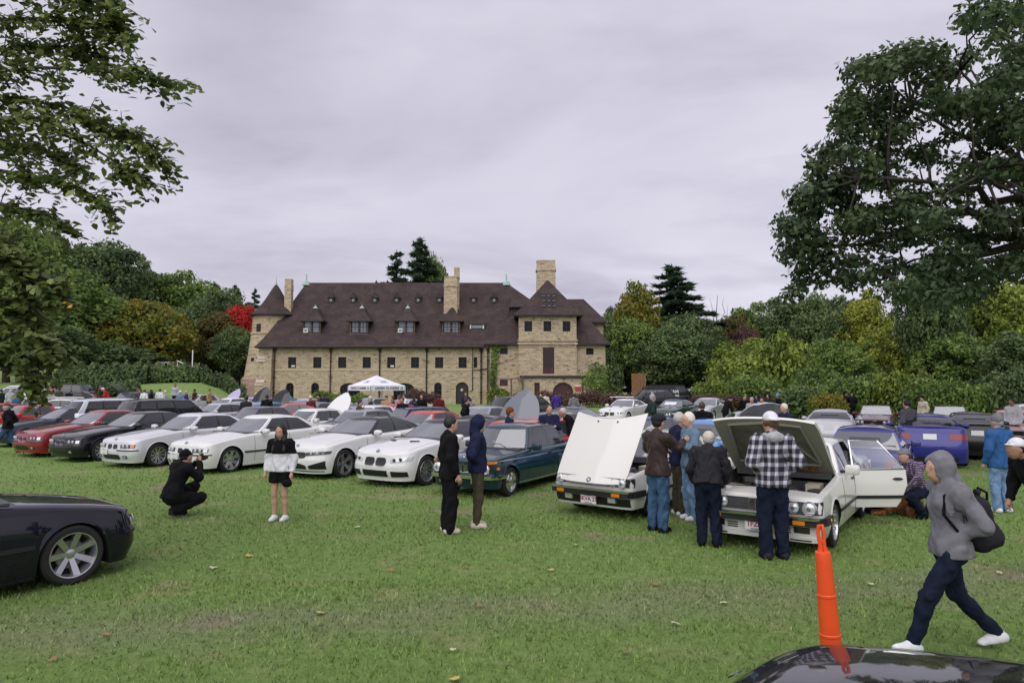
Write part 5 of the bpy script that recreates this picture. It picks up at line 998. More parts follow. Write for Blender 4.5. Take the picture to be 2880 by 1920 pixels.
        for q in (-1, 1):
            yy = .55; pf('indicator', q * (yy - .075), q * (yy + .075), zc - .036, zc + .018, M_AMB, bm, off=.136, depth=.01); pf('apron_lamp' if fc == 'e30' else 'fog_light', q * (.36 if fc == 'e30' else .46), q * (.50 if fc == 'e30' else .66), .30, .385, M_LENS if fc == 'e30' else M_LDK, off=.06 if fc == 'e30' else .012, depth=.07)
        pf('apron', -w * .90, w * .90, .24, .375, M_BLK if fc == 'e30' else PW, off=.008, n=20)
        if fc == 'e28':
            pf('spoiler_lip', -w * .9, w * .9, .19, .25, PW, off=.05, n=20, depth=.06)
            for q in (-1, 1):
                for j in range(3): pf('apron_slot', q * .28, q * .42, .29 + .03 * j, .305 + .03 * j, M_BLK, off=.014)
                pf('brake_duct', q * .42, q * .68, .205, .222, M_BLK, off=.056)
                b = MB(); b.lathe([(.03, 0), (.028, .012), (0, .014)], 14, 0, 'y', (s.xf - .30, q * 0, 0)); b.v = [(p[0], q * (s.SY(s.xf - .30, zc) + .052 + p[1]), p[2] + zc) for p in b.v]; add('side_marker', b, [M_AMB], bm)
    elif fc == '2002':
        pf('grille_panel', -w * .90, w * .90, .50, .69, M_BLK, off=.004, n=26); b = MB()
        for j in range(7): z = .525 + .023 * j; patch(s, 'F', -.46, .46, z - .004, z + .004, .014, 14, 1, .012, b=b)
        add('grille_slats', b, [M_CHR])
        for q in (-1, 1):
            A.append(('headlight', round_lamp(.09), None, (s.FX(.5, .6) + .02, q * .585, .595))); i = pf('grille', q * .015, q * .085, .51, .685, M_CHR, off=.022, shape='rrr'); pf('grille_bars', q * .025, q * .075, .52, .675, M_BLK, i, off=.026, shape='rrr')
            add('indicator', patch(s, 'F', q * .60, q * .755, .705, .752, .016, 8, 2, .03), [M_AMB]); add('side_marker', patch(s, 'L' if q > 0 else 'R', s.xf - .26, s.xf - .16, .58, .63, .014, 4, 2, .02), [M_AMB])
        b = patch(s, 'F', -w * .98, w * .98, .40, .475, .10, 30, 3, .10); bm = add('bumper', b, [M_CHR])
        for f in 'LR': add('bumper_side', patch(s, f, s.xf - .48, s.xf - .10, .40, .475, .05, 8, 2, .05), [M_CHR], bm)
        for q in (-1, 1): b = MB(); b.bx(s.xf + .08, s.xf + .17, q * .38 - .03, q * .38 + .03, .33, .55); add('overrider', b, [M_CHR], bm)
        pf('beltline_front', -w * .85, w * .85, .742, .752, M_CHR, off=.008, n=20)
    else:
        for q in (-1, 1):
            z = s.zt(s.xf - .1); pf('grille', q * .02, q * .26, z - .20, z - .03, M_BLK, shape='rr', off=.014); pf('headlight', q * w * .45, q * w * .92, z - .17, z - .05, M_LENS, off=.012, n=12, depth=.03)
        pf('lower_intake', -w * .5, w * .5, s.zb + .05, s.zb + .2, M_BLK, shape='rrr', off=.008, n=12)
    # rear
    zt1 = s.zt(s.xr + .1); zl, zh = zt1 - .28, zt1 - .13
    for q in (-1, 1): add('tail_light', patch(s, 'B', q * w * .50, q * w * .96, zl, zh, .010, 10, 2, .03), [M_RED])
    add('rear_plate', patch(s, 'B', -.16, .16, zl + .0, zl + .15, .010, 6, 2, .01), [M_PLATE])
    if s.__dict__.get('boxy'): add('rear_bumper', patch(s, 'B', -w * .98, w * .98, .42, .54, .09, 24, 2, .12), [M_BLK if fc != '2002' else M_CHR])
    else: add('rear_diffuser', patch(s, 'B', -w * .7, w * .7, s.zb + .02, s.zb + .14, .008, 14, 2, .02), [M_BLK])
    # sides
    for f, q in (('L', 1), ('R', -1)):
        ds = [s.xf - d for d in s.doors]
        for x in ds: add('door_seam', patch(s, f, x - .004, x + .004, s.zb + .10 if abs(x) < s.wb / 2 - s.Ra else s.arch(x) + .02, s.zt(x) - s.r, .0025, 1, 8, .01), [M_BLK])
        for a, c in zip(ds[:-1], ds[1:]):
            z = s.zt(c) - .14; add('door_handle', patch(s, f, c + .06, c + .24, z - .018, z + .018, .018, 6, 2, .03, 'rr'), [PW if not s.__dict__.get('boxy') else M_BLK])
        if fc in ('e39', 'e30', 'e28'):
            z = .50 if fc == 'e39' else .46
            for a, c in ((s.wb / 2 - s.Ra - .03, -s.wb / 2 + s.Ra + .03),): add('side_strip', patch(s, f, c, a, z - .022, z + .022, .014, 16, 2, .02), [M_BLK])
        if fc == '2002': add('chrome_strip', patch(s, f, s.xr + .2, s.xf - .12, .735, .750, .008, 24, 1, .012), [M_CHR]); add('sill_strip', patch(s, f, -s.wb / 2 + s.Ra + .02, s.wb / 2 - s.Ra - .02, s.zb + .03, s.zb + .05, .006, 12, 1, .01), [M_CHR])
        if fc == 'f80': b = patch(s, f, s.wb / 2 - s.Ra - .22, s.wb / 2 - s.Ra - .08, .56, .70, .006, 4, 2, .01); add('fender_vent', b, [M_BLK])
        if fc in ('f80', 'e92', 'modern', 'e39'): add('sill_skirt', patch(s, f, -s.wb / 2 + s.Ra + .02, s.wb / 2 - s.Ra - .02, s.zb - .01, s.zb + .035, .012, 12, 1, .03), [M_BLK if fc == 'modern' else PW])
    if fc != 'modern':                                                   # shut line of the bonnet
        for q in (-1, 1):
            b = MB(); P = [(x, q * s.w(x) * .84, s.topz(x, s.w(x) * .84) + .002) for x in np.linspace(s.xf - .30, s.xf - s.gh['c'] if s.gh else s.xf - 1.5, 14)]; b.grid([[(x, y - .004, z) for x, y, z in P], [(x, y + .004, z) for x, y, z in P]]); A.append(('bonnet_seam', b.mesh('bonnet_seam', M_BLK), None, (0, 0, 0)))
        pass
    return A
def interior_parts(s):
    if s.gh is None: dA = 1.75
    else: dA = s.gh['A']
    x0 = s.xf - dA; A = []; zb = s.zt(x0)
    b = MB(); b.box((x0 + .05, 0, zb - .02), (.5, s.W * .82, .10)); A.append(('dashboard', b.mesh('dashboard', M_INT)))
    def seat(w_, hh):
        b = MB(); b.box((0, 0, .0), (.13, w_, hh)); b.box((.0, 0, hh / 2 + .08), (.09, w_ * .5, .15)); return b
    for y in (.36, -.36): b = seat(.46, .5); b.v = [(p[0] + x0 - .95 - (p[2]) * .3, p[1] + y, p[2] + zb - .05) for p in b.v]; A.append(('seat', b.mesh('seat', M_SEAT)))
    b = seat(1.15, .4); b.v = [(p[0] + x0 - 1.75 - p[2] * .3, p[1], p[2] + zb - .08) for p in b.v]; A.append(('rear_seat', b.mesh('rear_seat', M_SEAT)))
    b = MB(); t = [(x0 - .32 + .05 * math.sin(a), .36 + .18 * math.cos(a), zb + .02 + .17 * math.sin(a)) for a in np.linspace(0, 2 * math.pi, 17)]; b.tube(t, .014, 5, cap=False); A.append(('steering_wheel', b.mesh('steering_wheel', M_INT)))
    return A
def spec_parts(key, hood_open=False, door_open=False):
    k = (key, hood_open, door_open)
    if k in MC: return MC[k]
    s = Shape(SPECS[key]); s.cab = (s.xf - SPECS[key]['cab'][0], s.xf - SPECS[key]['cab'][1]); hc = dc = None
    if hood_open: hc = (round(s.xf - (s.gh['c'] if s.gh else 1.5) + .03, 4), round(s.xf - max(.33, s.af + .02), 4))
    if door_open: dc = (round(s.xf - s.doors[2], 4), round(s.xf - s.doors[1], 4))
    MC[k] = dict(s=s, body=body_mesh(s, hc, dc), gh=greenhouse(s) if s.gh else [], face=face_parts(s), inter=interior_parts(s), hc=hc, dc=dc); return MC[k]
def own(o, m):
    for sl in o.material_slots:
        if sl.material == PW: sl.link = 'OBJECT'; sl.material = m
    return o
def plate_obj(parent, loc, text, w_=.305, h=.155, rot=None, top=None, small=None):
    b = MB(); b.box((0, 0, 0), (.012, w_, h)); o = obj('license_plate', b.mesh('license_plate', M_PLATE), parent, loc, rot or (0, 0, 0))
    if text: l = obj('plate_text', text_mesh(text, h * .60, M_PRED if small != 'dark' else M_BLK, .002, .002), o, (.009, 0, 0), (0, 0, R(90)))
    b = MB(); b.box((.008, 0, h * .40), (.002, w_ * .42, h * .07)); b.box((.008, 0, -h * .40), (.002, w_ * .5, h * .06)); obj('plate_print', b.mesh('plate_print', M_PBLU), o)
    return o
NCAR = {}
def car(key, pos, rz, pm, label, glass=None, wheel=None, hood=None, hood_mat=None, door=None, plate=None, wrot=0, group=None, roof=None, name='car', cat='car', fittings=True, skip=(), inter=True):
    D = spec_parts(key, bool(hood), bool(door)); s = D['s']; root = empty(name, pos, rz); tag(root, label, cat, group)
    own(obj('body', D['body'], root), pm)
    for nm, me, k in D['gh']:
        if door and k == 'bL': continue
        o = obj(nm, me, root)
        if nm == 'roof': own(o, roof or pm)
        elif glass and (nm != 'windshield' or glass == 'all'): o.material_slots[0].link = 'OBJECT'; o.material_slots[0].material = G_DRK
    made = []
    if fittings:
        for nm, me, par, loc in D['face']:
            if nm in skip or (hood and nm == 'bonnet_seam'): made.append(None); continue
            o = own(obj(nm, me, made[par] if par is not None and made[par] else root, loc), pm); made.append(o)
            if door and nm == 'door_seam' and me.vertices[0].co.y > 0: o.hide_render = False
    if inter:
        for nm, me in D['inter']: obj(nm, me, root)
    wk = dict(spokes=10, sw=.03, twin=False, color=M_SIL, dish=.03); wk.update(wheel or {}); R_ = wk.pop('R', s.R); rim = wk.pop('rim', s.rim); ty, ri = wheel_meshes(R_, rim, **wk)
    for x in (s.wb / 2, -s.wb / 2):
        for q in (1, -1):
            o = obj('wheel', ty, root, (x, q * (s.W / 2 - .125), R_), (0, 0, (0 if q > 0 else math.pi) + (wrot if x > 0 else 0))); obj('rim', ri, o)
    b = MB() if ('ub', key) not in MC else None
    if b: b.bx(s.xr + .3, s.xf - .3, -s.W * .32, s.W * .32, s.zb + .02, s.zb + .34); MC[('ub', key)] = b.mesh('underbody', M_UND)
    obj('underbody', MC[('ub', key)], root)
    xm = s.xf - (s.gh['A'] if s.gh else 1.75) - .12
    for q in (1, -1):
        o = own(obj('mirror', mirror_mesh(bool(s.__dict__.get('boxy'))), root, (xm, q * (s.SY(xm, s.zt(xm) - .1) + .10), s.zt(xm) + .055)), pm); o.scale = (1, q, 1)
    bx_ = s.xf - lin(s.inset_f, s.zt(s.xf) - .02) - (.11 if key != '2002' else .02); 
    if key in ('e39', 'e39a', 'f80', 'e92', 'one', '2002') and not hood: o = obj('badge', roundel(.041), root, (s.xf - .12, 0, s.topz(s.xf - .12, 0) + .0), (0, R(-55), 0))
    if plate: plate_obj(root, (s.FX(0, plate[1]) + plate[2], plate[3] if len(plate) > 3 else 0, plate[1]), plate[0], rot=(0, R(4), 0))
    return root, s, D
def hood_panel(s, key, tilt, pm, root, hinge='rear', liner=False, badge=False, dx=0, dz=0, dome=False):
    """bonnet lifted about its hinge line"""
    x0 = s.xf - (s.gh['c'] if s.gh else 1.5) + .02; x1 = s.xf - .07; hx = x0 if hinge == 'rear' else x1; hz = s.topz(hx, 0) + .01; n, m = 12, 12; P, Q = [], []
    for i in range(n + 1):
        x = x0 + (x1 - x0) * i / n; P.append([]); Q.append([])
        for j in range(m + 1):
            f = 2 * j / m - 1; wd = s.w(x) * (.88 if x < s.xs else .86); wd *= (1 if not dome else math.sqrt(max(.12, 1 - (i / n if hinge == 'rear' else 1 - i / n) ** 3.2 * .9))); y = f * wd; xx = x - (.06 * abs(f) ** 3 if i == n else 0) + ((.15 if not dome else -.14) * (1 - f * f) if i == 0 and hinge == 'front' else 0); z = s.topz(x, y)
            P[-1].append((xx - hx, y, z - hz + .004)); Q[-1].append((xx - hx, y * .985, z - hz - .032))
    b = MB(); b.grid(P, 0); b.grid(Q, 1); rim = lambda G: G[0] + [r[-1] for r in G[1:]] + G[-1][::-1][1:] + [r[0] for r in G[::-1]][1:-1]; b.grid([rim(P), rim(Q)], 0, cu=True)
    o = own(obj('bonnet', b.mesh('bonnet', [PW, pm if not liner else mat('bonnet_underside', (.33, .32, .27), .7)], 40), root, (hx + dx, 0, hz + dz), (0, (-tilt if hinge == 'rear' else tilt), 0)), pm)
    if liner:
        b = MB(); lm = mat('bonnet_liner', (.17, .165, .14), .9, noise=.25, nscale=5); L = x1 - x0; wd = s.W * .5
        for sg in (-1, 1):
            G = [[(a * L, sg * y * wd, s.topz(x0 + a * L, sg * y * wd) - hz - .038) for y in np.linspace(.04, .70 - .14 * a, 7)] for a in np.linspace(.20, .90, 8)]; b.grid(G)
        obj('bonnet_liner', b.mesh('bonnet_liner', lm, 180), o); rm = mat('bonnet_rib', (.30, .29, .24), .7)
        for pts in ([(.22, 0), (.9, 0)], [(.22, -.70), (.9, -.58), (.94, .0), (.9, .58), (.22, .70)], [(.2, -.7), (.14, 0), (.2, .7)], [(.22, .70), (.88, .08)]):
            b = MB(); b.tube([(a * L, y * wd, s.topz(x0 + a * L, y * wd) - hz - .045) for a, y in pts], .02, 5); obj('bonnet_rib', b.mesh('bonnet_rib', rm), o)
        b = MB(); b.box((.12 * L, wd * .25, -.07), (.16, .62, .05)); obj('scorched_pad', b.mesh('scorched_pad', mat('rusty_foam', (.20, .11, .04), .95, noise=.6, nscale=14)), o)
    if hinge == 'front' and badge:
        for y in (-.2, .2): b_ = MB(); b_.box((0, 0, 0), (.03, .03, .012)); obj('washer_nozzle', b_.mesh('washer_nozzle', M_BLK), o, (x0 + .22 - hx, y, s.topz(x0 + .22, y) - hz + .006))
    if badge: obj('badge', roundel(.041), o, (-.06 if hinge == 'front' else L - .06, 0, s.topz(x1 - .06, 0) - hz + .006), (0, R(-82), 0))
    return o
def engine_bay(s, root, hc, seed=1, blue=True):
    rs = random.Random(seed); a, c = hc; w_ = s.W * .38; zf = .36
    b = MB(); b.add([(a, -w_, zf), (c, -w_, zf), (c, w_, zf), (a, w_, zf), (a, -w_, .80), (c, -w_, .72), (c, w_, .72), (a, w_, .80)], [(0, 1, 2, 3), (0, 4, 5, 1), (2, 6, 7, 3), (0, 3, 7, 4), (1, 5, 6, 2)]); obj('engine_bay', b.mesh('engine_bay', mat('bay_paint', (.05, .05, .05), .7, noise=.4, nscale=7)), root)
    b = MB(); m = (a + c) / 2; b.box((m, .05, .58), (.75, .24, .30)); b.box((m, .05, .745), (.66, .16, .06)); b.tube([(m - .3, .20, .72), (m + .3, .20, .72)], .045, 8)
    for k in range(6): b.tube([(m - .28 + k * .11, .16, .74), (m - .28 + k * .11, .30, .66), (m - .28 + k * .11, .32, .5)], .022, 6)
    obj('engine_block', b.mesh('engine_block', M_ENG), root); b = MB(); b.box((m, .05, .79), (.62, .17, .05)); obj('valve_cover', b.mesh('valve_cover', mat('cast_alloy', (.42, .42, .43), .4, .7)), root); b = MB(); b.tube([(m + .1, -.1, .74), (m + .25, -.28, .76), (m + .1, -.42, .74)], .05, 8); obj('intake_pipe', b.mesh('intake_pipe', M_BLK), root); b = MB(); b.box((a + .14, -.3, .78), (.12, .5, .08)); obj('wiper_tray', b.mesh('wiper_tray', mat('grey_plastic', (.12, .12, .12), .6)), root); b = MB(); b.box((c - .12, -.12, .66), (.10, .95, .30)); obj('radiator', b.mesh('radiator', M_BLK), root)
    b = MB(); b.box((c - .28, w_ - .16, .64), (.24, .26, .22)); obj('battery', b.mesh('battery', mat('battery_blue', (.02, .08, .16), .4) if blue else M_BLK), root)
    b = MB(); b.box((a + .30, w_ - .15, .72), (.26, .20, .18)); obj('coolant_tank', b.mesh('coolant_tank', mat('tank_plastic', (.55, .50, .36), .5)), root)
    b = MB(); b.box((c - .32, -w_ + .20, .70), (.34, .30, .16)); obj('air_filter_box', b.mesh('air_filter_box', mat('filter_tan', (.42, .36, .20), .6)), root)
    for q in (-1, 1): b = MB(); b.lathe([(.13, .60), (.12, .76), (.04, .78), (0, .78)], 14, c=(s.wb / 2 - .04, q * (w_ - .06), 0)); obj('strut_tower', b.mesh('strut_tower', mat('bay_paint')), root)
    for k in range(6): b = MB(); p = Vector((rs.uniform(a + .1, c - .1), rs.uniform(-w_, w_) * .7, .70)); b.tube([p, p + Vector((rs.uniform(-.15, .15), rs.uniform(-.15, .15), .06)), p + Vector((rs.uniform(-.3, .3), rs.uniform(-.3, .3), -.05))], .016, 6); obj('hose', b.mesh('hose', M_BLK), root)
def spot(px, py, rz, key, corner=1):
    """where a car stands so that its front wheel (corner 1 left, -1 right) meets the grass at the photo point"""
    s = SPECS[key]; p = gp(px, py, 0); o = Vector((s['wb'] / 2, corner * (s['W'] / 2 - .02), 0)); o.rotate(Matrix.Rotation(rz, 3, 'Z')); return (p.x - o.x, p.y - o.y, 0)
# ---- front row
H0 = R(240)
def front_row():
    car('e39a', spot(445, 1312, H0, 'e39'), H0, PSV_ := paint('titanium_white', (.62, .62, .66), .15), 'silver-white sedan with many-spoked wheels and a front plate, next to the black sedan', glass='side', wheel=dict(spokes=10, sw=.022, twin=True), plate=('', .44, .03, -.30))
    car('e39', spot(650, 1328, H0, 'e39'), H0, PW, 'white sedan with seven-spoke deep silver wheels behind the crouching photographer', glass='side', wheel=dict(spokes=7, sw=.045, rim=.25), plate=('', .44, .03, -.28))
    car('e39', spot(289, 1296, H0, 'e39'), H0, PBK, 'black sedan with twin-ring headlights between the dark red and the silver-white sedan', glass='side', wheel=dict(spokes=10, sw=.03))
    car('e39', spot(178, 1283, H0, 'e39'), H0, PRD, 'dark red sedan parked beside the black sedan in the front row', glass='side', wheel=dict(spokes=8, sw=.04))
    car('e39', spot(72, 1256, R(232), 'e39'), R(232), paint('steel_blue', (.035, .04, .065), .2), 'dark steel-blue sedan with bright ten-spoke wheels at the end of the front row', glass='side', wheel=dict(spokes=10, sw=.035, rim=.26))
    car('f80', spot(970, 1343, H0, 'f80'), H0, PW, 'white sports sedan with angular dark headlights beside the woman in shorts', glass='side', wheel=dict(spokes=5, sw=.05, twin=True, color=mat('rim_mid', (.32, .32, .34), .3, .8)), roof=PBK)
    car('e92', spot(1202, 1365, R(238), 'e92'), R(238), PW, 'white coupe with dark roof, black oval grilles and bonnet vents', glass='side', wheel=dict(spokes=10, sw=.022, twin=True), roof=PBK)
    tw, s2, _ = car('2002', spot(1438, 1395, H0, '2002'), H0, PTL, 'dark teal vintage coupe with chrome bumper and round headlights', wheel=dict(cover=True, spokes=1, sw=.005, color=M_CHR, dish=.02), skip=())
    b = MB(); b.box((0, 0, 0), (.20, .30, .003)); obj('dash_paper', b.mesh('dash_paper', M_PLATE), tw, (s2.xf - 1.52, -.05, s2.zt(s2.xf - 1.5) + .07), (0, R(-18), 0))
    for y in (.05, -.45): b = MB(); b.tube([(s2.xf - 1.36, y + .25, s2.zt(s2.xf - 1.4) + .03), (s2.xf - 1.44, y - .02, s2.zt(s2.xf - 1.4) + .12), (s2.xf - 1.47, y - .2, s2.zt(s2.xf - 1.4) + .15)], .007, 5); obj('wiper', b.mesh('wiper', M_CHR), tw)
    # cream-white coupe, bonnet tipped forward
    rz = R(231); root, s, D = car('e30', spot(1843, 1452, rz, 'e30'), rz, PIV, 'white boxy coupe with its bonnet tipped forward and plate 3KVA 27', hood=True, plate=('3KVA 27', .335, .09), wheel=dict(spokes=7, sw=.04, color=M_RDK), skip=('front_plate',))
    hood_panel(s, 'e30', R(49), PIV, root, 'front', badge=True, dx=.13, dz=-.17); engine_bay(s, root, D['hc'], 3, False)
    # white sedan, bonnet up and rear door open
    rz = R(235); root, s, D = car('e28', spot(2352, 1538, rz, 'e28'), rz, PIV, 'white boxy sedan with raised bonnet and open rear door, plate starting 1FZ', hood=True, door=True, wheel=dict(spokes=14, sw=.018, color=M_SIL), plate=('1FZ    ', .375, .10))
    hood_panel(s, 'e28', R(41), PIV, root, 'rear', liner=True); engine_bay(s, root, D['hc'], 4)
    x1, x0 = D['dc'][1], D['dc'][0]; b = patch(s, 'L', x0, x1, lambda a: s.zb + .10 + max(0, x0 + .16 - a) * 2.2, lambda a: s.zt(a) - .05, .0, 14, 10, .05)
    hx, hy = x1, s.SY(x1, .6)
    def mv(b_): b_.v = [(p[0] - hx, p[1] - hy, p[2]) for p in b_.v]; return b_
    d = own(obj('door', mv(b).mesh('door', [PW], 40), root, (hx, hy, 0), (0, 0, R(-53))), PIV)
    b = MB(); zt = s.zt(x0) - .05; f0 = (x1 - .0, zt); f1 = (x1 - .04, s.H - .07); f2 = (x0 + .34, s.H - .07); f3 = (x0 + .02, zt + .02); yb, yt = s.SY(x0, zt - .03) - .03, s.gh['gt'] + .03
    P = [(f0[0], yb, f0[1]), (f1[0], yt, f1[1]), (f2[0], yt, f2[1]), (f3[0], yb, f3[1]), (f0[0], yb, f0[1])]; b.tube(P, .018, 6); obj('window_frame', mv(b).mesh('window_frame', M_CHR), d)
    b = MB(); b.poly(P[:4]); obj('door_glass', mv(b).mesh('door_glass', G_CLR), d)
    b = patch(s, 'L', x0 + .02, x1 - .02, .44, .49, .014, 8, 2, .02); obj('side_strip', mv(b).mesh('side_strip', M_BLK), d); b = patch(s, 'L', x0 + .06, x0 + .24, zt - .16, zt - .12, .016, 4, 2, .02, 'rr'); obj('door_handle', mv(b).mesh('door_handle', M_BLK), d)
    b = MB(); b.bx(x0 + .05, x1 - .05, .0, s.W / 2 - .2, .28, .34); b.bx(x0 + .0, x0 + .5, .12, .6, .34, .52); obj('cabin_floor', b.mesh('cabin_floor', M_INT), root)
    b = MB(); b.box((0, 0, .30), (.14, .48, .66)); b.box((.30, 0, 0), (.52, .48, .16)); b.box((-.0, 0, .70), (.10, .26, .16)); b.v = [(p[0] + x0 + .12 - p[2] * .2, p[1] + .38, p[2] + .50) for p in b.v]; obj('rear_bench', b.mesh('rear_bench', M_SEAT), root)
front_row()
# ---- the two near cars
rz = R(56); p = gp(205, 1645, 0)
o_ = Vector((2.83 / 2, -.88, 0)); o_.rotate(Matrix.Rotation(rz, 3, 'Z'))
car('e39', (p.x - o_.x, p.y - o_.y, 0), rz, PNV, 'midnight-blue sedan with deep-dish seven-spoke wheel crossing in front of the lawn', wheel=dict(spokes=7, sw=.034, rim=.255, R=.335, color=M_SIL, dish=.06))


# dark car close by: only its bonnet and wing reach into view
def near_black():
    rz = R(135); pos = (1.05 + .707 * 2.235, 3.62 - .707 * 2.235, 0)
    car('e39', pos, rz, PBK, 'glossy black car beside the orange post, mirroring the sky in its bonnet', wheel=dict(spokes=8, sw=.04))
near_black()
# ---- the rows behind
GB = 'cars parked in rows on the lawn'
ROWS = [
 # key, px, D, heading, paint, label, options
 ('e30', 62, 31.5, 236, PBR, 'bright red low coupe just behind the dark steel-blue sedan', {}), ('e36', -30, 33, 236, PBR, 'bright red car cut by the picture edge beside the red coupe', {}),
 ('e39', 268, 33, 150, PPU, 'dusky purple sedan behind the dark red sedan', {}), ('e92', 205, 36, 205, PGY, 'dark grey-green sedan with red tail lights near the people in hoodies', {}), ('e39', 150, 40, 200, PW, 'white sedan behind the person in a red cap', {}), ('e92', 175, 43, 200, PSV, 'pale silver coupe behind the grey-green sedan', {}),
 ('x5', 375, 29, 52, paint('ice_white', (.62, .64, .72), .1), 'icy white sport utility vehicle parked beside the black one', dict(glass='all')), ('x5', 520, 27.6, 52, PBK, 'black sport utility vehicle facing the building, parked behind the silver-white sedan', {}),
 ('e28', 708, 28, 236, PPU, 'dark sedan with bright window trim beside the black utility vehicle', {}), ('e30', 868, 26.5, 236, PW, 'white boxy four-door sedan behind the woman in shorts', {}), ('e30', 1030, 31, 236, PW, 'white car with its big rounded bonnet tipped up behind the white boxy sedan', dict(up=('front', 46))), ('e28', 1000, 25, 236, PLG, 'light grey sedan in front of the man in a brown jacket', {}),
 ('e30', 1190, 24, 236, PBR, 'bright red boxy sedan behind the white coupe with dark roof', {}), ('e30', 1095, 33, 236, PBR, 'red sedan farther back, beside the man in black near the tent', {}), ('touring', 1237, 29.5, 40, PDB, 'dark blue-grey estate car with rear spoiler beside the red sedan', {}), ('e39', 1345, 28, 236, PLG, 'light grey sedan left of the big raised grey bonnet', {}), ('e92', 1380, 20.5, 70, PBK, 'black car with its door open behind the teal coupe', {}),
 ('e28', 1545, 22, 236, PSL, 'slate grey car with a huge raised bonnet behind the teal coupe', dict(up=('front', 54))), ('touring', 1545, 19, 52, PBR, 'bright red hatchback right behind the teal vintage coupe', {}), ('e39', 1645, 27, 330, PDB, 'dark blue sedan behind the grey-haired man', {}), ('x5', 1510, 34, 30, PBK, 'black utility vehicle behind the raised grey bonnet', {}),
 ('one', 1752, 41, 238, PW, 'white compact coupe with a roof rack in front of the brown hedge', dict(rack=True)), ('e92', 1890, 40, 236, PGN, 'dark green coupe with papers on its windshield', dict(paper=True)), ('e30', 1810, 19.4, 234, PVI, 'violet-roofed boxy sedan directly behind the coupe with the tipped bonnet', {}), ('e92', 1985, 43, 236, PSV, 'silver coupe beside the dark green coupe', {}), ('e30', 2015, 18.5, 55, PLB, 'sky-blue boxy car behind the raised bonnet of the white sedan', {}), ('e92', 2120, 22.5, 262, PSV, 'silver car with its bonnet raised among the group of onlookers', dict(up=('rear', 42))),
 ('e92', 2335, 25.5, 62, PSV, 'silver coupe seen from behind, left of the maroon convertible', {}), ('cab', 2460, 32, 238, PMR, 'maroon convertible with its roof down by the shrubs', dict(cab=True)), ('e30', 2440, 15.6, 58, PVI, 'violet-blue boxy coupe seen behind the open white door', {}), ('f80', 2600, 20.9, 60, PBL, 'royal blue sedan with long red tail lights seen from behind', {}), ('e92', 2722, 22.6, 60, PBK, 'black car parked tight beside the royal blue sedan', {}), ('cab', 2665, 31, 238, PBK, 'black convertible with its roof down beside the folding chair', dict(cab=True)), ('e30', 2850, 25, 240, paint('pink_white', (.62, .36, .36)), 'pale red and white sedan behind the man in the blue jacket', {}), ('e39', 2905, 31, 250, PW, 'white sedan at the edge of the shrubs behind the pale red sedan', {}),
 ('e30', 640, 44, 236, PW, 'white boxy sedan far back near the raised lilac bonnet', {}), ('e92', 655, 36, 236, PLG, 'pale grey sedan in front of the raised lilac bonnet', {}), ('e30', 715, 46, 236, PPK, 'car with raised lilac bonnet near the turret', dict(up=('front', 44))), ('e30', 790, 44, 250, PBK, 'black car with raised bonnet below the turret', dict(up=('front', 54))), ('e30', 838, 42, 250, PBK, 'black car with wide open bonnet below the first arched window', dict(up=('front', 46))), ('e30', 730, 36, 236, PLB, 'sky-blue car in front of the raised black bonnets', {}), ('e92', 795, 33, 200, PBR, 'faded red coupe behind the dark sedan with bright window trim', {}), ('e39', 850, 41, 236, PSV, 'silver sedan beside the hooded person in pale clothes', {}), ('e92', 872, 35, 236, PSL, 'slate coupe behind the white boxy sedan', {}),
 ('e39', 330, 41, 236, PSL, 'slate blue sedan with bonnet propped up near the icy white utility vehicle', dict(up=('rear', 50))), ('touring', 232, 47, 60, PW, 'white hatchback with its tailgate raised near the hedge', dict(gate=True)), ('touring', 425, 50, 60, PGY, 'grey hatchback with its tailgate raised below the hedge', dict(gate=True)), ('e30', 555, 49, 236, PSV, 'silver sedan beside the person in maroon on the grass bank', {}), ('e92', 105, 48, 220, PLG, 'grey car among the crowd below the hedge', {}), ('e39', 30, 52, 200, PW, 'white car behind the crowd at the outer end of the hedge', {}), ('e39', 1130, 40, 236, PSV, 'silver sedan half hidden behind the red sedans near the tent', {}), ('e92', 1030, 43, 236, PLG, 'pale grey coupe in front of the tent', {}), ('e39', 600, 33, 236, PSV, 'silver sedan behind the nose of the black utility vehicle', {}),
]
SPECS['e36'] = dict(SPECS['e92'], face='e39')
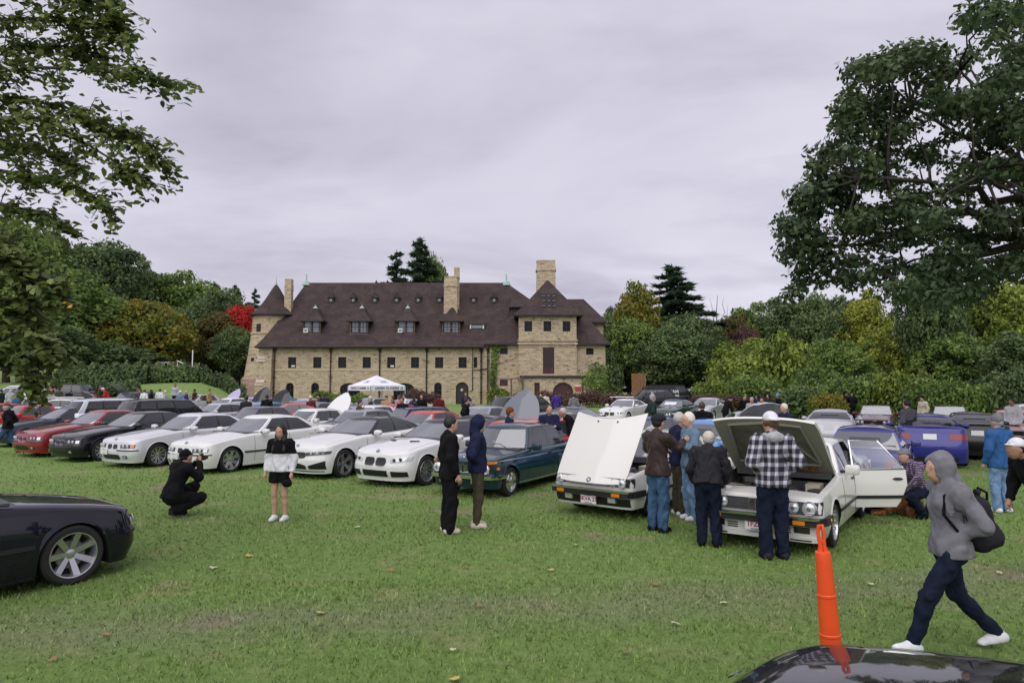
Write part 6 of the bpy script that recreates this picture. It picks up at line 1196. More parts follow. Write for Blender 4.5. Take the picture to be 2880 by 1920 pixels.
def rows():
    for key, px, D, hd, pm, lab, op in ROWS:
        p = gx(px, D); rz = R(hd); up = op.get('up'); root, s, DD = car(key, p, rz, pm, lab, glass=op.get('glass') or ('side' if key not in ('e30', 'e28', 'cab', 'touring') else None), wheel=dict(spokes=7 if key != 'e30' else 10, sw=.035), hood=bool(up), group=GB)
        if up: hood_panel(s, key, R(up[1]), pm, root, up[0], dx=.06 if up[0] == 'front' else 0, dz=-.06 if up[0] == 'front' else 0, dome=True); engine_bay(s, root, DD['hc'], px % 97)
        if op.get('rack'):
            for x in (-.2, .55): b = MB(); b.tube([(x, -.62, s.H + .10), (x, .62, s.H + .10)], .025, 6); b.bx(x - .02, x + .02, -.52, -.48, s.H - .03, s.H + .10); b.bx(x - .02, x + .02, .48, .52, s.H - .03, s.H + .10); obj('roof_bar', b.mesh('roof_bar', M_SIL), root)
        if op.get('paper'): b = MB(); x = s.xf - 1.85; b.box((0, 0, 0), (.3, .7, .004)); o = obj('paper_sign', b.mesh('paper_sign', M_PLATE), root, (x, 0, s.zt(x) + .20), (0, R(30), 0))
        if op.get('gate'): b = MB(); b.box((-.45, 0, 0), (.9, 1.2, .04)); b.box((-.25, 0, .022), (.45, .95, .006), 0, 1); o = own(obj('tailgate', b.mesh('tailgate', [PW, G_DRK]), root, (s.xr + .42, 0, s.H - .03), (0, R(38), 0)), pm)
        if op.get('cab'):                                                # windscreen frame and low glass of an open car
            x = s.xf - 1.75; zt = s.zt(x); b = MB(); b.tube([(x, -.68, zt - .02), (x - .36, -.56, zt + .42), (x - .40, 0, zt + .45), (x - .36, .56, zt + .42), (x, .68, zt - .02)], .025, 6); fr = own(obj('windscreen_frame', b.mesh('windscreen_frame', PW), root), pm)
            b = MB(); b.poly([(x, -.66, zt), (x, .66, zt), (x - .36, .55, zt + .42), (x - .40, 0, zt + .44), (x - .36, -.55, zt + .42)]); obj('windshield', b.mesh('windshield', G_WB), fr)
rows()
# ---- vans, trucks and cars on the road behind the hedge
def road_cars():
    root, s, D = car('van', gx(1898, 60), R(8), PNV, 'dark navy catering van with white lettering beyond the hedge', glass='all', name='van', cat='van')
    for tx_, sz, z in (('ERHAM', .40, 1.50), ('& CATERING', .24, 1.16)): obj('lettering', text_mesh(tx_, sz, M_WHT, .004, .008), root, (-.75, -s.SY(-.75, 1.0) - .05, z))
    car('x5', gx(1812, 55), R(190), PBK, 'black utility vehicle in front of the navy catering van', glass='all')
    car('x5', gx(1815, 72), R(190), PBK, 'black utility vehicle under the trees behind the vans', glass='all'); car('x5', gx(1930, 70), R(190), PSV, 'silver utility vehicle behind the catering van', glass='all')
    car('pickup', gx(2150, 55), R(10), paint('faded_maroon', (.22, .06, .07)), 'faded maroon pickup truck behind the onlookers', glass='side', name='pickup_truck', cat='truck')
    car('x5', gx(30, 50), R(190), PSV, 'silver utility vehicle half hidden behind the near leaves', glass='all'); car('x5', gx(165, 51), R(185), PBK, 'black utility vehicle beside the hedge end', glass='all')
road_cars()
# ================================================================= PEOPLE
# Figures are grown as smooth surfaces: tapered limbs blended into one field, then meshed.
def nets(f, org, vx):
    """surface of f<0 on a grid as quads"""
    s = f < 0; nx, ny, nz = f.shape; cx, cy, cz = nx - 1, ny - 1, nz - 1; acc = np.zeros((cx, cy, cz, 3), np.float32); cnt = np.zeros((cx, cy, cz), np.float32)
    def cut(o): return f[o[0]:o[0] + cx, o[1]:o[1] + cy, o[2]:o[2] + cz]
    for ax in range(3):
        for u in (0, 1):
            for v in (0, 1):
                o = [0, 0, 0]; o[(ax + 1) % 3] = u; o[(ax + 2) % 3] = v; p = list(o); p[ax] = 1; a, b = cut(o), cut(p); c = (a < 0) != (b < 0); t = np.where(c, a / np.where(c, a - b, 1), 0)
                for k in range(3): acc[..., k] += np.where(c, (t if k == ax else o[k]), 0)
                cnt += c
    act = cnt > 0; idx = np.full(act.shape, -1, np.int32); idx[act] = np.arange(act.sum()); I = np.argwhere(act); V = (I + acc[act] / cnt[act][:, None]) * vx + np.array(org); Q = []
    for ax in range(3):
        a = [slice(0, f.shape[k] - 1) if k == ax else slice(1, f.shape[k] - 1) for k in range(3)]; b = list(a); b[ax] = slice(1, f.shape[ax]); s0, s1 = s[tuple(a)], s[tuple(b)]; c = np.argwhere(s0 != s1)
        if not len(c): continue
        for k in range(3):
            if k != ax: c[:, k] += 1
        u, v = (ax + 1) % 3, (ax + 2) % 3; g = []
        for du, dv in ((1, 1), (0, 1), (0, 0), (1, 0)): d = c.copy(); d[:, u] -= du; d[:, v] -= dv; g.append(idx[d[:, 0], d[:, 1], d[:, 2]])
        q = np.stack(g, 1); e = c.copy(); fl = s[e[:, 0], e[:, 1], e[:, 2]]; q[~fl] = q[~fl][:, ::-1]; Q.append(q)
    Q = np.concatenate(Q); Q = Q[(Q >= 0).all(1)]; return V, Q
class Sdf:
    def __init__(s): s.p = []; s.cuts = []; s.subs = []
    def cone(s, a, b, ra, rb, k=.03, fx=1.0): s.p.append(('c', np.array(a, float), np.array(b, float), ra, rb, k, fx)); return s
    def ell(s, c, r, k=.03, tilt=0): s.p.append(('e', np.array(c, float), np.array(r, float), tilt, 0, k, 1)); return s
    def cut(s, p, n): n = np.array(n, float); s.cuts.append((np.array(p, float), n / np.linalg.norm(n))); return s     # keep the side n points to
    def sub(s, c, r): s.subs.append((np.array(c, float), np.array(r, float))); return s
    def mesh(s, name, vx, m, wr=0.0, seed=0, off=0.0):
        lo = np.min([np.minimum(p[1], p[2] if p[0] == 'c' else p[1]) - (max(p[3], p[4]) if p[0] == 'c' else p[2].max()) for p in s.p], 0) - 2.5 * vx - off; hi = np.max([np.maximum(p[1], p[2] if p[0] == 'c' else p[1]) + (max(p[3], p[4]) if p[0] == 'c' else p[2].max()) for p in s.p], 0) + 2.5 * vx + off
        n = np.ceil((hi - lo) / vx).astype(int) + 1; ax = [lo[k] + np.arange(n[k]) * vx for k in range(3)]; f = np.full(n, 9.0, np.float32)
        for t, a, b, ra, rb, k, fx in s.p:
            rr_ = (max(ra, rb) if t == 'c' else b.max()) + k + 2 * vx + off; l = np.minimum(a, b if t == 'c' else a) - rr_; h = np.maximum(a, b if t == 'c' else a) + rr_
            i0 = [max(0, int((l[q] - lo[q]) / vx)) for q in range(3)]; i1 = [min(n[q], int((h[q] - lo[q]) / vx) + 2) for q in range(3)]; sl = tuple(slice(i0[q], i1[q]) for q in range(3))
            X_, Y_, Z_ = np.meshgrid(ax[0][sl[0]], ax[1][sl[1]], ax[2][sl[2]], indexing='ij')
            if t == 'c':
                d = b - a; L2 = max(1e-9, d @ d); px, py, pz = X_ - a[0], Y_ - a[1], Z_ - a[2]; h_ = np.clip((px * d[0] + py * d[1] + pz * d[2]) / L2, 0, 1); qx, qy, qz = px - h_ * d[0], py - h_ * d[1], pz - h_ * d[2]; r = ra + (rb - ra) * h_
                g = np.sqrt((qx / fx) ** 2 + qy ** 2 + qz ** 2) - r; g *= fx if fx < 1 else 1
            else:
                px, py, pz = X_ - a[0], Y_ - a[1], Z_ - a[2]
                if ra: c, s_ = math.cos(ra), math.sin(ra); px, pz = px * c - pz * s_, px * s_ + pz * c
                q = np.sqrt((px / b[0]) ** 2 + (py / b[1]) ** 2 + (pz / b[2]) ** 2); q1 = np.sqrt((px / b[0] ** 2) ** 2 + (py / b[1] ** 2) ** 2 + (pz / b[2] ** 2) ** 2); g = q * (q - 1) / np.maximum(q1, 1e-6)
            cur = f[sl]; hh = np.maximum(k - np.abs(cur - g), 0) / k; f[sl] = np.minimum(cur, g) - hh * hh * k * .25
        f -= off; G = np.meshgrid(*ax, indexing='ij', sparse=True)
        if wr: f += wr * (np.sin(G[2] * 31 + 5 * np.sin(G[1] * 17 + seed) + seed) * np.sin(G[1] * 21 + G[0] * 17 + seed * 2) + .8 * np.sin(G[2] * 13 + G[1] * 24 + 4 * np.sin(G[0] * 11 + seed)) + .35 * np.sin(G[2] * 75 + 9 * np.sin(G[1] * 23)))
        for p, nn in s.cuts: f = np.maximum(f, -((G[0] - p[0]) * nn[0] + (G[1] - p[1]) * nn[1] + (G[2] - p[2]) * nn[2]))
        for c, r in s.subs: q = np.sqrt(((G[0] - c[0]) / r[0]) ** 2 + ((G[1] - c[1]) / r[1]) ** 2 + ((G[2] - c[2]) / r[2]) ** 2); f = np.maximum(f, -(q - 1) * r.min())
        V, Q = nets(f.astype(np.float32), lo, vx); me = fast_mesh(name, V, Q, [m]); me.shade_smooth(); return me
SKIN = mat('skin', (.50, .30, .22), .55, noise=.08, nscale=9); SKIN_D = mat('skin_tan', (.34, .19, .12), .55, noise=.08, nscale=9)
def cloth(name, col, rough=.85, noise=.12, nscale=14): return mat('cloth_' + name, col, rough, noise=noise, nscale=nscale, spec=.15)
CK = dict(black=cloth('black', (.0065, .0065, .008)), char=cloth('charcoal', (.022, .022, .026)), navy=cloth('navy', (.014, .018, .05)), blue=cloth('blue', (.03, .10, .26)), denim=cloth('denim', (.045, .095, .18), noise=.35, nscale=7), ldenim=cloth('light_denim', (.16, .26, .42), noise=.25), ddenim=cloth('dark_denim', (.009, .013, .030), noise=.2), brown=cloth('brown_leather', (.045, .032, .030), .5), grey=cloth('grey', (.17, .17, .19)), lgrey=cloth('light_grey', (.38, .38, .41)), white=cloth('white', (.68, .68, .72)), cream=cloth('cream', (.55, .50, .40)), red=cloth('red', (.40, .03, .03)), maroon=cloth('maroon', (.10, .015, .02)), purple=cloth('purple', (.06, .03, .22)), tan=cloth('tan', (.36, .24, .12)), green=cloth('dark_green', (.02, .04, .035)), pink=cloth('pink', (.50, .16, .16)), olive=cloth('olive', (.06, .055, .035)), steel=cloth('steel_blue', (.13, .20, .28)), lilac=cloth('lilac', (.40, .36, .50)), rust=cloth('rust', (.16, .06, .025)), sky=cloth('sky', (.08, .30, .50)))
HAIR = dict(black=mat('hair_black', (.010, .009, .009), .6), brown=mat('hair_brown', (.06, .035, .02), .6), grey=mat('hair_grey', (.45, .44, .42), .7), white=mat('hair_white', (.66, .63, .56), .7), curly=mat('hair_curly', (.12, .06, .03), .7, noise=.4, nscale=40))
def plaid(name, base, light, sc):
    m = bpy.data.materials.new(name); m.use_nodes = True; t, n, l = nodes(m); b = n['Principled BSDF']; b.inputs['Roughness'].default_value = .9; tc = n.new('ShaderNodeTexCoord'); s = n.new('ShaderNodeSeparateXYZ'); l.new(tc.outputs['Object'], s.inputs[0]); vals = []
    ad = n.new('ShaderNodeMath'); l.new(s.outputs[0], ad.inputs[0]); l.new(s.outputs[1], ad.inputs[1])
    for src in (ad.outputs[0], s.outputs[2]):
        a = n.new('ShaderNodeMath'); a.operation = 'MULTIPLY'; a.inputs[1].default_value = sc; l.new(src, a.inputs[0]); f = n.new('ShaderNodeMath'); f.operation = 'FRACT'; l.new(a.outputs[0], f.inputs[0]); g = n.new('ShaderNodeMath'); g.operation = 'GREATER_THAN'; g.inputs[1].default_value = .58; l.new(f.outputs[0], g.inputs[0]); vals.append(g)
    x = n.new('ShaderNodeMath'); l.new(vals[0].outputs[0], x.inputs[0]); l.new(vals[1].outputs[0], x.inputs[1]); h = n.new('ShaderNodeMath'); h.operation = 'MULTIPLY'; h.inputs[1].default_value = .5; l.new(x.outputs[0], h.inputs[0])
    r = n.new('ShaderNodeValToRGB'); l.new(h.outputs[0], r.inputs[0]); e = r.color_ramp.elements; e[0].color = (*base, 1); e[1].color = (*light, 1); q = e.new(.5); q.color = (*[(u + v) / 3.2 for u, v in zip(base, light)], 1); l.new(r.outputs[0], b.inputs['Base Color']); return m
CK['plaid'] = plaid('plaid', (.012, .013, .03), (.52, .50, .58), 9.5); CK['check'] = plaid('small_check', (.05, .045, .06), (.16, .15, .19), 40); CK['stripe'] = plaid('stripe', (.03, .02, .05), (.34, .25, .38), 26)
def stand(**k):
    J = dict(aL=(-.02, .105, .07), aR=(-.02, -.105, .07), kL=(.02, .10, .49), kR=(.02, -.10, .49), hL=(0, .088, .90), hR=(0, -.088, .90), pel=(0, 0, .96), wai=(0, 0, 1.10), che=(.005, 0, 1.30), nec=(-.005, 0, 1.49), head=(.03, 0, 1.625), sL=(-.01, .185, 1.415), sR=(-.01, -.185, 1.415), eL=(-.04, .255, 1.14), eR=(-.04, -.255, 1.14), wL=(.06, .255, .90), wR=(.06, -.255, .90), tL=(.13, .0, 0), tR=(.13, .0, 0)); J.update(k); return {a: np.array(b, float) for a, b in J.items()}
POSE = dict(stand=stand(), pockets=stand(eL=(-.10, .30, 1.16), eR=(-.10, -.30, 1.16), wL=(-.02, .15, 1.04), wR=(-.02, -.15, 1.04)),
    arms=stand(eL=(.06, .25, 1.17), eR=(.06, -.25, 1.17), wL=(.22, -.04, 1.24), wR=(.24, .05, 1.20)), chin=stand(eR=(.08, -.25, 1.18), wR=(.16, -.06, 1.44), eL=(.05, .24, 1.16), wL=(.2, .02, 1.18)),
    point=stand(eL=(.10, .30, 1.22), wL=(.32, .20, 1.20), eR=(.18, -.26, 1.27), wR=(.42, -.16, 1.34)), lean=stand(pel=(-.05, 0, .95), wai=(.0, 0, 1.08), che=(.10, 0, 1.26), nec=(.20, 0, 1.42), head=(.30, 0, 1.52), sL=(.14, .185, 1.36), sR=(.14, -.185, 1.36), eL=(.12, .26, 1.10), eR=(.12, -.26, 1.10), wL=(.22, .22, .90), wR=(.22, -.22, .90), hL=(-.04, .09, .90), hR=(-.04, -.09, .90)),
    walk=stand(aL=(.40, .08, .07), kL=(.26, .09, .49), aR=(-.42, -.08, .13), kR=(-.08, -.09, .49), tR=(.13, 0, -.05), eL=(-.14, .27, 1.15), wL=(-.03, .14, 1.05), eR=(-.14, -.27, 1.15), wR=(-.03, -.14, 1.05), che=(.03, 0, 1.29), head=(.07, 0, 1.60), nec=(.03, 0, 1.47)),
    crouch=stand(aL=(.10, .13, .07), aR=(-.12, -.10, .13), kL=(.42, .17, .46), kR=(.34, -.16, .30), hL=(-.08, .10, .34), hR=(-.08, -.10, .34), pel=(-.10, 0, .38), wai=(-.06, 0, .52), che=(.02, 0, .72), nec=(.08, 0, .90), head=(.14, 0, 1.01), sL=(.05, .185, .84), sR=(.05, -.185, .84), eL=(.22, .25, .64), eR=(.24, -.25, .66), wL=(.36, .05, .90), wR=(.36, -.07, .92), tR=(.13, 0, -.05)),
    kneel=stand(aL=(.05, .13, .07), aR=(-.35, -.10, .08), kL=(.38, .15, .42), kR=(.02, -.12, .08), hL=(-.04, .10, .46), hR=(-.04, -.10, .46), pel=(-.04, 0, .50), wai=(.04, 0, .64), che=(.14, 0, .82), nec=(.22, 0, .98), head=(.30, 0, 1.08), sL=(.16, .185, .93), sR=(.16, -.185, .93), eL=(.30, .25, .72), eR=(.30, -.25, .72), wL=(.45, .12, .52), wR=(.45, -.12, .52)))
PM = {}
def fingers(b, J, sd, curl):
    w_, e = Vector(J['w' + sd]), Vector(J['e' + sd]); d = (w_ - e).normalized(); q = 1 if sd == 'L' else -1; nrm = d.cross(Vector((1, 0, 0))); nrm = nrm.normalized() if nrm.length > .2 else Vector((0, q, 0)); side = d.cross(nrm).normalized()
    k = w_ + d * .095
    for i, L in enumerate((.070, .080, .074, .058)):
        p = k + side * (.027 - .018 * i); a = p + d * L * .5 + nrm * (-.012 * curl); c = a + d * L * .38 + nrm * (-.024 * curl); b.tube([p - d * .02, p, a, c], [.0095, .0095, .0085, .006], 6)
    p = w_ + d * .045 + side * .03; b.tube([p - side * .012, p + side * .022 + d * .02, p + side * .028 + d * .055], [.011, .010, .007], 6)
def fig_meshes(pose, top, head, leg, vx, hem, seed, female):
    """cached meshes of a figure in a pose: list of (part, mesh)"""
    key = (pose, top, head, leg, vx, hem, seed, female)
    if key in PM: return PM[key]
    J = POSE[pose]; out = []; sw = .92 if female else 1.0
    up = J['nec'] - J['pel']; up = up / np.linalg.norm(up); hd = J['head']; hdir = hd - J['nec']; hdir /= np.linalg.norm(hdir)
    b = Sdf()
    b.ell(hd + hdir * .025, (.094, .076, .100), .03).ell(hd + np.array((.028, 0, -.055)), (.060, .056, .065), .04).cone(J['nec'] - hdir * .05, hd - hdir * .04, .055, .05, .03)
    b.ell(hd + np.array((.098, 0, -.012)), (.020, .013, .024), .015).ell(hd + np.array((.0, .077, -.005)), (.022, .012, .030), .012).ell(hd + np.array((.0, -.077, -.005)), (.022, .012, .030), .012).ell(hd + np.array((.085, 0, -.062)), (.014, .026, .010), .02).ell(hd + np.array((.080, 0, .022)), (.016, .052, .010), .025)
    lk = 1 if leg == 'shorts' else .68; b.cone(J['pel'], J['wai'], .09, .08, .06, .8).cone(J['wai'], J['che'], .08, .09, .06, .8).cone(J['che'], J['nec'] - up * .07, .09, .06, .06, .8).cone(J['sL'] * sw, J['sR'] * sw, .035, .035, .06)
    for q in 'LR':
        b.cone(J['s' + q] * (np.array((1, sw, 1))), J['e' + q], .034, .028, .04).cone(J['e' + q], J['w' + q], .028, .026, .03); d = J['w' + q] - J['e' + q]; d /= np.linalg.norm(d)
        b.cone(J['w' + q], J['w' + q] + d * .085, .026, .034, .02, .9); b.cone(J['h' + q], J['k' + q], .082 * lk, .054 * lk, .06).cone(J['k' + q] + np.array((-.01, 0, -.03)), J['k' + q] * .65 + J['a' + q] * .35 + np.array((-.02, 0, 0)), .052 * lk, .054 * lk, .03).cone(J['k' + q] * .65 + J['a' + q] * .35 + np.array((-.02, 0, 0)), J['a' + q], .054 * lk, .036, .03)
    me = b.mesh('person', vx, SKIN)
    if vx < .02:
        fb = MB(); fingers(fb, J, 'L', 1); fingers(fb, J, 'R', 1); bm = bmesh.new(); bm.from_mesh(me); tmp = fb.mesh('tmp', SKIN, 180); bm.from_mesh(tmp); bm.to_mesh(me); bm.free(); bpy.data.meshes.remove(tmp); me.shade_smooth()
    out.append(('person', me))
    # top: jacket, hoodie or shirt
    t = Sdf(); puff = {'jacket': .046, 'puffer': .064, 'hoodie': .052, 'shirt': .030}[top]
    wd = .145 if not female else .13
    hemz = J['pel'] + up * (hem - .96)
    t.cone(hemz, J['wai'], wd - .02 + puff * .6, wd - .035 + puff * .8, .05, .80).cone(J['wai'], J['che'], wd - .035 + puff * .8, wd + puff * .5 - .005, .06, .80).cone(J['che'], J['nec'] - up * .06, wd + puff * .5 - .01, .085 + puff * .3, .06, .82).cone(J['sL'] * np.array((1, sw, 1)), J['sR'] * np.array((1, sw, 1)), .058 + puff * .4, .058 + puff * .4, .07)
    for q in 'LR': t.cone(J['s' + q] * np.array((1, sw, 1)), J['e' + q], .056 + puff * .5, .050 + puff * .45, .04).cone(J['e' + q], J['w' + q] * .96 + J['e' + q] * .04, .048 + puff * .45, .036 + puff * .3, .035)
    hy = np.array((0, .055, 0)); t.cone(hemz + hy, hemz - hy, .135 + puff * .4, .135 + puff * .4, .06, .92).cone(hemz + up * .12 + hy * .8, hemz + up * .12 - hy * .8, .125 + puff * .4, .125 + puff * .4, .06, .9)
    t.cone(J['nec'] - up * .07, J['nec'] - up * .0 + np.array((-.01, 0, 0)), .082, .070, .03)
    hooded = head in ('hood',)
    if top == 'hoodie' and not hooded: t.ell(J['nec'] + np.array((-.075, 0, -.03)), (.06, .11, .065), .03)
    if hooded: t.ell(hd + np.array((-.018, 0, .030)), (.125, .108, .138), .04).ell(J['nec'] + np.array((-.03, 0, .02)), (.10, .105, .10), .05); t.sub(hd + np.array((.125, 0, -.02)), (.082, .074, .112))
    t.cut(hemz, up); t.sub(J['nec'] + np.array((.06, 0, .035)), (.055, .06, .05))
    out.append(('top', t.mesh('jacket', vx, CK['black'], .0075 if top != 'puffer' else .011, seed)))
    # trousers, shorts or skirt
    g = Sdf(); g.cone(J['pel'] + up * .06, J['pel'] - up * .04, .128, .135, .05, .84)
    for q in 'LR':
        if leg == 'shorts': kk = J['h' + q] * .55 + J['k' + q] * .45; g.cone(J['h' + q], kk, .105, .112, .05); g.cut(kk - np.array((0, 0, .02)), (0, 0, 1))
        else:
            sl = {'loose': (.108, .092, .088), 'slim': (.100, .072, .056), 'straight': (.106, .084, .076)}[leg]; g.cone(J['h' + q], J['k' + q], sl[0], sl[1], .05).cone(J['k' + q], J['a' + q] + (J['k' + q] - J['a' + q]) * .04, sl[1], sl[2], .03)
    out.append(('legs', g.mesh('trousers', vx, CK['black'], .008, seed + 3)))
    for q in 'LR':
        a = J['a' + q]; z0 = a[2] - .07; h = Sdf(); dz = J['t' + q][2] * 1.0; h.cone(a + np.array((-.045, 0, -.025)), a + np.array((.14, 0, -.038 + dz)), .048, .036, .03).cone(a, a + np.array((0, 0, -.02)), .05, .052, .03).cone(a + np.array((.02, 0, -.01)), a + np.array((.12, 0, -.035 + dz)), .045, .04, .03); h.cut((a[0], a[1], z0), (-dz * 3, 0, 1)); out.append(('shoe', h.mesh('shoe', min(vx, .018), CK['white'])))
    # hair or headgear
    h = Sdf(); hc = hd + np.array((-.008, 0, .028))
    if head in ('short', 'balding', 'curly'):
        r = 1.0 if head != 'curly' else 1.12; h.ell(hc + np.array((-.008, 0, .012)), (.102 * r, .087 * r, .106 * r), .02); h.sub(hd + np.array((.11, 0, -.045)), (.115, .12, .115)); h.cut(hd + np.array((0, 0, -.055)), (-.3, 0, 1)); out.append(('hair', h.mesh('hair', min(vx, .014), HAIR['black'], .004 if head != 'curly' else .012, seed)))
        if head == 'balding': out[-1][1].name = 'hair'
    elif head == 'long':
        h.ell(hc + np.array((-.012, 0, .01)), (.110, .096, .112), .03).cone(hd + np.array((-.05, .055, -.05)), hd + np.array((.05, .10, -.33)), .06, .042, .04).cone(hd + np.array((-.05, -.055, -.05)), hd + np.array((.05, -.10, -.33)), .06, .042, .04).cone(hd + np.array((-.07, 0, -.04)), hd + np.array((-.13, 0, -.32)), .07, .075, .05); h.sub(hd + np.array((.115, 0, -.05)), (.105, .062, .125)); out.append(('hair', h.mesh('hair', min(vx, .014), HAIR['black'], .005, seed)))
    elif head in ('cap', 'flatcap', 'backcap', 'beanie', 'pompom'):
        if head in ('beanie', 'pompom'):
            h.ell(hc + np.array((-.012, 0, .03)), (.108, .096, .118), .02); h.cut(hd + np.array((0, 0, .018)), (-.18, 0, 1))
            if head == 'pompom': h.ell(hc + np.array((-.02, 0, .165)), (.045, .045, .042), .01)
        else:
            h.ell(hc + np.array((-.008, 0, .022)), (.108, .092, .100), .02); h.cut(hd + np.array((0, 0, .038)), (-.10, 0, 1)); sgn = -1 if head == 'backcap' else 1
            h.ell(hd + np.array((sgn * .115, 0, .052)), (.085, .070, .012), .02, .12 * sgn)
            if head == 'flatcap': h.ell(hc + np.array((.02, 0, .05)), (.125, .105, .055), .03)
        out.append(('hat', h.mesh('hat', min(vx, .014), CK['black'])))
        h2 = Sdf(); h2.ell(hc + np.array((-.012, 0, -.0)), (.100, .085, .100), .02); h2.sub(hd + np.array((.10, 0, -.03)), (.115, .12, .12)); h2.cut(hd + np.array((0, 0, -.075)), (-.3, 0, 1)); h2.cut(hd + np.array((0, 0, .05)), (0, 0, -1)); out.append(('hair', h2.mesh('hair', min(vx, .014), HAIR['black'], .004 if head != 'backcap' else .01, seed)))
    # eyes and brows for near figures
    if vx < .02:
        for sgn in (1, -1): e = MB(); c = hd + np.array((.081, sgn * .032, .004)); e.box((hd[0] + .088, sgn * .033, hd[2] + .030), (.010, .032, .006)); e.lathe([(0, .012), (.008, .009), (.011, 0), (.011, -.006), (0, -.008)], 10, 0, 'x', tuple(c)); out.append(('eye', e.mesh('eye', mat('eye_dark', (.02, .015, .012), .2), 180)))
        e = MB(); c = hd + np.array((.092, 0, -.062)); e.box(tuple(c), (.012, .042, .008)); out.append(('mouth', e.mesh('mouth', mat('lip', (.30, .10, .09), .5))))
    PM[key] = out; return out
NAMES = dict(top={'jacket': 'jacket', 'puffer': 'puffer_jacket', 'hoodie': 'hoodie', 'shirt': 'shirt'}, legs={'shorts': 'shorts', 'loose': 'trousers', 'straight': 'trousers', 'slim': 'trousers'})
def person(x, y, h, face, pose, label, top=('jacket', 'black'), leg=('straight', 'ddenim'), head=('short', 'black'), hat='black', shoe='white', vx=.03, hem=.86, seed=0, skin=None, female=False, group=None, z=None):
    """face: compass angle (degrees) the figure looks to, 0 = to the right, 90 = away"""
    parts = fig_meshes(pose, top[0], head[0], leg[0], vx, hem, seed, female); root = None; s = h / 1.755
    def setm(o, m): o.material_slots[0].link = 'OBJECT'; o.material_slots[0].material = m
    for nm, me in parts:
        if nm == 'person': root = obj('person', me, None, (x, y, gz(x, y) if z is None else z), (0, 0, R(face))); root.scale = (s, s, s); setm(root, skin or SKIN); continue
        name = {'top': NAMES['top'][top[0]], 'legs': NAMES['legs'][leg[0]]}.get(nm, nm); o = obj(name, me, root); setm(o, {'top': CK[top[1]], 'legs': CK[leg[1]], 'shoe': CK[shoe], 'hair': HAIR[head[1]], 'hat': CK[hat]}.get(nm) or me.materials[0])
    tag(root, label, 'person', group); return root
